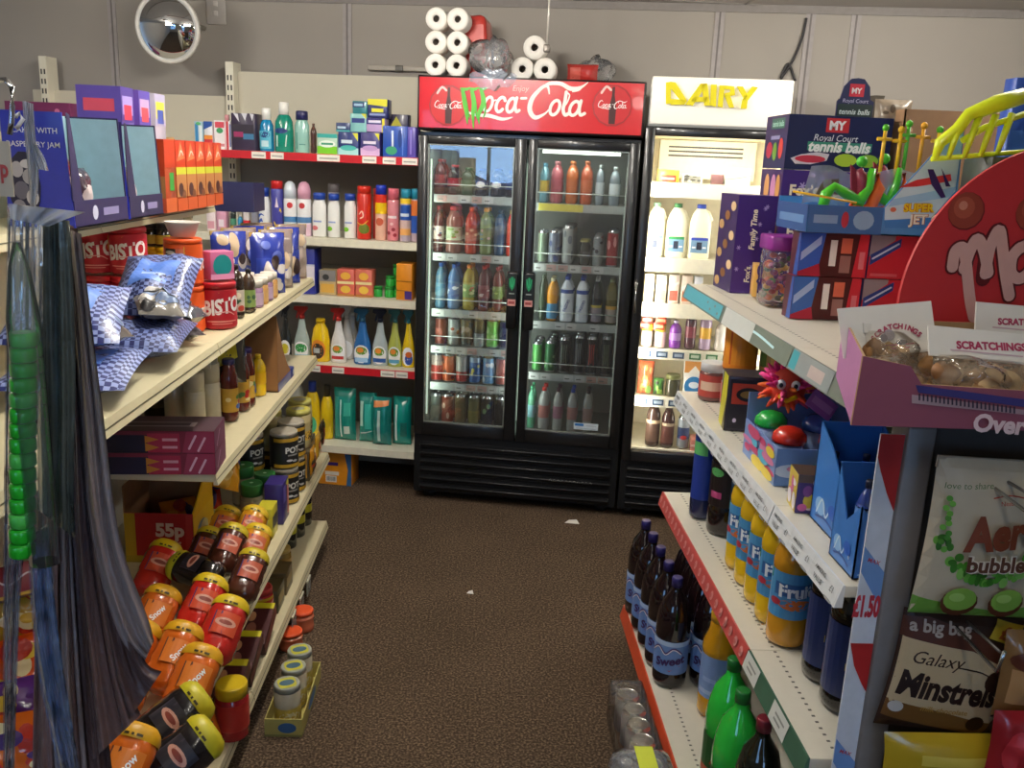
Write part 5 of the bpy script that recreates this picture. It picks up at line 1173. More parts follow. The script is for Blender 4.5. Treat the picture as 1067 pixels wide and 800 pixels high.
mins = [('r', 0, 0, 1, 1, '3c2418'), ('p', [(.02, .2), (.9, .08), (.98, .16), (.98, .62), (.6, .74), (.02, .78)], 'd0b890'), ('p', [(.02, .1), (.9, .0), (.95, .12), (.5, .2), (.02, .25)], '7c5428'),
        ('p', [(.0, .78), (.6, .74), (.98, .6), (.98, .7), (.6, .88), (.2, .96), (0, .94)], '5c3020'), ('t', 'Galaxy', .34, .64, .42, '3c2820', .0, .3, 0), ('s', [(.5, .6), (.7, .58), (.85, .52)], .012, '3c2820'),
        ('t', 'Minstrels', .5, .4, .86, '2c1c18', -.04, .05, .04, 1.25), ('e', .86, .5, .09, .09, '3c2418'), ('e', .8, .12, .08, .07, '2c1810'), ('e', .1, .2, .06, .05, 'c8c4c0'), ('t', 'milk chocolate', .5, .22, .4, 'b88c40'),
        ('t', 'a big bag', .3, .9, .5, 'c8b8a8', .05, 0, .03), ('p', [(.7, .86), (.96, .8), (.99, .97), (.76, 1)], 'd8b838'), ('t', '£1', .86, .9, .13, 'b05c28', -.3, 0, .04)]
p0 = aty(908, 756, 1.33); p1 = aty(1022, 768, 1.33); pt = aty(925, 634, 1.33); w = (p1-p0).length
put(pouch(round(w*1.08, 3), round(pt.z-p0.z, 3), .04, '4c3020', mins, wr=.08, seed=22, n=16, rough=.4, eps=.00035), 'sweet_bag', 'brown and cream bag of chocolate discs below the green mint bag', 'bag of sweets', ((p0.x+p1.x)/2+.012, 1.335, (p0.z+p1.z)/2-.0), 0, rot=(0, .1, 0))
p = aty(1000, 880, 1.31); put(pouch(.3, .13, .05, 'c8a828', [('r', .1, .2, .9, .5, 'a88418'), ('r', .2, .6, .7, .75, 'e0c850')], wr=.2, seed=23), 'sweet_bag', 'golden yellow sweet bag at the bottom edge under the chocolate discs bag', 'bag of sweets', (p.x-.01, 1.32, aty(1000, 765, 1.31).z-.13), 0)
p = aty(1066, 830, 1.27); put(pouch(.12, .14, .05, 'a02028', [('e', .4, .5, .3, .3, 'c83038')], wr=.3, seed=24), 'sweet_bag', 'dark red sweet bag in the lower right corner', 'bag of sweets', (p.x, 1.27, aty(1060, 738, 1.27).z-.14), 0)
p = aty(1082, 720, 1.33); put(pouch(.1, .16, .05, '8c6840', [('r', .1, .2, .7, .6, 'b88c5c'), ('e', .3, .7, .25, .1, '5c2c1c')], wr=.2, seed=25), 'sweet_bag', 'tan and brown sweet bag cut off by the right picture edge', 'bag of sweets', (p.x, 1.33, aty(1082, 665, 1.33).z-.16), 0)
# ---------------------------------------------------------------- pink tray with bags of scratchings
fl = onz(887, 443, 1.2525); bl = onz(871, 392, 1.2525)
zft = aty(900, 371, fl.y).z; zbt = aty(879, 331, bl.y).z
tr = empty('display_tray', (fl.x+.25, fl.y+.15, 1.2525), 0, 'pink cardboard display tray of scratchings bags on the end top shelf', 'tray')
T0 = Matrix.Translation((-(fl.x+.25), -(fl.y+.15), -1.2525))
TW = .62; th = .004; pk = mat('8c4c60', .6, noise=.05); pk2 = mat('b070a4', .55, noise=.05); br = mat('9c7c58', .8)
def fx(px): return aty(px, 440, fl.y).x-fl.x
def slab(P, nrm, m_out, m_in):
    b = MB(); b.T = T0; P = [Vector(p) for p in P]; n_ = Vector(nrm)*th; k = len(P)
    b.add(P, [tuple(range(k))], m_out); b.add([p+n_ for p in P], [tuple(reversed(range(k)))], m_in)
    for i in range(k): j = (i+1) % k; b.add([P[i], P[j], P[j]+n_, P[i]+n_], [(0, 1, 2, 3)], br)
    return b
zb = 1.2525; x9 = fx(940); x10 = fx(954)
def zpx(px, py): return aty(px, py, fl.y).z
xt = aty(900, 371, fl.y).x-fl.x
fp = [(fl.x, fl.y, zb), (fl.x+TW, fl.y, zb), (fl.x+TW, fl.y, zpx(1067, 415)), (fl.x+x10, fl.y, zpx(954, 400)), (fl.x+x9, fl.y, zpx(940, 381)), (fl.x+xt*.8, fl.y, zft)]
b = slab(fp, (0, 1, 0), pk, br); fo = b.obj('front_panel', tr)
def fz(p): return p
ov = aty(1067+20, 437, fl.y)
q = MB(); q.T = T0
H_ = zft-zb; WW = TW
def n2(px, py): p = aty(px, py, fl.y-.001); return ((p.x-fl.x)/WW, (p.z-zb)/H_)
A = [('p', [n2(954, 401), n2(1067, 416), n2(1140, 426), n2(1140, 436), n2(1067, 424), n2(957, 409)], '3c3878')]
A += [('p', [n2(950, 411), n2(1067, 427), n2(1140, 436), n2(1140, 440), n2(1067, 432), n2(950, 420)], 'a89098')]
for i in range(24):
    x_ = 957+i*4.2; A.append(('p', [n2(x_, 410+(x_-957)*.13), n2(x_+1.8, 410+(x_-957)*.13), n2(x_+1.8, 417+(x_-957)*.13), n2(x_, 417+(x_-957)*.13)], '2c2440'))
c = n2(1036, 440); A += [('t', 'Over 2', c[0]+.03, c[1]-.01, .17, 'e0c8cc', -.04, 0, .04)]
q.plane_art((fl.x, fl.y-.0004, zb), (WW, 0, 0), (0, 0, H_), A); q.obj('front_print', fo)
sp_ = [(bl.x, bl.y, zb), (fl.x, fl.y, zb), (fl.x+xt*.8, fl.y, zft), (bl.x-.0, bl.y, zbt)]
b = slab(sp_, (1, 0.2, 0), pk2, br); b.obj('side_panel', tr)
b = slab([(fl.x+TW, bl.y, zb), (bl.x, bl.y, zb), (bl.x, bl.y, zbt), (fl.x+TW, bl.y, zbt)], (0, -1, 0), pk, br); b.obj('back_panel', tr)
b = MB(); b.T = T0; b.add([(fl.x+.004, fl.y, zb+.002), (fl.x+TW, fl.y, zb+.002), (fl.x+TW, bl.y, zb+.002), (bl.x, bl.y, zb+.002)], [(0, 1, 2, 3)], br); b.obj('tray_floor', tr)
def arc_text(s, cx, cy, r, a0, a1, w, col, asp):
    out = []
    for i, ch in enumerate(s):
        a = a0+(a1-a0)*i/(len(s)-1); out.append(('t', ch, cx+r*sin(a), cy+r*cos(a)/asp, w*glyphs(ch, .05)[2]/.55, col, -a, 0, .05))
    return out
def scratch(key, w, h, seed, arc=True, hd=.42):
    def fn():
        b = MB(); rnd = random.Random(seed); ph = [rnd.uniform(0, 6) for _ in range(4)]
        hh = h*(1-hd)
        def side(s_):
            def f(x, y, e=0):
                a = max(0, 1-abs(2*x-1)**2.4)**.6*max(0, 1-abs(2*y-1)**2)**.5
                t = .045*a*(1+.25*sin(9*x+ph[0]+4*y)+.18*sin(15*y-6*x+ph[1]))
                return Vector(((x-.5)*w*(1-.08*y), s_*t-s_*e, y*hh))
            return f
        b.grid(lambda x, y: side(-1)(x, y), 14, 14, film('e8d8c0', .14, .08, 2.2, .7, scale=26, name='bag_film')); b.grid(lambda x, y: side(1)(1-x, y), 14, 14, film('e8d8c0', .14, .08, 2.2, .7, scale=26, name='bag_film'))
        c = MB()
        for i in range(30):
            x, z = rnd.uniform(-.38, .38)*w, rnd.uniform(.12, .75)*hh; yy = rnd.uniform(-.02, .014); s_ = rnd.uniform(.014, .026)
            col = rnd.choice(['c09868', 'a87c4c', 'd0b080', '8c6038', 'b88c58'])
            R = []
            for j in range(5):
                rr = sin(pi*(j+.5)/5)*s_; R.append([(x+rr*(1+.3*sin(3*k+i))*cos(2*pi*k/7), yy+.5*rr*sin(2*pi*k/7), z+s_*.8*(j-2)/2.2+.004*sin(5*k+i)) for k in range(7)])
            c.rings(R, mat(col, .6, noise=.2, scale=90))
        k = MB(); k.box(-w/2, w/2, -.0015, .0015, hh-.004, h, mat('dcd8d0', .5, noise=.03))
        if arc: A = arc_text('SCRATCHINGS', .58, -.1, .32, -.85, .85, .042, 'a83858', (h-hh)/w)+[('e', .5, .35, .06, .12, '9c98a0'), ('e', .44, .3, .04, .08, '6c6874'), ('r', .3, .12, .75, .15, 'b06078'), ('r', .35, .05, .7, .08, 'b06078'), ('e', .62, .18, .06, .06, '4c4c58')]
        else: A = [('t', 'SCRATCHINGS', .6, .45, .68, 'a83858', .06, 0, .05), ('r', .2, .15, .9, .2, 'c8a8b0')]
        k.front_art(-w/2, w/2, -.0018, hh, h, A)
        return [('bag_film', b), ('scratchings', c), ('header_card', k)]
    return spec(('scr', key), fn)
def putscr(key, pl, pr, Yb, px, pytop, h, tiltx, tilty, look, hd=.42, arc=True):
    a = aty(pl, pytop, Yb); b_ = aty(pr, pytop, Yb); w = b_.x-a.x
    put(scratch(key, round(w, 3), h, hash_(key), arc, hd), 'scratchings_bag', look, 'snack bag', ((a.x+b_.x)/2, Yb, a.z-h*cos(tiltx)), 0, rot=(tiltx, tilty, 0), group=None)
def hash_(s): return sum(ord(c)*(i+1) for i, c in enumerate(s))
putscr('one', 903, 1004, fl.y+.17, 955, 323, .19, -.35, -.12, 'clear bag of scratchings with arched red lettering on its card, in pink tray')
putscr('two', 985, 1100, fl.y+.05, 1040, 352, .15, -.5, .06, 'clear bag of scratchings lying in front with straight red lettering', .3, False)
putscr('three', 1028, 1120, fl.y+.24, 1070, 322, .17, -.3, .05, 'clear bag of scratchings behind the others at the right', .3, False)
a = aty(890, 345, fl.y+.27); put(scratch('four', .09, .12, 77, False, .1), 'scratchings_bag', 'small clear bag with pale card at the left end of pink tray', 'snack bag', (a.x+.045, fl.y+.2, 1.25), 0, rot=(-.3, 0, .3))
# ---------------------------------------------------------------- big round red sign
SY = bl.y+.05; c0 = aty(1102, 323, SY); ce = aty(943, 284, SY); R_ = math.hypot(c0.x-ce.x, c0.z-ce.z)
s_ = empty('round_sign', (c0.x, SY, c0.z), 0, 'large round red cardboard sign with brown balls and pale lettering', 'sign')
zc_ = 1.2555-c0.z; a0_ = math.asin(zc_/R_); q = MB(); q.prism([(R_*cos(a0_+(pi-2*a0_)*i/64), R_*sin(a0_+(pi-2*a0_)*i/64)) for i in range(65)], -.004, .004, mat('b4282c', .5, noise=.04)); q.obj('disc', s_)
q = MB(); q.box(-.04, .04, .005, .012, zc_, .1, br); q.box(-.04, .04, .005, .1, zc_, zc_+.004, br); q.obj('card_stand', s_)
def sp2(px, py): p = aty(px, py, SY-.005); return (p.x-c0.x+R_)/(2*R_), (p.z-c0.z+R_)/(2*R_)
A = []
for (cx, cy, rr) in ((1007, 220, 17.5), (1078, 222, 18), (1003, 222, 0)):
    if rr:
        c = sp2(cx, cy); k = rr/164/2*1.0; A += [('e', c[0], c[1], k*1.05, k*1.05, '6c1c1c'), ('e', c[0]-.002, c[1]+.002, k, k, '8c3828'), ('e', c[0]-.008, c[1]+.01, k*.6, k*.6, 'a04c38'), ('e', c[0]-.012, c[1]+.016, k*.25, k*.25, 'c07c68')]
mw_ = .034
for pts in ([(992, 278), (995, 262), (1003, 258), (1006, 272), (1006, 276)], [(1004, 280), (1010, 262), (1018, 249), (1025, 262), (1029, 284)], [(1024, 290), (1028, 262), (1035, 246), (1041, 240), (1044, 258), (1047, 285), (1055, 322), (1066, 335)][0:6]+[(1051, 308)],
            [(1062, 258), (1054, 268), (1053, 284), (1062, 290), (1074, 280), (1078, 262), (1070, 256), (1063, 258)], [(1079, 262), (1078, 282), (1086, 290)]):
    A.append(('s', [sp2(*p) for p in pts], mw_+.012, '5c1418'))
for pts in ([(992, 278), (995, 262), (1003, 258), (1006, 272), (1010, 310), (1014, 330)], [(1004, 280), (1010, 262), (1018, 249), (1025, 262), (1029, 284)], [(1026, 285), (1030, 262), (1035, 248), (1041, 240), (1044, 258), (1047, 285), (1051, 308)],
            [(1062, 258), (1054, 268), (1053, 284), (1062, 290), (1074, 280), (1078, 262), (1070, 256), (1063, 258)], [(1079, 262), (1078, 282), (1086, 290)]):
    A.append(('s', [sp2(*p) for p in pts], mw_, 'c89c94'))
t = MB(); t.plane_art((-R_, -.0045, -R_), (2*R_, 0, 0), (0, 0, 2*R_), A, eps=.0002); t.obj('sign_print', s_)

# ---------------------------------------------------------------- bottom shelf: squash and soft drinks
sweet = [('r', 0, 0, 1, 1, '6c90cc'), ('p', [(0, .0), (1, .1), (1, .0)], '4868a8'), ('r', 0, .86, 1, 1, 'b0c8e8'), ('s', [(.1, .62), (.25, .8), (.4, .62), (.55, .8), (.7, .66)], .05, '4c2870'), ('s', [(.1, .6), (.25, .78), (.4, .6), (.55, .78), (.7, .64)], .02, 'f0e8f0'), ('t', 'Sweet', .5, .42, .6, '3c2060', .2, .2, .04), ('p', [(.3, .2), (.7, .28), (.5, .1)], 'b02850')]
viml = lambda: bottle(.335, .05, '1c1014', '2c2468', '6c90cc', sweet, lz=(.14, .46), shoulder=.6, neck=.3, rough=.08, capr=.32)
for k in range(5):
    put(viml(), 'squash_bottle', 'dark squash bottle with blue label and purple cap, aisle-side column, %s' % ('nearest', 'second', 'third', 'fourth', 'fifth and furthest')[k], 'drink', (.60-.004*k, 2.335+.104*k, .13), -.25, 'dark squash bottles on the bottom shelf')
for k in range(4):
    put(viml(), 'squash_bottle', 'dark squash bottle with blue label and purple cap, inner column, %s' % ('nearest', 'second', 'third', 'furthest')[k], 'drink', (.712, 2.34+.104*k, .13), -.25, 'dark squash bottles on the bottom shelf')
p = onz(744, 742, .13); put(bottle(.31, .051, 'c89018', 'd09c20', '7c98cc', [('r', .1, .1, .9, .2, 'a8bce0'), ('r', .2, .4, .8, .5, '98b0dc')], lz=(.2, .62), shoulder=.66, rough=.15, neck=.6), 'squash_bottle', 'orange squash bottle with pale blue label standing before the dark ones', 'drink', (p.x, p.y, .13), -.3)
gr = [('r', 0, 0, 1, 1, '2c5c2c'), ('r', 0, .0, 1, .2, 'c85c40'), ('t', 'JUST', .5, .6, .5, 'c03828', 1.2, 0, .05)]
for k, (px, py, look) in enumerate(((766, 686, 'further'), (775, 719, 'nearer'))):
    p = onz(px, py, .13+.34); put(bottle(.34, .055, '28c040', '1c7430', '3c8c3c', gr, lz=(.1, .42), shoulder=.55, neck=.28, rough=.06), 'soda_bottle', 'large bright green lemonade bottle with dark green cap, %s of the two' % look, 'drink', (p.x, p.y, .13), -.5, 'green lemonade bottles')
p = onz(797, 748, .47); put(bottle(.34, .052, '1c2018', '7c2030', '50343c', (), lz=(.1, .42), shoulder=.55, neck=.28, rough=.06), 'soda_bottle', 'large dark cola bottle with maroon cap beside the green lemonade', 'drink', (p.x, p.y, .13), -.5)
# tray of cans on the floor
p = onz(652, 721, .125); p2 = onz(674, 769, .125); dv = (p2-p)/3
ct = empty('can_tray', (p.x, (p.y+p2.y)/2, 0), math.atan2(-dv.x, dv.y)*0, 'shrink-wrapped tray of silver-topped food cans on the floor', 'tray')
q = MB(); y0, y1 = p2.y-.056-(p.y+p2.y)/2, p.y+.05-(p.y+p2.y)/2
q.box(-.04, .055, y0, y1, 0, .004, br); 
for a in ((-.04, -.037, y0, y1), (.052, .055, y0, y1), (-.04, .055, y0, y0+.003), (-.04, .055, y1-.003, y1)): q.box(a[0], a[1], a[2], a[3], .0, .05, mat('a89878', .7))
q.obj('card_tray', ct)
q = MB(); q.rbox(-.043, .058, y0-.003, y1+.003, .001, .137, .012, film('d8d8e0', .06, .1, .9, .4, scale=24, name='shrink_film'), n=2); q.obj('shrink_film', ct)
for k in range(4):
    pp = p+dv*k; put(can(.115, .0345, [(1, 'a8a4a0')], [('r', .3, .2, .7, .8, '8c88a0')], top='c8c4bc', cap_tab=False), 'food_can', 'silver-topped food can in the wrapped floor tray, %s from the far end' % ('first', 'second', 'third', 'fourth')[k], 'can', (pp.x+.006, pp.y, .005), 0, 'cans in the floor tray')
pp = onz(668, 808, .2); pk_ = empty('bottle_multipack', (pp.x, pp.y-.04, 0), 0, 'clear wrapped multipack with yellow label beside the can tray', 'multipack')
q = MB(); q.rbox(-.075, .085, -.12, .12, 0, .235, .04, film('d8dce4', .22, .1, 1.8, .8, scale=20, name='shrink_film'), n=3); q.obj('shrink_film', pk_)
q = MB(); q.front_art(-.01, .03, 0, 0, .1, [('r', 0, 0, 1, 1, 'd8e040')]); q.T = Matrix(); q2 = MB(); q2.top_art(-.01, .035, -.1, .1, .236, [('r', 0, 0, 1, 1, 'd0dc40')]+list(bars(.15, .2, .85, .5, n=6))); q2.obj('yellow_label', pk_)
for i in range(2):
    for j in range(3):
        q = MB(); q.lathe([(.026, .004), (.03, .01), (.03, .13), (.022, .17), (.012, .19), (.012, .2)], mat('a8b0b8', .1, coat=.6), 14, cx=-.03+.068*i, cy=-.072+.072*j); qo = q.obj('bottle', pk_)
        q = MB(); q.lathe([(.014, .195), (.014, .215)], mat('6c7480', .4), 12, cx=-.03+.068*i, cy=-.072+.072*j); q.obj('bottle_cap', qo)
# ---------------------------------------------------------------- second shelf: juice
oj = [('r', 0, 0, 1, 1, '4890c4'), ('p', [(0, 0), (1, 0), (1, .3), (.5, .4), (0, .3)], 'e08c30'), ('e', .5, .32, .3, .12, 'd86c28'), ('r', .12, .5, .88, .78, '2c5c98'), ('t', 'Fruit', .5, .63, .6, 'f0f4f8', .05, 0, .04), ('p', [(0, .8), (.5, 1), (1, .82), (1, 1), (0, 1)], '3c8c4c'), ('e', .15, .35, .1, .08, 'b03040'), ('p', [(.8, .35), (1, .45), (1, .7), (.85, .55)], '5ca050')]
for k in range(5):
    put(bottle(.3, .0455, 'dcb41c' if k < 4 else 'c88c20', 'e8a020', '4890c4', oj, lz=(.24, .62), shoulder=.68, neck=.4, rough=.12, coat=.5), 'juice_bottle', 'orange juice drink bottle, %s of the row on the shelf above the squash' % ('furthest', 'second furthest', 'middle one', 'second nearest', 'nearest')[k], 'drink', (.745-.002*k, 2.235-.0975*k, .55), -.45+.1*k, 'orange juice drinks')
put(bottle(.3, .05, '1c1416', '3c2c30', '3c6c9c', [('r', 0, 0, .62, 1, '1c1416'), ('e', .3, .8, .16, .1, '58a860'), ('r', .2, .2, .45, .35, 'b0487c')], lz=(.3, .75), shoulder=.78, neck=.4), 'squash_bottle', 'fat black squash bottle with blue label behind the orange juice', 'drink', (.755, 2.47, .55), -.4)
put(bottle(.32, .036, '1c2448', 'd0d828', '20388c', [('r', .1, .7, .6, .9, '5cb068')], lz=(.2, .85), shoulder=.86, neck=.6), 'squash_bottle', 'slim navy bottle with lime yellow cap at the far end', 'drink', (.715, 2.585, .55), -.4)
put(bottle(.32, .048, '2c1810', '3c2018', '6c3020', (), lz=(.2, .6)), 'soda_bottle', 'brown bottle behind the nearest orange juice', 'drink', (.865, 1.93, .55), -.4)
pepl = [('r', 0, 0, 1, 1, '1c2c5c'), ('p', [(0, .1), (1, .3), (1, .45), (0, .25)], 'd87038'), ('p', [(0, .5), (1, .6), (1, .7), (0, .6)], '3c90c8'), ('p', [(.5, .4), (1, .3), (1, .4), (.5, .5)], 'e0c840')]
for k in range(3):
    put(bottle(.32, .05, '14100f', '20305c', '1c2c5c', pepl, lz=(.12, .62), shoulder=.66, neck=.3), 'soda_bottle', 'black cola bottle with blue and orange label, %s beside the price strip' % ('furthest', 'middle', 'nearest')[k], 'drink', (.775, 1.70-.108*k, .55), -.6, 'black cola bottles')
# ---------------------------------------------------------------- third shelf: toys and sweets
def tubset(key, r, h, col, lid, lh=.12): return jar(h, r, col, lid, lid_h=lh)
put(jar(.12, .042, '6c4440', 'd8dadc', 'b04840', [('r', .2, .3, .8, .7, 'd8b8a0')], lid_h=.22), 'sweet_tub', 'white-lidded sweet tub at the far end of the toy shelf', 'tub', (.745, 2.70, .9), -.4)
put(jar(.11, .048, 'c8c0bc', 'dcdcdc', 'c87c78', blot(51, ['d04c5c', 'e8e0e0'], 8), lid_h=.22), 'sweet_tub', 'white-lidded sweet tub under an orange jar, left one', 'tub', (.80, 2.62, .9), -.4)
put(jar(.11, .048, 'c8c0bc', 'dcdcdc', 'b89490', blot(52, ['c04c5c', 'e8e0e0', '8c5c50'], 8), lid_h=.22), 'sweet_tub', 'white-lidded sweet tub under an orange jar, right one', 'tub', (.90, 2.58, .9), -.4)
put(jar(.2, .05, 'd07020', 'a83820', 'd88024', [('r', .1, .1, .9, .9, 'dc8c28'), ('r', .3, .1, .34, .9, 'b84c20')], lid_h=.14, lz=(.06, .8)), 'sweet_jar', 'tall orange sweet jar with dark red lid', 'jar', (.80, 2.62, 1.012), -.4)
put(jar(.2, .05, '8c7840', '6c4430', 'b09060', [('r', .1, .1, .3, .9, '587838'), ('r', .4, .1, .5, .9, 'd8b060'), ('r', .6, .1, .8, .9, 'a83828')], lid_h=.1, lz=(.06, .85)), 'sweet_jar', 'tall multicoloured sweet jar beside the orange jar', 'jar', (.90, 2.58, 1.012), -.4)
put(jar(.2, .05, '70482c', '5c3828', '9c5838', blot(53, ['d88838', '588038'], 8), lid_h=.1, lz=(.06, .85)), 'sweet_jar', 'tall brown sweet jar, rightmost and deepest on the toy shelf', 'jar', (.99, 2.50, .9), -.4)
fb = [('r', .05, .05, .95, .95, '201c28'), ('r', .1, .5, .95, .88, 'b83c28'), ('e', .45, .68, .26, .13, '1c1418'), ('e', .45, .68, .18, .07, '8c6c30'), ('p', [(.6, .5), (.95, .7), (.95, .88), (.8, .85)], 'e07c20'), ('e', .2, .2, .04, .04, 'd8c8e0'), ('e', .7, .3, .05, .05, 'a890c0')]
put(carton(.13, .1, .155, '2c2434', fb, [('p', [(0, 0), (1, 0), (1, 1), (.3, 1)], 'ccc828'), ('p', [(.6, 0), (1, 0), (1, .6)], '58503c')], [('r', 0, 0, 1, 1, '3c3840')]), 'toy_box', 'black box with red panel and yellow side on the toy shelf', 'box', (.765, 2.40, .9), -.12)
p = aty(778, 404, 2.2); put(carton(.15, .01, .09, 'c0b820', [('r', .05, .6, .9, .7, '8c9820')]), 'yellow_card', 'plain yellow-green card leaning between black box and toys', 'card', (.80, 2.30, .975), 0, rot=(-.6, .5, 0)) if 0 else None
# display of putty tubs
p = onz(770, 475, .9)
db = empty('toy_display_box', (.80, 2.04, .9015), 0, 'printed blue and pink display box holding glittery lidded tubs', 'display box')
q = MB(); q.box(-.105, .12, -.12, .13, 0, .003, br)
for a, z_ in (((-.105, -.102, -.12, .13), .09), ((.117, .12, -.12, .13), .16), ((-.105, .12, .127, .13), .16), ((-.105, .12, -.12, -.117), .09)): q.box(a[0], a[1], a[2], a[3], 0, z_, mat('7088c0', .5))
q.front_art(-.105, .12, -.1202, 0, .09, [('r', 0, 0, 1, 1, '6c90c8')]+list(blot(61, ['d88cb0', 'e8d048', '48a0c8', 'c8d8f0'], 14, .2)))
q.left_art(-.1052, -.12, .13, 0, .09, [('r', 0, 0, 1, 1, '7c98cc')]+list(blot(62, ['d07ca8', 'e8d048', '58b0d0', 'c84c78'], 16, .2)))
q.obj('tray', db)
for k, (x, y, lid, look) in enumerate(((.735, 2.10, '18a040', 'green glitter lid'), (.745, 1.99, 'c02818', 'red glitter lid, aisle side'), (.85, 1.97, 'c02818', 'red glitter lid, inner side'), (.855, 2.10, '2c60c0', 'blue lid'))):
    def dome(lid=lid):
        a = MB(); a.lathe([(.03, 0), (.038, .02), (.042, .105)], mat('88a0d0', .15, coat=.5), 18)
        c = MB(); c.lathe([(.047, .1), (.05, .108), (.047, .125), (.03, .142), (.004, .148)], mat(lid, .25, noise=.35, scale=300, coat=.6), 20)
        return [('pot', a), ('lid', c)]
    put(spec(('dome', k), dome), 'putty_tub', 'toy tub with %s in the printed display box' % look, 'toy', (x, y, .904), 0, sc=(.82, .82, .82))
def spiky():
    b = MB(); rnd = random.Random(3); b.ball((0, 0, .055), .045, .045, .052, mat('e84c38', .5), 18, 10)
    for i in range(70):
        a, e_ = rnd.uniform(0, 2*pi), rnd.uniform(-.9, 1.4); d = Vector((cos(a)*cos(e_), sin(a)*cos(e_), sin(e_))); c = Vector((0, 0, .055))
        b.tube([c+d*.04, c+d*.06, c+d*rnd.uniform(.066, .08)], [.009, .006, .002], mat('e83c90' if d.z > .1 else rnd.choice(['f05030', 'f0508c', 'f07028']), .5), 5)
    f = MB(); f.tube([(-.02, -.046, .04), (0, -.052, .03), (.022, -.046, .042)], .006, mat('f0c818', .4)); 
    eyes = MB(); 
    for s_ in (-1, 1): eyes.ball((s_*.017, -.046, .068), .011, .008, .013, mat('e8e8f0', .3)); eyes.ball((s_*.017, -.054, .068), .005, .003, .006, mat('102030', .3))
    return [('rubber_body', b), ('mouth', f), ('eyes', eyes)]
put(spec('spiky', spiky), 'squishy_toy', 'spiky pink and orange rubber creature with yellow smile on the toy tubs', 'toy', (.775, 2.12, 1.03), -.3)
def spiky2():
    b = MB(); rnd = random.Random(9); b.ball((0, 0, .05), .04, .04, .045, mat('d84c90', .5), 16, 9)
    for i in range(60):
        a, e_ = rnd.uniform(0, 2*pi), rnd.uniform(-.9, 1.4); d = Vector((cos(a)*cos(e_), sin(a)*cos(e_), sin(e_))); c = Vector((0, 0, .05))
        b.tube([c+d*.035, c+d*.055, c+d*rnd.uniform(.06, .072)], [.008, .006, .002], mat('c8c828' if d.z > .2 else 'e0408c', .5), 5)
    return [('rubber_body', b)]
put(spec('spiky2', spiky2), 'squishy_toy', 'spiky yellow and pink rubber ball behind the smiling creature', 'toy', (.88, 2.16, 1.03), 0)
put(carton(.075, .006, .045, 'b868b8', [('r', .1, .3, .9, .7, 'd890d0')]), 'swing_tag', 'small pink cardboard tag leaning beside the rubber creature', 'tag', (.83, 2.06, 1.04), 0, rot=(-.2, .6, 0))
# purple carton and blue spray boxes
pb = [('r', 0, 0, 1, 1, '4c3878'), ('r', 0, .8, 1, 1, '705848')]+list(blot(63, ['d86ca8', 'e0c848', 'e8d8e8', '885098'], 9, .22))
put(carton(.07, .07, .085, '5c4888', pb, [('r', 0, 0, 1, 1, 'd0b848')]+list(blot(64, ['d05c98', 'f0e8f0'], 7, .25)), [('r', 0, 0, 1, 1, '504038')]), 'sweet_box', 'small purple, pink and yellow printed carton at the shelf edge', 'box', (.727, 1.79, .9), -.1)
def bluebox(key, w, d, h, text, notch):
    def fn():
        b = MB(); m = mat('3c7ccc', .4, coat=.3, noise=.1, scale=12); hi = h; lo = h*.45
        b.box(-w/2, w/2, -d/2, d/2, 0, .003, br)
        b.box(-w/2, w/2, d/2-.003, d/2, 0, hi, m)
        b.prism([(0, 0)], 0, 0, m) if 0 else None
        for x in (-w/2, w/2-.003):
            V = [(x, -d/2, 0), (x, d/2, 0), (x, d/2, hi), (x, 0, lo*1.1 if notch else hi*.8), (x, -d/2, hi*.75 if notch else lo)]; V += [(a+.003, c, e_) for a, c, e_ in V]
            b.add(V, [(4, 3, 2, 1, 0), (5, 6, 7, 8, 9)]+[(i, (i+1) % 5, (i+1) % 5+5, i+5) for i in range(5)], m)
        if notch: b.prism([(-w/2, 0), (w/2, 0), (w/2, hi*.75), (0, hi*.35), (-w/2, hi*.75)], -d/2, -d/2+.003, m)
        else: b.box(-w/2, w/2, -d/2, -d/2+.003, 0, lo, m)
        A = [('e', .3, .55, .2, .1, '88b8e8'), ('e', .75, .25, .2, .08, '2858b0'), ('e', .2, .15, .14, .06, '98c8f0')]
        if text: A += [('t', text, .5, .3, .75, '1c2c58', .05, .1, .05), ('t', 'Spray', .5, .3, .0001, '1c2c58')][:1]
        zt = lo if not notch else hi*.33
        b.front_art(-w/2, w/2, -d/2-.0002, 0, zt, A)
        b.left_art(-w/2-.0002, -d/2, d/2, 0, lo*.9, [('e', .3, .5, .16, .22, '88b8e8'), ('s', [(.2, .3), (.35, .7), (.5, .35), (.65, .7), (.8, .4)], .03, 'c8e0f4'), ('s', [(.2, .2), (.5, .3), (.8, .2)], .03, '204898'), ('e', .7, .6, .14, .18, '2c60c0')])
        return [('printed_carton', b)]
    return spec(('bb', key), fn)
put(bluebox('a', .13, .16, .21, '', False), 'candy_display_box', 'tall blue open display box for candy sprays behind the notched one', 'display box', (.78, 1.66, .9), 0)
put(bluebox('b', .12, .11, .185, 'Spray', True), 'candy_display_box', 'blue V-notched display box with dark lettering next to the post', 'display box', (.745, 1.50, .9), 0)
k_ = 0
for (x, y) in ((.74, 1.71), (.80, 1.70), (.76, 1.63), (.83, 1.64)):
    put(bottle(.15, .018, '3050a8', '1c2448', '5888d0', blot(70+k_, ['c8d8f0', '182858'], 4, .3), lz=(.1, .6)), 'candy_spray', 'blue candy spray bottle in the tall display box, %s' % ('far left', 'far right', 'near left', 'near right')[k_], 'sweet', (x, y, .904), -.4, 'candy sprays'); k_ += 1
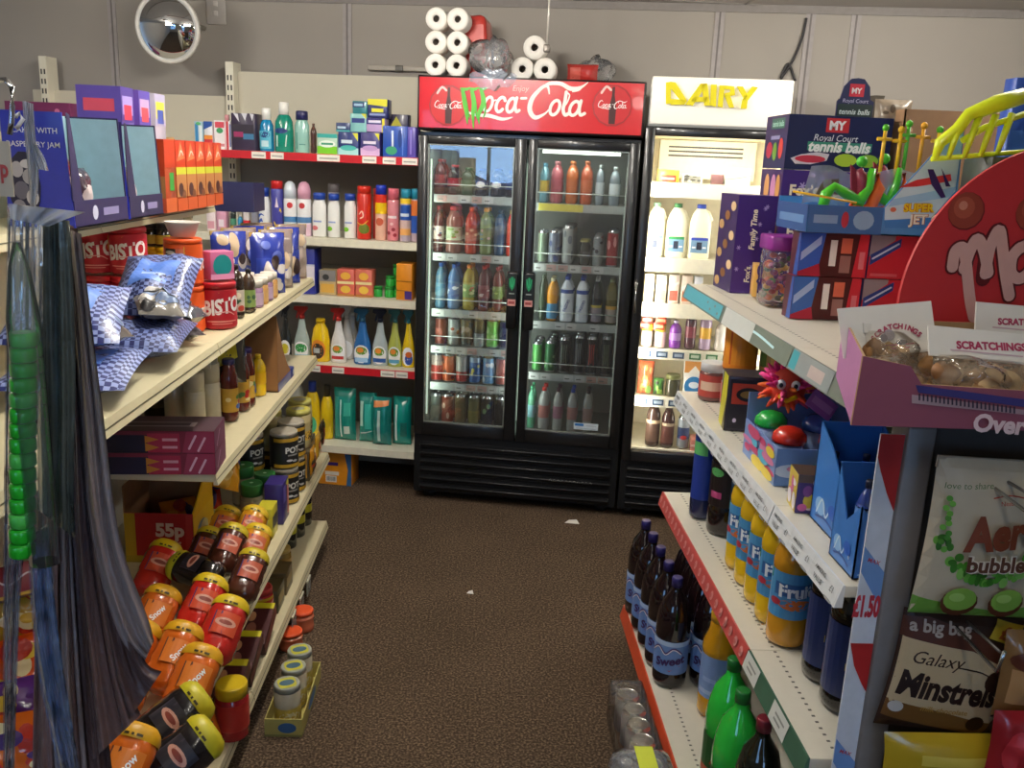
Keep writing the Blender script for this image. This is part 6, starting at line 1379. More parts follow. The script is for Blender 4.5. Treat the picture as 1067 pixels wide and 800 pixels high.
for i, (x, y) in enumerate(((.72, 1.50), (.765, 1.50))):
    put(bottle(.165, .02, '28408c', '181c38', '6c98dc', blot(80+i, ['e0e8f4', '182858'], 5, .3), lz=(.1, .7)), 'candy_spray', 'blue candy spray bottle in the notched box, %s' % ('aisle side', 'inner side')[i], 'sweet', (x, y, .904), -.4, 'candy sprays')
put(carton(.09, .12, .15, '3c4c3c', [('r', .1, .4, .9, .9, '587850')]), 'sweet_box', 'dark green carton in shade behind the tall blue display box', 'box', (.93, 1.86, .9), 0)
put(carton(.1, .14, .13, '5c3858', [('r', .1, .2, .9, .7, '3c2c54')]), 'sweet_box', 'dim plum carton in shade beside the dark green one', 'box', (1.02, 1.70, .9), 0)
# ---------------------------------------------------------------- top shelf of the right gondola
pur = '44287c'
fox = [('r', 0, 0, 1, 1, pur)]+list(stars(9, 5, 'b8a8e0', .05, 2.3))+[('t', 'Family Time', .42, .66, 1.0, 'f4e8d0', pi/2-.0, .15, .03), ('t', "Fox's", .38, .2, .40, 'f4e8d0', pi/2, .1, .03), ('p', [(.8, 0), (1, .05), (1, .25), (.85, .2)], 'd8a848')]
fl_ = [('r', 0, 0, 1, 1, '3c2c5c')]+[('e', .2+.3*(i % 3), .08+.1*i, .14, .05, ('c8a068', '8c6038', 'e0c090')[i % 3]) for i in range(9)]
p = onz(754, 299, 1.25); 
put(carton(.115, .17, .285, pur, fox, fl_), 'biscuit_box', "upright purple Family Time biscuit box at the far end of the top shelf", 'biscuit box', (.80, 2.70, 1.25), .04)
# clear sweet bag with purple top
def swb():
    b = MB(); b.rbox(-.045, .045, -.05, .05, 0, .165, .015, film('d8c0d8', .12, .08, 1.8, .6, scale=20, name='bag_film'), n=2)
    h = MB(); h.rbox(-.047, .047, -.052, .052, .158, .2, .006, mat('882c88', .35, coat=.3), n=1)
    c = MB(); rnd = random.Random(2)
    for i in range(60):
        c.ball((rnd.uniform(-.034, .034), rnd.uniform(-.04, .04), .014+.13*rnd.random()), .011, .011, .009, mat(rnd.choice(['2c7c3c', 'b03820', '302038', 'd8a838', '882c60', 'd87030', '3c5c28']), .3, coat=.5), 8, 5)
    return [('clear_wrap', b), ('header', h), ('sweets', c)]
def tb2(): return carton(.07, .08, .09, 'd0a050', blot(55, ['38246c', 'e0c080'], 8, .25))
put(tb2(), 'sweet_carton', 'gold carton with purple spots at the foot of the upright purple box', 'carton', (.785, 2.52, 1.25), -.2)
put(spec('swb', swb), 'sweet_bag', 'clear pack of mixed coloured sweets with purple top', 'bag of sweets', (.815, 2.40, 1.25), 0, sc=(1.05, 1.05, .95))
# multipacks of chocolate biscuit bars
def barpack(k):
    fa_ = [('r', 0, 0, 1, 1, '4c1818'), ('p', [(0, 0), (.28, 0), (.36, 1), (0, 1)], ['3c6cb8', '3060c0'][k % 2]), ('p', [(0, .0), (.34, .0), (.3, .3), (0, .1)], 'b01c38'), ('p', [(.02, .35), (.3, .75), (.3, .95), (.02, .55)], 'a8c0e8'), ('r', .44, .25, .54, .85, 'f0e8e0'),
           ('r', .6, .55, .76, .9, 'e06c50'), ('r', .6, .1, .76, .5, 'a07068'), ('p', [(.8, 0), (1, 0), (1, 1), (.86, 1)], 'd82838'), ('r', .88, .2, .96, .6, 'e87880')]
    fb_ = [('r', 0, 0, 1, 1, 'd02434'), ('p', [(0, .5), (.4, .9), (.4, 1), (0, 1)], '98888c'), ('p', [(.02, .3), (.5, .75), (.5, .95), (.02, .55)], '28408c'), ('s', [(.06, .46), (.46, .82)], .03, 'c8d0e8'), ('r', .05, .05, .5, .12, 'e06068')]
    A = fa_ if k < 2 else fb_
    return carton(.168 if k < 2 else .15, .06, .105, '7c1c28', A, [('r', 0, 0, 1, 1, '4c1c2c'), ('p', [(.5, 0), (1, 0), (1, 1), (.8, 1)], '2c4c98')], [('r', 0, 0, 1, 1, 'a02838')])
BP = onz(806, 326, 1.25)
for i, (dx, j, k, look) in enumerate(((0, 0, 0, 'lower pack in the aisle-side stack'), (.006, 1, 1, 'upper pack in the aisle-side stack'), (.166, 0, 2, 'lower pack in the middle stack'), (.17, 1, 3, 'upper pack in the middle stack'), (.325, 0, 4, 'lower pack in the inner stack'), (.33, 1, 5, 'upper pack in the inner stack'))):
    put(barpack(k), 'biscuit_multipack', 'red and blue chocolate biscuit multipack, %s on the top shelf' % look, 'biscuits', (BP.x+.094+dx, 2.20, 1.251+.107*j), 0, 'chocolate biscuit multipacks')
# stack of lying boxes behind
def zat(px, py, Y): return aty(px, py, Y).z
YB = 2.70; YN = 2.60; ZC = zat(850, 178, YN)
xl = max(aty(806, 210, YN).x, .862)
foxh = lambda w: [('r', 0, 0, 1, 1, pur)]+list(stars(5, 8, 'b8a8e0', .03, .4))+[('t', "Fox's", .2, .6, .26, 'f4e8d0', 0, 0, .04), ('t', 'Family Time', .72, .5, .5, 'f4e8d0', 0, 0, .03), ('s', [(.15, .3), (.5, .2), (.8, .1)], .015, 'e0b840')]
sd = [('r', 0, 0, 1, 1, '3a2460'), ('e', .3, .6, .12, .3, 'd8a060'), ('e', .6, .6, .12, .3, 'c888b0'), ('e', .82, .62, .1, .28, 'c89050'), ('r', .3, .05, .7, .3, 'a8a8c8')]
hA = .17; 
put(carton(.32, .2, round(1.385-1.251, 3), pur, foxh(.3), sd), 'biscuit_box', "purple biscuit box lying under another of its kind, lowest of the stack", 'biscuit box', (xl+.16, YB, 1.251), 0, 'lying purple biscuit boxes')
put(carton(.32, .2, .085, pur, foxh(.3), sd), 'biscuit_box', "purple biscuit box lying in the stack, second from below", 'biscuit box', (xl+.165, YB, 1.386), 0, 'lying purple biscuit boxes')
put(carton(.32, .2, round(ZC-1.474, 3), pur, foxh(.3), sd), 'biscuit_box', "Fox's Family purple biscuit box lying directly under the tennis ball box", 'biscuit box', (xl+.16, YB, 1.473), 0, 'lying purple biscuit boxes')
ten = [('r', 0, 0, 1, 1, '1c2450'), ('r', .36, .7, .58, .96, 'c83038'), ('t', 'MY', .47, .83, .16, 'f4f0f0', 0, 0, .05), ('t', 'Royal Court', .47, .6, .42, 'e8e8f0', 0, .2, .0), ('r', .2, .36, .82, .52, '3c9078'), ('t', 'tennis balls', .51, .44, .6, 'f0f4f0', 0, .2, .04),
       ('p', [(.05, .2), (.15, .28), (.3, .33), (.42, .3), (.4, .18), (.25, .1), (.1, .1)], 'd8d0d8'), ('e', .24, .2, .15, .07, 'd03850'), ('e', .58, .2, .11, .12, 'a8c838'), ('e', .8, .2, .1, .12, '88b838')]
tens = [('r', 0, 0, 1, 1, '242c58'), ('r', .25, .75, .85, .95, '2c6c5c'), ('t', 'tennis balls', .55, .85, .5, 'a8d8c8', 0, 0, .02), ('e', .25, .35, .14, .16, 'b83048'), ('e', .52, .32, .1, .18, '6c9c38'), ('e', .78, .38, .1, .2, 'c84038'), ('r', .3, .55, .7, .62, '8c90b8')]
zt = zat(850, 121, YN)
put(carton(.30, .2, round(zt-ZC, 3), '1c2450', ten, tens, [('r', 0, 0, 1, 1, '3c3c50')]), 'tennis_ball_box', 'navy MY Royal Court tennis balls box on top of the purple boxes', 'box', (xl+.15, YB, ZC+.001), 0)
p = aty(889, 122, YB+.05); hz = zat(887, 82, YB+.05)-zt
def header():
    b = MB(); w = .055; b.prism([(-w, 0), (w, 0), (w*1.02, hz*.45), (w*.8, hz*.5), (w*.7, hz*.8), (w*.35, hz*.98), (0, hz), (-w*.35, hz*.98), (-w*.7, hz*.8), (-w*.85, hz*.5), (-w, hz*.45)], -.003, .003, mat('262c54', .5))
    b.front_art(-w, w, -.0032, 0, hz, [('r', .3, .56, .7, .86, 'c83848'), ('t', 'MY', .5, .7, .28, 'f0e8e8', 0, 0, .04), ('t', 'Royal Court', .5, .46, .7, 'b8b8d8', 0, .1, 0), ('r', .02, .03, .98, .38, '2c3c3c'), ('t', 'tennis balls', .5, .2, .85, 'c0d0d0', 0, .2, .02)])
    q = MB(); q.prism([(-.055, 0), (.075, 0), (.09, hz*.62), (.06, hz*.62), (-.05, hz*.5)], .004, .007, mat('5c5448', .7)); return [('printed_header', b), ('card_back', q)]
put(spec('hdr', header), 'card_header', 'peaked MY header card standing on the tennis balls box', 'card', (p.x, YB+.05, zt+.001), 0)
# super jet display box with toys
JY = 2.12; JX0 = aty(842, 222, JY).x; JX1 = aty(1000, 240, JY).x; JZ = 1.467
def jetbox():
    b = MB(); W2 = JX1-JX0; z0 = 0; zl = zat(925, 217, JY)-JZ; zh = zat(1008, 124, JY)-JZ; xm = aty(921, 217, JY).x-JX0; xh = aty(1006, 124, JY).x-JX0; xe = aty(997, 200, JY).x-JX0
    m = mat('4c90d0', .4, coat=.3)
    b.box(0, W2, 0, .22, 0, .003, m); b.box(0, .003, 0, .22, 0, zl, m); b.box(0, W2, .217, .22, 0, zl*1.2, m)
    b.prism([(0, 0), (W2, 0), (xe+.004, zl), (xh, zh), (xm, zl), (0, zl)], 0, .003, m)
    P = lambda px, py: ((aty(px, py, JY).x-JX0)/W2, (aty(px, py, JY).z-JZ)/zh)
    A = [('p', [P(922, 217), P(1005, 126), P(995, 200), P(960, 239), P(921, 238)], 'c8e0f0'), ('p', [P(975, 160), P(1005, 127), P(999, 165)], '90c0e8'), ('p', [P(930, 208), P(996, 195), P(990, 206), P(925, 216)], '9cc8ec'), ('p', [P(921, 230), P(990, 226), P(960, 239), P(921, 238)], '3c80c8'),
         ('p', [P(936, 196), P(955, 188), P(978, 184), P(990, 182), P(991, 189), P(975, 192), P(955, 195)], 'd83840'), ('p', [P(966, 177), P(972, 177), P(985, 206), P(980, 207), P(970, 193)], '3c2468'), ('p', [P(980, 175), P(990, 195), P(985, 195)], '3c2468'),
         ('t', 'SUPER', P(957, 217)[0], P(957, 217)[1], .2, 'c87810', .03, 0, .09), ('t', 'SUPER', P(957, 217)[0], P(957, 217)[1], .2, 'f0d020', .03, 0, .03), ('t', 'JET GLIDERS', P(975, 228)[0]+.05, P(975, 229)[1], .46, 'b06820', .03, 0, .07), ('t', 'JET GLIDERS', P(975, 228)[0]+.05, P(975, 229)[1], .46, 'f4f0e0', .03, 0, .03), ('e', P(930, 219)[0], P(930, 219)[1], .02, .02, 'd87860')]
    b.front_art(0, W2, -.0003, 0, zh, A)
    c = MB(); c.front_art(0, xm, -.0004, 0, zl, [('r', 0, 0, 1, 1, '3c6ca8'), ('e', .75, .5, .14, .35, '90b0d0'), ('e', .5, .5, .05, .3, 'c03848'), ('r', .08, .35, .4, .65, '88a8d0')])
    c.left_art(-.0004, 0, .22, 0, zl, [('r', 0, 0, 1, 1, '2c4c84'), ('r', .1, .3, .9, .6, '5c80b0')])
    return [('printed_carton', b), ('rim_print', c)]
put(spec('jet', jetbox), 'glider_display_box', 'blue sky Super Jet display box with slanted side, on the biscuit packs', 'display box', (JX0, JY, JZ), 0)
# catapult toys in the jet box: curved green and orange guns with bird launchers
def bird(col, col2, seed):
    b = MB(); m = mat(col, .35, coat=.4)
    b.tube([(-.05, 0, 0), (-.045, 0, .035), (-.03, 0, .05), (0, 0, .035), (.03, 0, .02), (.045, 0, .05), (.05, 0, .09)], [.01, .012, .009, .012, .014, .011, .007], m, 8)
    o_ = MB(); o_.tube([(-.02, 0, -.002), (.02, 0, .0), (.055, 0, .006), (.07, 0, .05), (.062, 0, .08)], [.006, .012, .013, .012, .006], mat(col2, .35, coat=.4), 8)
    return [('launcher', b), ('handle', o_)]
def dino(seed=0):
    b = MB(); m = mat('80283c', .4)
    b.tube([(0, 0, 0), (.004, 0, .03), (0, 0, .055), (-.012, 0, .075)], [.008, .016, .014, .009], m, 8); b.prism([(-.02, .02), (-.03, .085), (.0, .06), (.03, .08), (.022, .02)], -.003, .003, m)
    h = MB(); h.ball((-.006, 0, .092), .012, .012, .012, mat('48b830', .4), 10, 6); h.tube([(.0, 0, .03), (-.02, -.004, .0), (-.02, -.004, -.02)], [.005, .004, .003], mat('e86020', .4), 6); return [('body', b), ('head_and_legs', h)]
p = aty(882, 205, 2.2); put(spec('bird1', lambda: bird('50c828', 'f06828', 0)), 'toy_launcher', 'green and orange curved toy launcher, left one', 'toy', (p.x, 2.2, JZ+.05), 0, rot=(0, 0, .2), sc=(1.25, 1.15, 1.15))
p = aty(912, 212, 2.25); put(spec('bird2', lambda: bird('48c020', 'f05c20', 1)), 'toy_launcher', 'green and orange curved toy launcher, right one', 'toy', (p.x-.0, 2.245, JZ+.05), 0, rot=(0, .0, -.2), sc=(.9, 1, 1.2))
for k, (px, Y_, z_) in enumerate(((901, 2.22, .075), (924, 2.29, .085))):
    p = aty(px, 170, Y_); put(spec('dino', dino), 'toy_figure', 'dark red winged toy figure with green head, %s' % ('nearer', 'further')[k], 'toy', (p.x, Y_, JZ+z_-.012), 0, 'winged toy figures', sc=1.15)
for k, (px, py, c) in enumerate(((911, 130, 'e8b828'), (927, 132, 'f0c020'), (935, 126, '58b838'), (950, 128, 'f0a820'), (966, 132, 'e8c030'))):
    p = aty(px, py+14, 2.33)
    def stick(c=c, k=k):
        b = MB(); b.tube([(0, 0, -.09), (0, 0, .02)], .005, mat(c, .4), 8); b.tube([(-.018, 0, -.005), (.018, 0, -.005)], .005, mat(c, .4), 6); b.ball((0, 0, .022), .009, .009, .009, mat(['58c028', c][k % 2], .4), 8, 6); return [('plastic_stick', b)]
    put(spec(('stick', k), stick), 'toy_stick', '%s plastic toy stick standing in the blue display box, number %s from left' % (('yellow', 'golden', 'green', 'orange', 'amber')[k], ('one', 'two', 'three', 'four', 'five')[k]), 'toy', (p.x, 2.27, max(p.z, JZ+.115)), 0, 'plastic toy sticks')
b_ = MB(); pa = aty(827, 200, 2.1); pb_ = aty(893, 212, 2.1)
put(spec('stk', lambda: [('rod', MB().tube([(0, 0, 0), (pb_.x-pa.x, 0, pb_.z-pa.z)], .003, mat('e8b828', .4), 6))]), 'toy_rod', 'thin yellow plastic rod poking out over the blue display box', 'toy', (pa.x, 2.105, pa.z), 0)
for k, (px, py, rz_) in enumerate(((875, 163, .3), (937, 170, -.2))):
    p = aty(px, py, 2.25)
    put(spec(('cello', k), lambda k=k: [('clear_wrap', MB().grid(lambda u, v: (-.06+.12*u, .006*sin(7*u+3*v), -.05+.1*v+.01*sin(4*u)), 8, 8, film('e8f0f8', .3, .08, 2, .6, scale=24, name='bag_film'))), ('glider_print', MB().prism([(-.03, -.02), (.03, -.01), (.02, .03), (-.02, .02)], -.004, -.002, mat(('6c6450', '88a8c0')[k], .5)))]), 'wrapped_glider', 'clear wrapped toy glider showing above the blue box, %s' % ('left', 'right')[k], 'toy', (p.x, 2.30-.05*k, JZ+.10), 0, rot=(.1, .4*rz_, 0), sc=.95)
# cardboard carton, bag handles and yellow toys behind
p = aty(905, 152, 2.62); p2 = aty(1010, 150, 2.62); zt2 = zat(960, 116, 2.62)
def opencarton(w, d, h, m='9c7858'):
    b = MB(); mm = mat(m, .8, noise=.1); t = .004
    b.box(-w/2, w/2, -d/2, d/2, 0, t, mm)
    for a in ((-w/2, w/2, -d/2, -d/2+t), (-w/2, w/2, d/2-t, d/2), (-w/2, -w/2+t, -d/2, d/2), (w/2-t, w/2, -d/2, d/2)): b.box(a[0], a[1], a[2], a[3], 0, h, mm)
    return [('carton', b)]
put(spec('oc1', lambda: opencarton(round(p2.x-p.x, 3), .2, round(zt2-1.251, 3))), 'cardboard_carton', 'brown open cardboard carton behind the toy display on the top shelf', 'carton', (max((p.x+p2.x)/2+.015, xl+.32+(p2.x-p.x)/2), 2.68, 1.251), 0)
p = aty(935, 130, 2.6); put(pouch(.11, .1, .04, '9c8c78', blot(90, ['584838', 'c8b8a0'], 6), wr=.3, seed=31), 'paper_bag', 'crumpled tan and brown bag sticking out of the brown carton', 'bag', (p.x, 2.66, zt2-.07), 0)
p = aty(1015, 150, 2.35); put(carton(.10, .06, .3, '3c4438', [('r', .1, .72, .95, .98, '484438'), ('e', .6, .85, .3, .06, 'a09878'), ('r', .1, .3, .9, .6, '58684c'), ('s', [(.2, .45), (.5, .55), (.8, .4)], .05, 'b0c0a0')]), 'toy_box', 'dark olive printed card pack behind the slanted blue box', 'box', (p.x+.05, 2.42, 1.30), 0) if 0 else None
YY = 1.95
p = aty(1004, 210, YY); p2 = aty(1095, 210, YY); zt3 = zat(1040, 164, YY)
put(carton(round(p2.x-p.x, 3), .12, round(zt3-1.251, 3), '3c443c', [('r', 0, 0, 1, 1, '3c4840'), ('r', 0, .6, 1, 1, '4c5c40'), ('s', [(.15, .6), (.3, .85), (.45, .6)], .03, 'b0c0b0'), ('s', [(.4, .6), (.55, .88), (.7, .62)], .03, 'a8b8a8'), ('r', .1, .4, .9, .5, '1c241c')]), 'toy_display_box', 'dark green carton behind the big round red sign', 'display box', ((p.x+p2.x)/2+.05, YY+.06, 1.251), 0)
def ptero():
    b = MB(); m = mat('e0f020', .35, coat=.3)
    b.tube([(-.11, 0, .0), (-.10, 0, .03), (-.07, 0, .05), (-.05, 0, .075), (0, 0, .09), (.05, 0, .1)], [.005, .011, .012, .012, .016, .014], m, 8)
    for x in (-.06, -.03, .0, .03): b.tube([(x, 0, .07), (x-.02, -.01, .03), (x-.03, -.01, 0)], [.007, .006, .004], m, 6)
    b.tube([(-.06,0,.03),(-.02,0,.05),(.06,0,.07)],.006,m,6); b.tube([(-.115, 0, .002), (.08, 0, .002)], .005, m, 6)
    return [('plastic_body', b)]
p = aty(1048, 150, YY); put(spec('ptero', ptero), 'toy_dinosaur', 'fluorescent yellow plastic toy dinosaur on the dark green carton', 'toy', (p.x, YY+.04, zt3+.004), 0, rot=(0, -.12, 0), sc=1.2)
p = aty(1075, 95, 2.1); put(carton(.06, .05, .3, '3058b8', [('r', .1, .3, .9, .8, '4878d0')]), 'toy_box', 'tall royal blue box cut off at the right picture edge', 'box', (p.x+.01, 2.13, zat(1062, 80, 2.1)-.3), 0) if 0 else put(carton(.06, .05, round(zat(1062, 80, 2.12)-1.251, 3), '3058b8', [('r', .1, .3, .9, .8, '4878d0')]), 'toy_box', 'tall royal blue box cut off at the right picture edge', 'box', (aty(1062, 95, 2.12).x+.035, 2.17, 1.251), 0)
# ================================================================== left-hand gondola
LS, LY0, LY1 = -1.16, .95, 3.55
g = empty('gondola_shelving', (-.9, 2.2, 0), 0, 'cream metal gondola shelving on the left of the aisle, full of groceries and cakes', 'shelving')
TL = Matrix.Translation((.9, -2.2, 0))
lc = mat('d2c8a4', .45, noise=.05)
def gl(): b = MB(); b.T = TL; return b
q = gl(); q.box(LS-.02, LS+.02, LY0, LY1, 0, 1.62, mat('d0c8b4', .6)); q.obj('back_panel', g)
q = gl(); q.box(LS+.02, -.64, LY0+.01, LY1-.01, 0, .1, mat('4c4840', .7)); q.obj('plinth', g)
LSH = ((1.42, -.93, 3.2), (1.125, -.655, LY1), (.81, -.645, LY1), (.40, -.60, LY1), (.13, -.595, LY1-.08))
for z, x0, ye in LSH:
    sh = gl(); ys = [LY0, 2.24, ye] if z != .81 else [2.14, ye]
    for ya, yb in zip(ys[:-1], ys[1:]): sh.rbox(LS+.02, x0-.004, ya+.001, yb-.001, z-.022, z, .002, lc, n=1)
    so = sh.obj('shelf', g)
    for ya, yb in zip(ys[:-1], ys[1:]):
        r_ = gl(); H = .03
        V = [(x0-.004, ya+.002, z+.0005), (x0, ya+.002, z+.0005), (x0+.008, ya+.002, z-H), (x0-.004, ya+.002, z-H)]; V += [(a, yb-.002, c) for a, _, c in V]
        r_.add(V, [(3, 2, 1, 0), (4, 5, 6, 7), (0, 1, 5, 4), (1, 2, 6, 5), (2, 3, 7, 6), (3, 0, 4, 7)], lc)
        r_.plane_art((x0+.0085, ya+.002, z-H), (0, yb-ya-.004, 0), (-.008, 0, H+.003), [('r', 0, .42, 1, .5, '5c5640')], eps=.0003)
        r_.obj('ticket_rail', so)
    if z < 1.3:
        for ya in ys[1:2]:
            for s_ in (-.03, .03):
                k = gl(); k.box(x0-.2, x0-.01, ya+s_-.002, ya+s_+.002, z-.06, z-.023, lc); k.obj('shelf_bracket', g)
for y in (LY0+.02, 2.24, LY1-.02):
    q = gl(); q.box(LS+.02, LS+.05, y-.012, y+.012, 0, 1.62, lc)
    for k in range(22): q.box(LS+.0495, LS+.0505, y-.004, y+.004, .2+k*.06, .225+k*.06, '3c3830')
    q.obj('slotted_upright', g)
AR = pi/2
def at_px(px, py, z): p = onz(px, py, z); return p
# ---------------------------------------------------------------- top shelf
def display_case(w, d, h, face, key, side_col='2c2450', text=None):
    """open side facing +X; near printed panel faces -Y"""
    def fn():
        b = MB(); m = mat('2838c4', .45, coat=.2); mi = mat('9cbcc8', .6); ms = mat(side_col, .5); t = .003
        lean = .04
        b.prism([(-w/2, 0), (w/2, 0), (w/2-.012, h), (-w/2, h)], -d/2, -d/2+t, m); b.prism([(-w/2, 0), (w/2, 0), (w/2-.012, h), (-w/2, h)], d/2-t, d/2, ms)
        b.box(-w/2, w/2, -d/2+t, d/2-t, 0, t, mi); b.box(-w/2, -w/2+t, -d/2+t, d/2-t, 0, h, mi)
        b.prism([(-w/2+t, t), (w/2-t, t), (w/2-.015, h-.004), (-w/2+t, h-.004)], -d/2+t+.0003, -d/2+t+.0015, mi); b.prism([(-w/2+t, t), (w/2-t, t), (w/2-.015, h-.004), (-w/2+t, h-.004)], d/2-t-.0015, d/2-t-.0003, mi)
        r = MB(); r.box(w/2-t, w/2, -d/2+t, d/2-t, 0, h*.24, ms); 
        V = [(w/2-.001, -d/2, h*.24), (w/2-.001, -d/2+.05, h*.24), (w/2-.001, -d/2+.012, h*.98), (w/2-.001, -d/2, h)]; V += [(a-.002, y_, z_) for a, y_, z_ in V]
        r.add(V, [(0, 1, 2, 3), (7, 6, 5, 4), (1, 5, 6, 2), (0, 4, 5, 1)], ms)
        r.right_art(w/2+.0004, -d/2+t, d/2-t, 0, h*.24, [('e', .35, .5, .05, .28, 'c8c8dc'), ('r', .5, .35, .8, .65, '8c84b0')])
        f = MB(); f.front_art(-w/2, w/2-.008, -d/2-.0004, 0, h, face)
        return [('printed_case', b), ('side_rim', r), ('front_print', f)]
    return spec(('dc', key), fn)
face = [('e', .3, .36, .26, .3, '1c2048'), ('e', .2, .5, .1, .07, 'b8b8c8'), ('e', .4, .44, .12, .07, 'a8a8b8'), ('e', .25, .32, .12, .08, '6c6c84'), ('e', .42, .26, .1, .07, 'c0c0cc'), ('e', .2, .18, .1, .06, '8c8ca0'), ('e', .38, .55, .12, .04, 'd0d0dc'),
        ('t', 'CAKES WITH', .53, .84, .72, 'e8ecf8', 0, 0, .01), ('t', 'RASPBERRY JAM', .5, .72, .84, 'e8ecf8', 0, 0, .01)]
YF = 1.98; XL = max(aty(5, 180, YF).x, -1.105); XR = -.872; w1 = XR-XL; h1 = atx(75, 118, XR).z-1.42; h1 = aty(73, 118, YF).z-1.42
put(display_case(w1, .30, h1, face, 'a'), 'cake_display_box', 'royal blue cake display box lettered about raspberry jam on the left top shelf', 'display box', ((XL+XR)/2, YF+.15, 1.42), 0)
put(display_case(w1, .24, h1*.97, [('r', 0, 0, 1, 1, '3c3068')], 'b', '2c2648'), 'cake_display_box', 'second dark blue display box with pale inside behind the raspberry jam one', 'display box', ((XL+XR)/2, YF+.43, 1.42), 0)
for i in range(4):
    far = i >= 2; y = YF+(.07+.09*(i % 2) if not far else .345+.08*(i % 2))
    put(pouch(.085, .15-.03*(i % 2), .06, ('7c2c30', '40303c', '2c2c48', '6c5830')[i], [('e', .5, .5, .35, .2, 'c8b8b8'), ('r', .2, .15, .8, .25, ('d03030', 'a89c40')[far])], wr=.2, seed=40+i), 'cake_packet', 'small %s cake packet in the %s blue display box' % (('red and white', 'dark plum', 'navy and white', 'olive yellow')[i], ('nearer', 'further')[far]), 'packet', (XR-.06, y, 1.424), AR)
put(carton(.09, .12, .05, '3c48b8', [('r', .1, .1, .9, .9, 'b8b8d8')]), 'cake_box', 'white and blue carton poking above the raspberry jam display box', 'box', (XR-.12, YF+.15, 1.42+h1-.03), 0, rot=(0, -.2, .3)) if 0 else None
# orange gravy boxes
yb = 2.56
for i in range(6):
    y = yb+.018+.098*i*.95; 
    A = [('r', 0, .62, 1, 1, 'c03c1c'), ('p', [(.1, .7), (.9, .75), (.5, .98)], 'e87848'), ('r', 0, .52, 1, .62, 'c8c838'), ('r', 0, .2, 1, .52, 'b87c48'), ('e', .4, .3, .25, .1, '50302c'), ('e', .7, .22, .2, .08, '7c4c30'), ('r', 0, 0, 1, .18, 'c85828'), ('s', [(.3, .78), (.5, .85), (.7, .8)], .06, 'f0d8c8')]
    if i == 0: A = [('r', 0, .62, 1, 1, 'c04020'), ('r', .4, .3, .8, .55, '3c9c40'), ('r', 0, 0, 1, .2, 'c86030')]
    put(carton(.088, .1, .2, 'a84424', A, [('r', 0, .5, 1, 1, 'b03c1c'), ('r', 0, .2, 1, .5, 'a87848')]), 'stuffing_box', 'orange upright stuffing box on the top shelf, %s from the near end' % ('first', 'second', 'third', 'fourth', 'fifth', 'sixth')[i], 'box', (-.925, y+.03, 1.42), AR, 'orange stuffing boxes')
for i in range(3):
    put(carton(.09, .12, .335, ('5c4c98', '6450a0', 'b0a8b8')[i], [('r', 0, .72, 1, 1, ('4c3c88', '5848a0', 'a8a4c0')[i]), ('r', .1, .78, .9, .93, ('9c8cd0', 'b098c0', 'd0cc48')[i]), ('r', .2, .74, .8, .86, ('c83c50', 'c84c58', '4858a8')[i]), ('r', 0, .0, 1, .6, '7c6888')], [('r', 0, .7, 1, 1, ('5c48a0', '6c50a8', 'c0bcc8')[i]), ('r', .15, .8, .85, .9, ('d04c60', 'b8a0d8', '3c4ca8')[i])]), 'stuffing_box', '%s tall box standing behind the orange stuffing boxes' % ('purple and red', 'violet and pink', 'lilac, yellow and blue')[i], 'box', (-1.055, 2.64+.13*i, 1.42), AR)
# dark navy open tray with raised cardboard flap
p = atx(240, 215, -.95)
def navytray():
    b = MB(); w, d, h, t = .24, .16, .10, .003; m = mat('20244c', .5); mb = mat('a88458', .8)
    b.box(-w/2, w/2, -d/2, d/2, 0, t, m)
    for a in ((-w/2, w/2, -d/2, -d/2+t), (-w/2, w/2, d/2-t, d/2), (-w/2, -w/2+t, -d/2+t, d/2-t), (w/2-t, w/2, -d/2+t, d/2-t)): b.box(a[0], a[1], a[2], a[3], t, h, m)
    f = MB(); V = [(-w/2, -d/2, h), (-w/2, d/2, h), (-w/2-.09, d/2, h+.15), (-w/2-.09, -d/2+.04, h+.15)]; V += [(a+.004, b_, c) for a, b_, c in V]; f.add(V, [(3, 2, 1, 0), (4, 5, 6, 7), (0, 1, 5, 4), (1, 2, 6, 5), (2, 3, 7, 6), (3, 0, 4, 7)], mb)
    return [('tray', b), ('flap', f)]
put(spec('ntray', navytray), 'cardboard_tray', 'navy tray with raised brown flap at the far end of the left gondola', 'tray', (-.93, 3.36, 1.385), 0)
for k, (y, c) in enumerate(((3.3, '303848'), (3.42, '5c2c34'))):
    put(bottle(.22, .032, c, '282828', ('8c98a8', 'b8a0a0')[k]), 'sauce_bottle', '%s bottle standing under the navy tray' % ('dark grey', 'maroon')[k], 'bottle', (-.93, y, 1.15), AR) if 0 else None
# ---------------------------------------------------------------- second shelf: gravy, sauces, crisps
def bisto(col, seed):
    A = [('p', [(.05, .55), (.45, .95), (.05, .95)], 'c8cc30'), ('t', 'BISTO', .52, .58, .78, 'f0ece8', .14, .15, .04, 1.35), ('s', [(.35, .38), (.6, .42), (.75, .32)], .02, 'e8a8a0'), ('r', .2, .14, .8, .17, 'e89c90'), ('r', .3, .08, .7, .1, 'e89c90')]
    return jar(.127, .049, col, col, col, A, lid_h=.12, lz=(.06, .84), rough=.3, lid_r=1.04)
LZ1 = 1.125
for k, (px, nm_) in enumerate(((136, 'second from the plastic bag'), (103, 'behind the plastic bag'))):
    x = aty(px, 300, 2.5).x
    for j in range(2): put(bisto('b81c2c', 1), 'gravy_tub', 'red gravy granules tub, %s of the stack %s' % (('bottom', 'top')[j], nm_), 'tub', (x, 2.5, LZ1+.1335*j), .25, 'red gravy tubs')
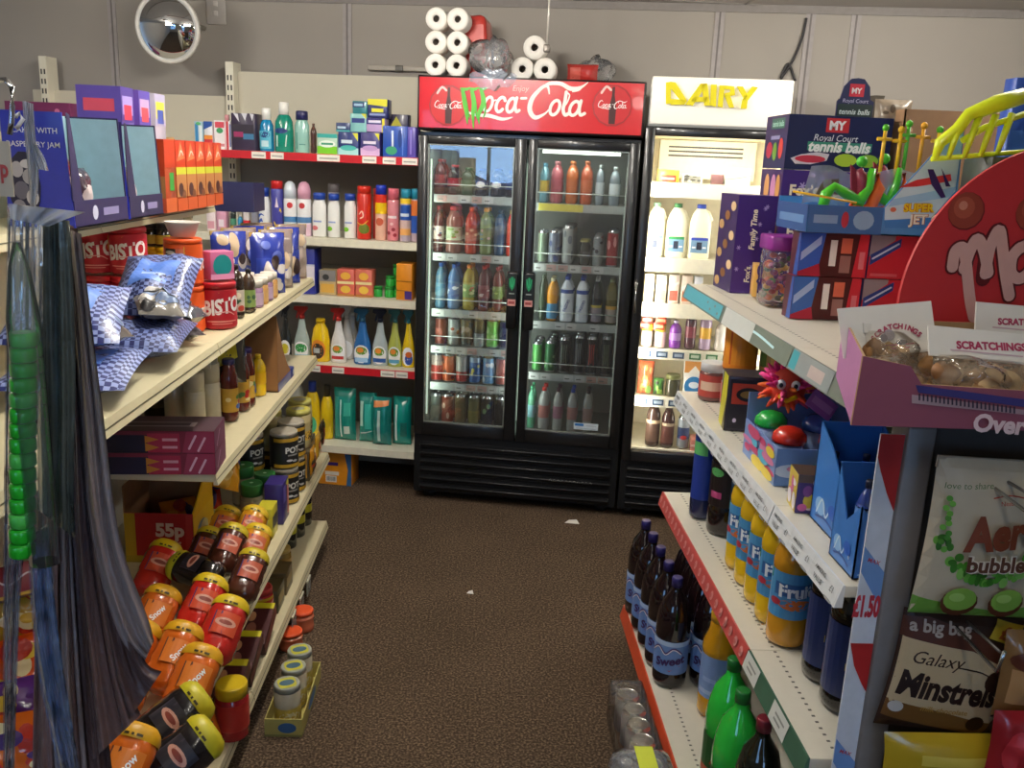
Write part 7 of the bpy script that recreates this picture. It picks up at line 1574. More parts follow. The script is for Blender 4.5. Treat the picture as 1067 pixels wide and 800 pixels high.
for j in range(2):
    A = [('r', .05, .1, .5, .9, 'e07858'), ('p', [(.5, .35), (.95, .95), (.5, .95)], 'd0cc38'), ('t', 'BISTO', .8, .45, .5, 'f0ece8', .14, .1, .04, 1.3), ('r', .12, .65, .35, .9, '3c3430'), ('e', .23, .8, .1, .05, 'c8c0b0'), ('r', .15, .15, .4, .45, 'a8c8d8'), ('r', .18, .2, .37, .4, '5c7c98')]
    put(jar(.122, .048, 'e0541c', 'e0541c', 'e0561c', A, lid_h=.1, lz=(.06, .88), rough=.3, lid_r=1.04), 'gravy_tub', 'orange gravy granules tub, %s one of the pair' % ('lower', 'upper')[j], 'tub', (-.775, 2.38, LZ1+.1245*j), .35, 'orange gravy tubs')
put(spec('bowl', lambda: [('paper_tub', MB().lathe([(.03, 0), (.043, .034), (.046, .038), (.044, .038), (.028, .003)], mat('c8c0b4', .6), 20, cap1=False))]), 'paper_tub', 'small cream paper tub on top of the orange gravy tubs', 'tub', (-.775, 2.38, LZ1+.2505), 0)
put(bisto('b41c28', 2), 'gravy_tub', 'single red gravy tub between the orange tubs and the shelf edge', 'tub', (-.71, 2.45, LZ1), .5)
put(carton(.07, .05, .075, 'c86c98', [('e', .5, .5, .4, .4, '1c8c8c'), ('r', 0, 0, 1, .2, 'd89cc0')], (), (), [('e', .5, .5, .3, .3, '3ca0a0')]), 'sauce_sachet_box', 'pink box with teal disc lying on the single red gravy tub', 'box', (-.71, 2.46, LZ1+.1325), .8)
for k in range(4):
    x = aty(158+13*(k % 2), 270, 2.72).x
    put(jar(.066, .024, 'd8a818' if k < 2 else '2c2820', 'e0b818' if k < 2 else '1c1c1c', 'c84c28' if k < 2 else 'b8a030', lid_h=.25, lz=(.1, .5)), 'mustard_jar', '%s jar behind the red gravy tubs, %s' % (('yellow-lidded', 'black-lidded')[k // 2], ('left', 'right')[k % 2]), 'jar', (x, 2.72, LZ1+.12+.068*(k//2)), .3, 'small jars behind the gravy') 
put(carton(.2, .1, .118, '70242c', [('r', .05, .3, .95, .7, '8c3c40')]), 'stock_box', 'dull maroon box carrying the small yellow and black jars', 'box', (aty(166, 300, 2.72).x, 2.73, LZ1), .1)
bt = [(-.70, 2.60, .155, .022, '2c2018', '1c1818', 'c0b8a8'), (-.735, 2.68, .16, .022, 'a0704c', 'e8e4d8', 'b08058'), (-.69, 2.70, .13, .02, '3c2c20', '202020', '88a058'), (-.79, 2.62, .17, .024, '282018', 'a01c1c', 'd8d0b8'), (-.83, 2.72, .17, .024, '583828', '181818', 'd8b038'), (-.76, 2.78, .15, .023, 'b88c28', 'f0ece0', 'd8a040'), (-.86, 2.60, .165, .024, '302820', '1c1c20', '90a8b8'), (-.82, 2.84, .16, .023, '402020', '202020', 'b83030'), (-.90, 2.78, .17, .024, '2c2c28', '101010', 'c8c0a0')]
for k, (x, y, h, r, c, cap, lab) in enumerate(bt):
    put(bottle(h, r, c, cap, lab, blot(100+k, ['e0d8c0', 'b04030', '3c5c40'], 4), lz=(.12, .55)), 'sauce_bottle', '%s sauce bottle among the small bottles past the gravy tubs' % ('slim dark brown', 'caramel', 'squat black-capped green-labelled', 'red-capped', 'yellow-labelled', 'mustard yellow', 'blue-labelled', 'red-labelled', 'beige-labelled')[k], 'bottle', (x, y, LZ1), AR-.6, 'small sauce bottles')
for k in range(6):
    x, y = (-.70+.0*k, 2.80) if k == 0 else ((-.70, 2.868) if k == 1 else ((-.70, 2.936) if k == 2 else (-.765, 2.90) if k == 3 else (-.765, 2.965) if k == 4 else (-.70, 3.003)))
    put(jar(.085, .029, '8c6c8c' if k % 2 == 0 else 'b8884c', 'e4dccc', 'b49ab0' if k % 2 == 0 else 'c89c60', lid_h=.25, lz=(.1, .55)), 'spread_jar', '%s jar with cream lid near the shelf edge, %s' % (('purple', 'golden')[k % 2], ('nearest', 'second', 'third', 'inner first', 'inner second', 'furthest')[k]), 'jar', (x, y, LZ1), AR-.5, 'cream-lidded jars')
for k in range(8):
    x = -.72-.13*(k // 4); y = 3.08+.13*(k % 4)
    put(pouch(.13, .21, .075, '2c3c98' if k % 2 == 0 else '8c7c78', [('r', .08, .05, .92, .6, ('2840a8', 'a8988c')[k % 2])]+list(blot(110+k, ['c8b090', '40302c', '5868b8', 'd8d0c8'], 9, .18)), seal='b89850', wr=.35, seed=50+k, rough=.2), 'crisp_bag', '%s foil snack bag, %s row, %s from the near side' % (('blue', 'silver-brown')[k % 2], ('aisle', 'inner')[k//4], ('first', 'second', 'third', 'fourth')[k % 4]), 'snack bag', (x, y, LZ1), .7, 'foil snack bags at the far end')
# gingham bags and gold box in the foreground of this shelf
chk = checkmat('1c2870', '98a8dc', 85); chk2 = checkmat('1c2458', '7c8cc0', 100)
def gbag(k, w, h, t, mtl, lab): return pouch(w, h, t, '2c3c90', lab, wr=.4, seed=60+k, material=mtl)
labB = [('p', [(.2, .3), (.75, .35), (.8, .75), (.3, .7)], '5c84d8'), ('r', .35, .45, .65, .5, 'a8c0f0')]
G = [(-.765, 1.60, .035, .24, .27, .055, -1.5, .15, chk, 'nearest one lying flat at the shelf edge', labB), (-.745, 1.90, .045, .20, .25, .075, -1.5, .12, chk2, 'flat one in the middle of the heap', ()),
     (-.80, 1.70, .100, .22, .27, .07, -1.30, .25, chk, 'upper one tilted over the nearest', [('p', [(.2, .3), (.75, .35), (.8, .75), (.3, .7)], '6c94e0'), ('r', .35, .45, .65, .5, 'b0c8f4')]), (-.755, 2.04, .10, .18, .24, .08, -1.1, .1, chk2, 'largest one leaning towards the orange tubs', labB)]
for k, (x, y, z, w, h, t, rx, rz, mtl, look, lab) in enumerate(G):
    put(gbag(k, w, h, t, mtl, lab), 'gingham_bag', 'blue and white gingham bag, %s' % look, 'food bag', (x, y, LZ1+z), 0, 'blue gingham bags', rot=(rx, 0, rz))
for k, (x, y, z) in enumerate(((-.70, 1.99, .11), (-.705, 2.17, .03), (-.72, 1.78, .10), (-.70, 2.26, .06))):
    put(pouch(.10, .13, .05, ('8c8880', '4c4448', '6c6460', '50545c')[k], blot(130+k, ['d8d4d0', '1c1c20', 'b08060', '788cb0'], 12, .2), wr=.6, seed=70+k, rough=.12), 'foil_packet', 'crinkled silver foil packet lying by the gingham bags, %s' % ('middle', 'third', 'nearest', 'furthest')[k], 'packet', (x, y, LZ1+z), 0, 'foil packets', rot=(-1.35, .1, .5+.3*k))
p = onz(110, 385, LZ1+.0)
gb = [('r', 0, 0, 1, 1, 'c89c50'), ('r', .55, 0, .75, 1, '5c2c48'), ('e', .3, .5, .18, .3, 'e0b868'), ('r', .3, .0, .9, .2, 'a88c68')]
put(carton(.11, .12, .125, 'c8a058', gb, (), [('r', 0, 0, 1, 1, 'd8b878'), ('r', .55, 0, .75, 1, '8c5c60')], gb), 'cake_box', 'gold box with a purple stripe beside the gingham bags', 'box', (-.925, 2.02, LZ1), .2)
# ---------------------------------------------------------------- third shelf: spreads, biscuits
L2 = .81
for k, (px, py, h) in enumerate(((191, 450, .19), (212, 453, .175), (228, 445, .185))):
    p = onz(px, py, L2); put(jar(h, .029, 'c8c0a4', 'c4bca0', lid_h=.3, rough=.35, lid_r=1.02), 'mayonnaise_bottle', 'cream squeezy bottle standing on its broad cap, %s of three' % ('left', 'middle', 'right')[k], 'bottle', (max(p.x, -.9)-.03, p.y+.03, L2), AR, 'cream squeezy bottles')
for k, (px, py) in enumerate(((240, 438), (250, 430), (258, 423), (246, 418), (236, 425))):
    p = onz(px, py, L2); put(bottle(.19, .026, '5c2018', ('30285c', '28245c', '3c2860', '202020', '3c3020')[k], 'c89c38', blot(140+k, ['4c68b0', 'b82c28', '5c8040', 'e8d8a0'], 6), lz=(.15, .55), neck=.6), 'sauce_bottle', 'red-brown relish bottle with yellow label, %s of the cluster' % ('nearest', 'second', 'furthest aisle-side', 'inner', 'innermost')[k], 'bottle', (p.x, p.y, L2), AR-.5, 'relish bottles')
for k, (px, py) in enumerate(((270, 412), (276, 405))):
    p = onz(px, py, L2); put(bottle(.14, .024, 'e0b820', 'e8c020', 'd8a818'), 'mustard_bottle', 'bright yellow mustard bottle, %s' % ('nearer', 'further')[k], 'bottle', (p.x, p.y, L2), AR, 'mustard bottles')
for k in range(4):
    x, y = -.86-.09*(k % 2), 2.62+.16*(k // 2)
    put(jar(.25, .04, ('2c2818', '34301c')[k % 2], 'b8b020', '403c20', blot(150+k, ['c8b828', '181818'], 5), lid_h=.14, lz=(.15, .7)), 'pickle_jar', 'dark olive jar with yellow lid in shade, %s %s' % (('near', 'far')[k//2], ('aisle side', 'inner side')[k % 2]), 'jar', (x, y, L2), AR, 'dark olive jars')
put(pouch(.13, .17, .06, '403c34', [('p', [(.2, .3), (.8, .5), (.75, .8), (.3, .7)], 'c8b820')], wr=.3, seed=81), 'snack_bag', 'grey and yellow bag lying on the dark jars under the shelf', 'snack bag', (-.76, 2.66, L2+.10), .4)
# chocolate bar multipack
bp = [('r', 0, 0, 1, 1, '842840'), ('r', 0, .0, .42, .82, '241c38'), ('r', .42, 0, .7, .9, 'b02c4c'), ('p', [(.4, .05), (.52, .25), (.4, .45)], 'c8882c'), ('p', [(.4, .45), (.52, .62), (.4, .8)], 'c8882c'), ('t', 'Clearance', .2, .6, .3, 'c8c0d0', 0, 0, .0), ('r', .55, .2, .68, .32, 'e0a8b8'), ('r', .55, .55, .68, .68, 'e0a8b8'), ('p', [(.72, 0), (1, 0), (1, 1), (.76, 1)], 'a03858'), ('s', [(.78, .2), (.84, .8)], .02, 'e8c0d0'), ('s', [(.86, .1), (.92, .7)], .02, 'e8c0d0')]
bp = [a for a in bp if a[0] != 't']
p = onz(165, 497, L2)
for j in range(2):
    put(carton(.275, .13, .055, '8c2c44', bp, (), [('r', 0, 0, 1, 1, '4c3840'), ('r', .1, .3, .8, .6, 'a89ca0'), ('r', .15, .35, .75, .55, '3c2c34')], [('r', 0, 0, 1, 1, '6c3050'), ('s', [(.2, .2), (.5, .8)], .03, 'd0b0c8')]), 'chocolate_multipack', 'magenta and navy chocolate bar multipack, %s of two' % ('lower', 'upper')[j], 'chocolate', (p.x-.01, p.y+.08, L2+.057*j), .08, 'magenta multipacks')
def swoop():
    b = MB(); m = mat('9c7448', .8, noise=.1); m2 = mat('30409c', .4, coat=.4)
    def f(o): 
        def g_(u, v): a = u*pi*.45; return (.10-.22*(1-cos(a))*1.0+o*.7, -.08+.16*v, .20-.20*sin(a)*1.0+.0)
        return g_
    b.grid(f(0), 10, 2, m); b.grid(f(.006), 10, 2, m)
    b2 = MB(); b2.box(-.12, .13, -.10, .10, 0, .022, m2); b2.right_art(.1305, -.1, .1, 0, .022, [('e', .2, .5, .08, .35, 'e0e0e8')])
    return [('flap', b), ('printed_base', b2)]
def curvedbox():
    b = MB(); m = mat('94683c', .8, noise=.1); w, d, h = .2, .22, .26
    def prof(y): return h*(.12+.88*max(0, (d/2-y)/d)**1.6)
    for x in (-w/2, w/2-.004, -.004):
        V = []; n = 10
        for i in range(n+1): y = -d/2+d*i/n; V += [(x, y, 0), (x, y, prof(y))]
        k = len(V); V += [(a+.004, b_, c) for a, b_, c in V]
        F_ = []
        for i in range(n): a = 2*i; F_ += [(a, a+1, a+3, a+2), (k+a, k+a+2, k+a+3, k+a+1), (a+1, k+a+1, k+a+3, a+3)]
        b.add(V, F_, m)
    b.box(-w/2, w/2, -d/2, -d/2+.004, 0, h, m); b.box(-w/2, w/2, -d/2, d/2, 0, .004, m)
    p_ = MB(); p_.rbox(-w/2-.002, w/2+.004, d/2-.02, d/2+.03, 0, .035, .004, mat('2c3878', .45), n=1); p_.right_art(w/2+.0045, d/2-.02, d/2+.03, 0, .035, [('e', .6, .5, .2, .3, 'c8ccd8')])
    q_ = MB(); q_.box(w/2+.0005, w/2+.002, -d/2, d/2+.01, 0, .03, mat('303c8c', .3, coat=.4)); return [('carton', b), ('printed_corner', p_), ('blue_edge', q_)]
p = onz(300, 404, L2); put(spec('cbox', curvedbox), 'cut_carton', 'brown cardboard carton with curved cut-down sides at the shelf end', 'carton', (-.765, 3.06, L2), 0)
# ---------------------------------------------------------------- fourth shelf: cakes
L3 = .40
p = onz(160, 600, L3)
def box55():
    b = MB(); w, d, h, t = .20, .20, .25, .004; mo = mat('d8a818', .5); mi = mat('8c6440', .8); 
    b.box(-w/2, w/2, -d/2, d/2, 0, t, mi); b.box(-w/2, w/2, d/2-t, d/2, 0, h, mi); b.box(-w/2, -w/2+t, -d/2, d/2, 0, h*.95, mi)
    V = [(w/2, -d/2, 0), (w/2, d/2, 0), (w/2, d/2, h), (w/2, d/2-.04, h), (w/2, -d/2, h*.6)]; V += [(a-t, b_, c) for a, b_, c in V]; b.add(V, [(0, 1, 2, 3, 4), (9, 8, 7, 6, 5)]+[(i, i+5, (i+1) % 5+5, (i+1) % 5) for i in range(5)], mo)
    b.box(-w/2, w/2, -d/2, -d/2+t, 0, h*.62, mat('b81c20', .5))
    f = MB(); f.front_art(-w/2, w/2, -d/2-.0003, 0, h*.62, [('r', 0, 0, .16, 1, 'c8a020'), ('r', 0, .0, 1, .14, 'b89c28'), ('t', '55p', .66, .68, .42, 'f0d8d0', 0, 0, .05), ('t', 'per 50g', .64, .42, .36, 'e8c0b8', 0, 0, .03), ('t', 'pack', .66, .25, .26, 'e8c0b8', 0, 0, .03), ('s', [(.3, .05), (.6, .08)], .015, '3c3010'), ('p', [(.88, .2), (1, .2), (1, 1), (.9, 1)], 'c83838')])
    s_ = MB(); s_.right_art(w/2+.0003, -d/2, d/2, 0, h*.58, [('r', 0, .0, 1, .95, 'd8ac20'), ('e', .4, .45, .28, .3, '6c8ca8'), ('e', .5, .5, .2, .2, 'd8d0a0'), ('r', 0, 0, 1, .12, 'c04020')])
    return [('carton', b), ('price_panel', f), ('side_print', s_)]
p = onz(183, 590, L3); put(spec('b55', box55), 'display_carton', 'red and yellow open carton marked 55p on the cake shelf', 'display box', (p.x-.05, p.y+.12, L3), 0)
# cake packs: rows lying with their paper-banded ends up and away
def aim(d, f):
    z = Vector(d).normalized(); y = -(Vector(f)-z*Vector(f).dot(z)).normalized(); x = y.cross(z)
    return Matrix((x, y, z)).transposed().to_euler()
pk_list = [
 (180, 598, 'r', 0), (204, 632, 'r', 1), (226, 660, 'r', 2),
 (160, 645, 'o', 0), (180, 682, 'o', 1), (200, 712, 'o', 2),
 (212, 577, 'b', 0), (238, 582, 'b', 1), (258, 600, 'b', 2),
 (232, 552, 'y', 0), (250, 552, 'y', 1), (263, 572, 'y', 2),
 (132, 690, 'o', 3), (120, 742, 'o', 4), (135, 812, 'o', 5), (178, 752, 'k', 0), (158, 790, 'k', 1), (110, 800, 'y', 3)]
styles = {'r': ('c82820', 'd04c28', '382868', 'd8b818', None, 'red swiss roll pack with purple and orange label'),
          'o': ('d8681c', 'e07c28', '5c2c28', 'd8a018', 'Snow', 'orange cake pack with white lettering'),
          'b': ('50281c', 'b85438', '303070', 'c8b020', None, 'dark brown cake pack with purple and orange label'),
          'y': ('d89420', 'c86038', '383070', 'd8b420', None, 'golden cake pack with purple and orange label'),
          'k': ('201c20', '302c34', '484048', 'c8bc28', None, 'black cake pack with yellow price band')}
ordn = ('first', 'second', 'third', 'fourth', 'fifth', 'sixth')
for i, (px, py, st, k) in enumerate(pk_list):
    c = styles[st]; zc = L3+.085; p = onz(px, py, zc); d = Vector((.16, .80, .58)).normalized()
    if st == 'k': d = Vector((.6, .45, .35)).normalized()
    L_, r_ = (.165, .047)
    if st in 'by': L_, r_ = .15, .043
    base = p-d*L_*.5; base.z = max(base.z, L3+.026)
    put(roll_pack(L_, r_, c[0], c[1], c[2], c[3], c[4], seed=i % 3), 'cake_pack', '%s, %s of its kind from the left' % (c[5], ordn[k]), 'cake', base, 0, 'wrapped cake packs', rot=aim(d, (.35, -.6, .7)))
for k, (px, py) in enumerate(((205, 545), (213, 530), (222, 525))):
    p = onz(px, py, L3+.08); put(pouch(.11, .13, .07, ('d88820', 'b83020', 'e09c20')[k], blot(160+k, ['e8b040', 'a02c20', '382868', 'f0d080'], 10, .2), wr=.5, seed=84+k), 'snack_bag', 'crumpled %s sweet bag right of the 55p carton' % ('orange', 'red', 'golden yellow')[k], 'snack bag', (p.x, p.y+.02, L3+.04+.03*k), 0, rot=(-.7, .2*k, .6))
p = onz(232, 655, L3+.05)
put(roll_pack(.15, .045, '1c181c', '28242c', '38343c', 'c8c028', None, seed=1), 'cake_pack', 'glossy black roll pack with wide lime price band lying across the brown ones', 'cake', (-.66, 2.20, L3+.09), 0, rot=aim((-.9, .3, .15), (.3, -.4, .8)))
# green-lidded jars, purple box and black pots further along
for k, (px, py) in enumerate(((240, 500), (262, 503), (272, 491))):
    p = onz(px, py, L3+.14); put(jar(.14, .037, '8c8870', '2c6c34', 'a8a088', (), lid_h=.28, lz=(.08, .6), lid_art=[('e', .5, .5, .12, .12, 'd8e0d0')]), 'olive_jar', 'glass jar with green lid, %s of three' % ('left', 'middle', 'right')[k], 'jar', (p.x, p.y, L3), AR, 'green-lidded jars')
put(carton(.09, .06, .14, '34286c', [('r', .1, .5, .5, .9, '5c50a0'), ('r', .7, .1, .95, .9, 'c87868'), ('p', [(.5, .9), (.9, .8), (.9, 1)], 'd0cc38')], (), (), [('r', 0, 0, 1, 1, '40307c')]), 'cake_box', 'purple box with pink edge beside the green-lidded jars', 'box', (-.65, 2.83, L3), AR)
put(carton(.08, .05, .10, 'c8bc30', [('r', .1, .3, .9, .7, '2c2c28')]), 'price_card', 'yellow price card box in front of the purple box', 'box', (-.655, 2.71, L3), AR)
pot = [('r', 0, .88, 1, 1, 'b89028'), ('r', 0, 0, 1, .12, 'b89028'), ('t', 'POT', .5, .6, .4, 'd0d0c8', 0, 0, .04), ('r', .36, .4, .64, .45, '8c8c88'), ('e', .4, .25, .08, .04, 'c8c8c8'), ('e', .55, .22, .08, .04, 'a8a8a8')]
k = 0
for (x, y, n) in ((-.66, 3.0, 2), (-.77, 2.96, 2), (-.66, 3.12, 2)):
    for j in range(n):
        put(jar(.13, .049, '1c1c18', 'b0a898', '1e1e1c', pot, lid_h=.1, lz=(.05, .86), rough=.3), 'noodle_pot', 'black noodle pot with gold bands, %s layer, %s stack' % (('lower', 'upper')[j], ('aisle-side near', 'inner', 'aisle-side far')[(k//2)]), 'pot', (x, y, L3+.1315*j), AR-.7, 'black noodle pots'); k += 1
for k, (x, y) in enumerate(((-.66, 3.25), (-.76, 3.22), (-.68, 3.38))):
    put(jar(.15, .047, 'b8a878', 'c8c068', 'a89c70', [('r', .1, .2, .9, .6, 'c8a040'), ('e', .5, .4, .3, .2, '403020')], lid_h=.12, rough=.3, lid_art=[('e', .5, .5, .6, .6, 'c8c040'), ('e', .5, .5, .4, .4, 'a8a890')]), 'snack_tub', 'pale tub with yellow-rimmed lid past the black pots, %s' % ('aisle side', 'inner side', 'furthest')[k], 'tub', (x, y, L3+.12), AR, 'pale lidded tubs')
    put(carton(.1, .1, .118, '5c5038', [('r', .1, .1, .9, .9, 'b88830'), ('e', .5, .5, .3, .3, '2c2418')], (), (), [('r', .1, .1, .9, .9, 'b89038')]), 'snack_box', 'brown and gold box carrying a pale tub, %s' % ('aisle side', 'inner side', 'furthest')[k], 'box', (x, y, L3), 0, 'gold boxes under tubs')
for k, (y, c) in enumerate(((3.16, 'c88c20'), (3.27, 'd0a030'), (3.36, '403018'))):
    put(pouch(.09, .1, .02, c, blot(170+k, ['e8d8a0', '3c2c18', 'b84c28'], 8, .2), wr=.2, seed=90+k), 'hanging_sachet', '%s sachet hanging by the pots at the shelf edge, %s' % (('orange', 'amber', 'dark')[k], ('near', 'middle', 'far')[k]), 'packet', (-.592, y, L3+.05+.02*k), AR, 'sachets at the shelf edge')
# low left corner: sweets behind the hanging plastic
sw = [(12, 596, '8c1c24', 'red chocolate box with white script', 'box', .2), (22, 640, 'c8a030', 'gold foil sweet bag', 'bag', .2), (30, 668, 'a88830', 'gold and brown foil sweet bag', 'bag', .2), (10, 715, 'e0581c', 'orange sweet bag with red print', 'bag', .2), (22, 758, '5c2c80', 'purple chocolate bag', 'bag', .22), (25, 800, 'd86820', 'orange striped sweet bag', 'bag', .2), (100, 735, 'd8602c', 'orange bag behind the hanging film', 'bag', .2)]
for k, (px, py, c, look, ty, s_) in enumerate(sw):
    p = onz(px, py, L3+.07)
    if p.x < -1.0: p = atx(px, py, -1.0)
    sp = carton(.2, .08, .07, c, [('s', [(.2, .5), (.35, .7), (.5, .4), (.7, .65), (.85, .5)], .02, 'f0d8d8'), ('r', 0, 0, 1, .1, 'd0a030')]) if ty == 'box' else pouch(.17, .15, .07, c, blot(180+k, ['e8c840', 'b83020', '4c2870', 'f0e0b0', c], 11, .2), wr=.5, seed=100+k, rough=.18)
    put(sp, 'sweet_'+ty, look+' in the lower left corner', 'sweets', (p.x, p.y, max(p.z-.07, L3+.01)), 0, rot=(-.5, .1*((k % 3)-1), .5))
# ---------------------------------------------------------------- bottom shelf and floor
L4 = .13
def sp4(sp, nm_, look, cat, px, py, rz=AR, grp=None, z=L4, **kw): p = onz(px, py, z); put(sp, nm_, look, cat, (p.x, p.y, z), rz, grp, **kw)
sp4(jar(.13, .04, 'a01c24', 'b02c28', 'd0b028', [('r', .1, .2, .9, .8, 'b83c28'), ('s', [(.2, .3), (.6, .7), (.8, .5)], .05, 'e8d8c8')], lz=(.45, .8)), 'dip_tub', 'red tub with yellow and white band on the bottom shelf', 'tub', 272, 650)
for k in range(3):
    p = onz(262-12*k, 690+24*k, L4+.06); put(carton(.17, .11, .045, '3c1418', [('r', .1, .2, .9, .8, '5c2c20')], (), [('r', 0, 0, 1, 1, '48181c'), ('r', 0, .86, 1, 1, 'd0c420'), ('e', .35, .5, .12, .16, 'b87840'), ('e', .6, .35, .12, .16, '986050'), ('e', .55, .65, .1, .12, 'c08860'), ('r', .1, .1, .5, .2, 'a8909c')], [('r', 0, 0, 1, 1, '6c3028')]), 'cake_box', 'dark red chocolate cake box with yellow top edge, %s from the far end' % ordn[k], 'box', (-.70+.0*k, 2.56-.15*k, L4+.02), AR, 'dark red cake boxes', rot=(.0, .35, .0)) if 0 else put(carton(.13, .16, .05, '3c1418', (), (), [('r', 0, 0, 1, 1, '48181c'), ('r', 0, .86, 1, 1, 'd0c420'), ('e', .35, .5, .12, .16, 'b87840'), ('e', .6, .35, .12, .16, '986050'), ('e', .55, .65, .1, .12, 'c08860'), ('r', .1, .1, .5, .2, 'a8909c')], [('r', 0, .2, 1, .8, '6c3028')]), 'cake_box', 'dark red chocolate cake box with yellow top edge, %s from the far end' % ordn[k], 'box', (-.665, 2.50-.17*k, L4+.03), 0, 'dark red cake boxes', rot=(.35, 0, 0))
sp4(jar(.15, .042, '9c1c20', 'd8b81c', 'b83028', (), lid_h=.2, lz=(.2, .7)), 'snack_tub', 'red tub with yellow lid near the bottom of the picture', 'tub', 243, 765)
for k in range(3):
    p = onz(222-14*k, 770+26*k, L4+.06); put(pouch(.13, .17, .07, ('e07820', 'd06c20', 'e08424')[k], [('p', [(.2, .3), (.5, .15), (.8, .35), (.5, .55)], '2c1c18'), ('r', .1, .7, .9, .8, 'b84c18')]+list(blot(200+k, ['f0b050', '2c1c18'], 5, .12)), wr=.4, seed=110+k), 'snack_bag', 'orange and black snack bag on the bottom shelf, %s from the far end' % ordn[k], 'snack bag', (p.x-.03, p.y, L4+.02), .6, 'orange and black snack bags', rot=(-.4, 0, .8))
for k, (px, py) in enumerate(((300, 600), (306, 572), (315, 560), (322, 548), (296, 585))):
    c = ('8c7438', '1c1c18', '1c1c18', '201c18', '5c4828')[k]
    p = onz(px, py, L4); put(jar(.15 if k in (1, 2, 3) else .1, .038, c, ('b89c50', '282824', '181818', '202020', 'a08840')[k], 'b8b028' if k in (1, 2, 3) else 'a88840', lz=(.4, .62)), 'spread_jar', '%s on the far bottom shelf' % ('squat gold jar', 'black jar with lime band, nearest black one', 'black jar with lime band, middle black one', 'black jar with lime band, furthest black one', 'dull brown and gold jar')[k], 'jar', (min(p.x-.03, -.645), p.y+.02, L4), AR)
for k, (px, py) in enumerate(((295, 640), (290, 655))):
    p = onz(px, py, L4); put(carton(.1, .09, .08, ('5c4c2c', '4c4428')[k], [('r', .1, .3, .9, .7, '8c7440')]), 'stock_box', 'drab olive carton behind the shelf rail, %s' % ('further', 'nearer')[k], 'box', (-.665, 2.86-.13*k, L4), AR)
# bottles with orange caps and tray of jars on the floor
for k, (px, py) in enumerate(((315, 640), (303, 662))):
    p = aty(px, py-5, (2.82, 2.70)[k]); put(bottle(round(p.z, 3), .04, 'c86848', 'e8582c', None, lz=(.3, .6), neck=.8, cap_h=.14, capr=.95), 'drink_bottle', 'see-through orange bottle with broad orange cap on the floor, %s' % ('further', 'nearer')[k], 'bottle', (p.x, p.y, 0), AR, 'orange-capped bottles')
jt = empty('jar_tray', (-.505, 2.375, 0), 0, 'printed yellow and blue cardboard tray of lidded jars on the floor', 'tray')
q = MB(); 
for a in ((-.055, .050, -.15, -.147), (-.055, .050, .147, .15), (-.055, -.052, -.147, .147), (.047, .050, -.147, .147)): q.box(a[0], a[1], a[2], a[3], 0, .055, mat('b8ac60', .6))
q.box(-.055, .050, -.15, .15, 0, .003, mat('b8ac60', .6)); q.front_art(-.055, .050, -.1503, 0, .055, [('e', .6, .5, .25, .3, '3c6ca0'), ('r', 0, 0, 1, .12, '8c8850')]); q.right_art(.0503, -.15, .15, 0, .055, [('e', .5, .5, .2, .3, '3c6ca0')]); q.obj('card_tray', jt)
k = 0
for i in range(1):
    for j in range(3):
        put(jar(.128, .038, 'b8b098', 'a0a498', 'c0a850', [('r', .1, .1, .9, .9, 'c8b050'), ('e', .5, .5, .3, .3, 'd8d0a8')], lid_h=.13, lz=(.08, .5), lid_art=[('e', .5, .5, .62, .62, 'c8c440'), ('e', .5, .5, .42, .3, '4c6c80')]), 'pickle_jar', 'glass jar with yellow and blue lid in the floor tray, %s' % ('nearest', 'middle', 'furthest')[j], 'jar', (-.508, 2.375-.09+.09*j, .004), .4, 'jars in the floor tray'); k += 1
for k in range(3):
    q = MB(); q.box(0, .004, -.03, .03, -.055, 0, film('c8ccc8', .45, .2, .8, name='ticket_film')); q.box(-.001, .0045, -.03, .03, -.004, .003, mat('c8c4b0', .5)); o = q.obj('ticket_holder', None, (-.585, 2.75+.13*k, L4-.035)); 
    o['label'] = 'grey clear ticket holder hanging under the bottom left shelf rail, %s' % ('nearest', 'middle', 'furthest')[k]; o['category'] = 'ticket holder'; o['group'] = 'hanging ticket holders'
# litter
for nm_, (px, py), s_ in (('folded white scrap of paper on the carpet before the drinks fridge', (596, 544), .035), ('tiny white paper scrap on the carpet mid-aisle', (490, 618), .014)):
    p = onz(px, py, 0); q = MB(); q.add([(-s_, -s_*.4, .002), (s_*.9, -s_*.7, .002), (s_*.6, s_*.1, .012), (-s_*.4, s_*.3, .006)], [(0, 1, 2, 3)], mat('e8e4dc', .7)); q.add([(-s_, -s_*.4, .0012), (s_*.9, -s_*.7, .0012), (s_*.6, s_*.1, .0112), (-s_*.4, s_*.3, .0052)], [(3, 2, 1, 0)], mat('e8e4dc', .7))
    o = q.obj('paper_scrap', None, (p.x, p.y, .001)); o['label'] = nm_; o['category'] = 'litter'
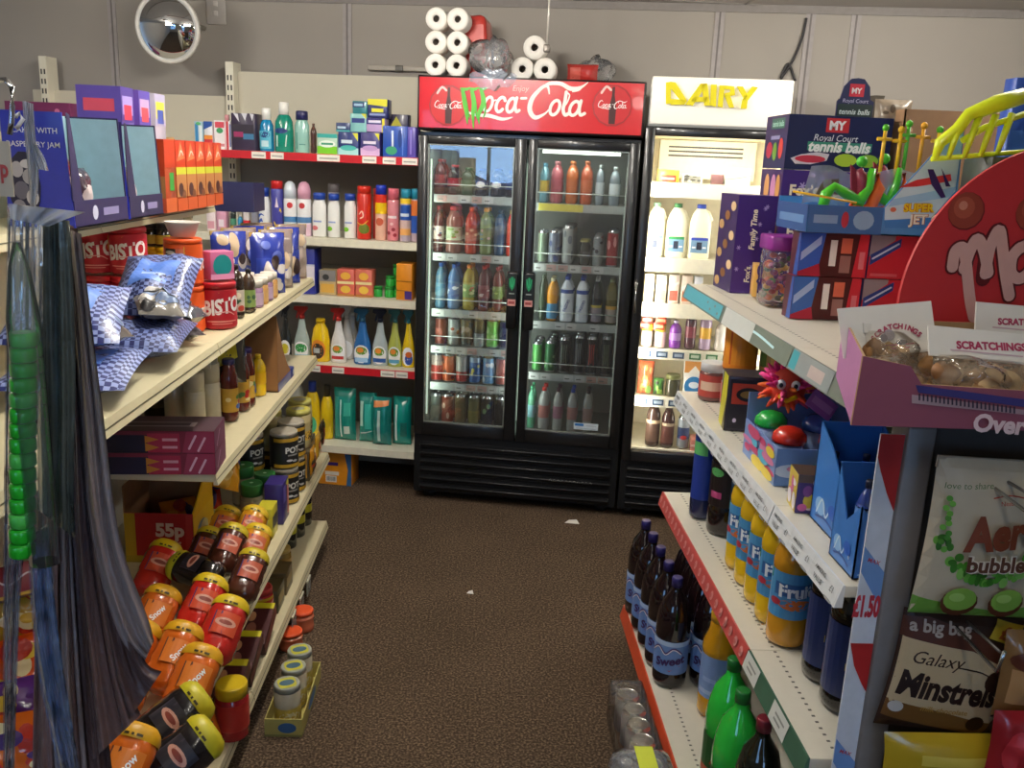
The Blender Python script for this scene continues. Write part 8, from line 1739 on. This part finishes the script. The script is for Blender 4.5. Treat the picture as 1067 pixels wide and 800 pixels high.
# ================================================================== things hanging close to the camera at the left
HY = .62
def P(px, py, Y=HY): return aty(px, py, Y)
def sheet(pts_l, pts_r, Y0, dY, m, wav=.004, ph=0, th=.0009, nu=22, nv=26, tilt=0):
    """hanging film between a left and a right edge given by points from top to bottom"""
    L_ = smooth_pts(pts_l, 4); R = smooth_pts(pts_r, 4); b = MB()
    def f(s_):
        def g_(u, v):
            i = v*(len(L_)-1); k = min(int(i), len(L_)-2); t = i-k
            a = [L_[k][d]*(1-t)+L_[k+1][d]*t for d in (0, 1)]; i2 = v*(len(R)-1); k2 = min(int(i2), len(R)-2); t2 = i2-k2
            c = [R[k2][d]*(1-t2)+R[k2+1][d]*t2 for d in (0, 1)]
            x, y = a[0]*(1-u)+c[0]*u, a[1]*(1-u)+c[1]*u
            yy = Y0+dY*u+wav*sin(11*u+ph+1.5*v)+wav*.7*sin(23*u-1.5*v+ph)+tilt*v
            p = P(x, y, yy); return (p.x, p.y+s_*th, p.z)
        return g_
    b.grid(f(1), nu, nv, m); b.grid(lambda u, v: f(-1)(1-u, v), nu, nv, m); return b
def hang(b, nm_, look, cat, grp=None, subs=None):
    vs_ = b.V; c = Vector((sum(v.x for v in vs_)/len(vs_), sum(v.y for v in vs_)/len(vs_), max(v.z for v in vs_)))
    b.V = [v-c for v in b.V]; 
    if not subs:
        o = b.obj(nm_, None, c)
    else:
        o = empty(nm_, c, 0, look, cat, grp); b.obj(subs[0], o)
        for sn, sb in subs[1]:
            sb.V = [v-c for v in sb.V]; sb.obj(sn, o)
    o['label'] = look; o['category'] = cat
    if grp: o['group'] = grp
dk1 = mat('94746e', .3, coat=.35, bump=.5, scale=60, noise=.2); dk2 = mat('6e5450', .3, coat=.35, bump=.5, scale=60, noise=.2); dk3 = mat('b09c96', .3, coat=.4, bump=.6, scale=50, noise=.25)
specs_ = [([(62, 236), (74, 330), (82, 430), (92, 560), (112, 690), (128, 760)], [(80, 238), (90, 330), (103, 430), (118, 560), (146, 680), (168, 700)], .60, dk2, 'aisle-side one'),
          ([(66, 232), (68, 330), (76, 430), (80, 560), (90, 690), (98, 790)], [(76, 236), (84, 340), (92, 430), (104, 560), (126, 690), (146, 745)], .615, dk1, 'second from the aisle'),
          ([(60, 232), (62, 330), (66, 430), (68, 560), (72, 700), (76, 800)], [(70, 232), (76, 330), (82, 430), (90, 560), (104, 700), (118, 815)], .63, dk2, 'third from the aisle'),
          ([(52, 230), (52, 330), (56, 430), (56, 560), (54, 700), (58, 810)], [(62, 232), (66, 330), (70, 430), (74, 560), (82, 700), (92, 820)], .64, dk3, 'fourth from the aisle'),
          ([(46, 228), (42, 330), (42, 430), (40, 560), (36, 700), (34, 820)], [(56, 230), (58, 330), (60, 430), (60, 560), (62, 700), (70, 825)], .65, dk1, 'nearest the green tube'),
          ([(70, 238), (80, 330), (86, 440), (96, 560), (124, 660), (150, 690)], [(84, 244), (94, 330), (108, 440), (124, 560), (152, 640), (160, 668)], .585, dk3, 'outermost short one')]
for k, (l, r, Y0, m_, look) in enumerate(specs_):
    hang(sheet(l, r, Y0, -.02, m_, .004, k*1.3), 'hanging_packet', 'long dark mauve film packet hanging in the left foreground, %s' % look, 'packet', 'dark packets on the clip strip')
hang(sheet([(40, 226), (38, 300), (38, 400), (40, 480), (40, 530)], [(72, 230), (76, 300), (78, 400), (76, 500), (78, 560)], .575, -.01, mat('5c6460', .15, coat=.9, bump=.5, scale=50, noise=.2), .004, 2), 'hanging_packet', 'grey-green glossy packet hanging just right of the green tube', 'packet')
hang(sheet([(30, 560), (32, 620), (40, 700), (62, 800)], [(50, 545), (56, 620), (66, 700), (84, 810)], .57, -.01, film('8cb0e8', .35, .12, 1.8, .6, scale=30, name='blue_film'), .004, 1), 'highlight_film', 'added pale blue film sheet for the highlight below the green tube', 'plastic')  # sheet added so its colour gives the blue highlight streaks
hang(sheet([(8, 216), (6, 400), (4, 600), (4, 820)], [(44, 216), (42, 400), (22, 600), (14, 820)], .56, 0, film('c4d4e8', .22, .1, 1.5, .5, scale=25, name='clear_plastic_wrap'), .003, 0), 'hanging_bag', 'long clear plastic bag hanging at the far left', 'plastic bag')
hang(sheet([(8, 212), (10, 218), (12, 228)], [(88, 221), (70, 228), (50, 236)], .555, 0, film('d8e0f0', .4, .12, 1.4, .4, scale=25, name='clear_plastic_top'), .002, 0, nv=6), 'bag_hem', 'pale plastic bag hem with pointed corner above the packets', 'plastic')
hang(sheet([(24, 105), (26, 140), (30, 180), (32, 222)], [(34, 108), (36, 140), (40, 180), (36, 222)], .56, 0, film('e0e8f8', .45, .12, 1.2, .4, scale=25, name='clear_plastic_top'), .003, 0, nv=10), 'plastic_ribbon', 'twisted clear plastic ribbon above the hanging bag', 'plastic')
hang(sheet([(34, 150), (36, 165), (40, 176)], [(36, 148), (46, 165), (50, 178)], .557, 0, film('e0e8f8', .5, .12, 1.2, .4, scale=25, name='clear_plastic_top'), .002, 0, nv=6), 'plastic_ribbon', 'small torn ribbon end beside the twisted ribbon', 'plastic')
# green tube of stacked caps
gt = empty('green_tube', P(24, 335, .545), 0, 'bright green stack of ribbed toy caps in a clear tube, far left', 'toy')
n_ = 15; 
for i in range(n_):
    a = P(24-i*.12, 345+i*15.6, .545)-gt.location; a2 = P(24-(i+1)*.12, 345+(i+1)*15.6, .545)-gt.location; r0 = .0078
    b = MB(); b.lathe([(r0*.85, 0), (r0, .001), (r0, -(a2.z-a.z)*.75), (r0*.86, -(a2.z-a.z)*.95)], mat('2cd834' if i % 4 else '60e860', .3, coat=.6, noise=.2, scale=150), 16, cx=a.x, cy=a.y); b.V = [v+Vector((0, 0, a2.z)) for v in b.V]; b.obj('cap', gt)
b = MB(); a = P(24, 330, .545)-gt.location; a2 = P(22, 585, .545)-gt.location; b.lathe([(.0095, a2.z), (.0095, a.z), (.006, a.z+.03), (.002, a.z+.045)], film('d0e8d8', .12, .08, 1.6, name='tube_film'), 16, cx=a.x, cy=a.y); b.obj('clear_tube', gt)
# chrome hook with price card
hk = empty('price_hook', P(8, 100, .55), 0, 'bent chrome hook holding a cream price card with a red p', 'hook')
c = hk.location; q = MB(); q.tube([tuple(P(x, y, .55+d)-c) for x, y, d in ((-12, 95, .1), (-4, 84, .02), (6, 83, 0), (12, 90, 0), (13, 110, 0), (12, 128, 0), (10, 140, .0))], .0016, mat('d8d8dc', .15, 1), 8); q.obj('wire', hk)
q = MB(); a = P(-22, 146, .55)-c; b2 = P(15, 205, .55)-c; q.box(a.x, b2.x, -.0006, .0006, b2.z, a.z, mat('d8ccb8', .6)); q.front_art(a.x, b2.x, -.0008, b2.z, a.z, [('t', 'p', .78, .52, .26, 'c83c28', 0, 0, .03, 1.5)]); q.obj('price_card', hk)
q = MB(); q.tube([tuple(P(x, y, .553)-c) for x, y in ((16, 122), (20, 118), (24, 124), (20, 130), (17, 134))], .0012, mat('e8e8ec', .3), 6); q.obj('plastic_hook', hk)
# far-left maroon box behind
p = aty(40, 105, 3.6); put(carton(.34, .1, .2, '7c2c60', [('r', 0, .0, 1, 1, '742c58'), ('e', .8, .8, .04, .06, 'c87098'), ('e', .6, .7, .03, .05, 'c87098')]), 'gift_box', 'maroon box standing on the far left wall shelf', 'box', BK(ufor(40, .2, 1.7), .25, 1.585), FA)
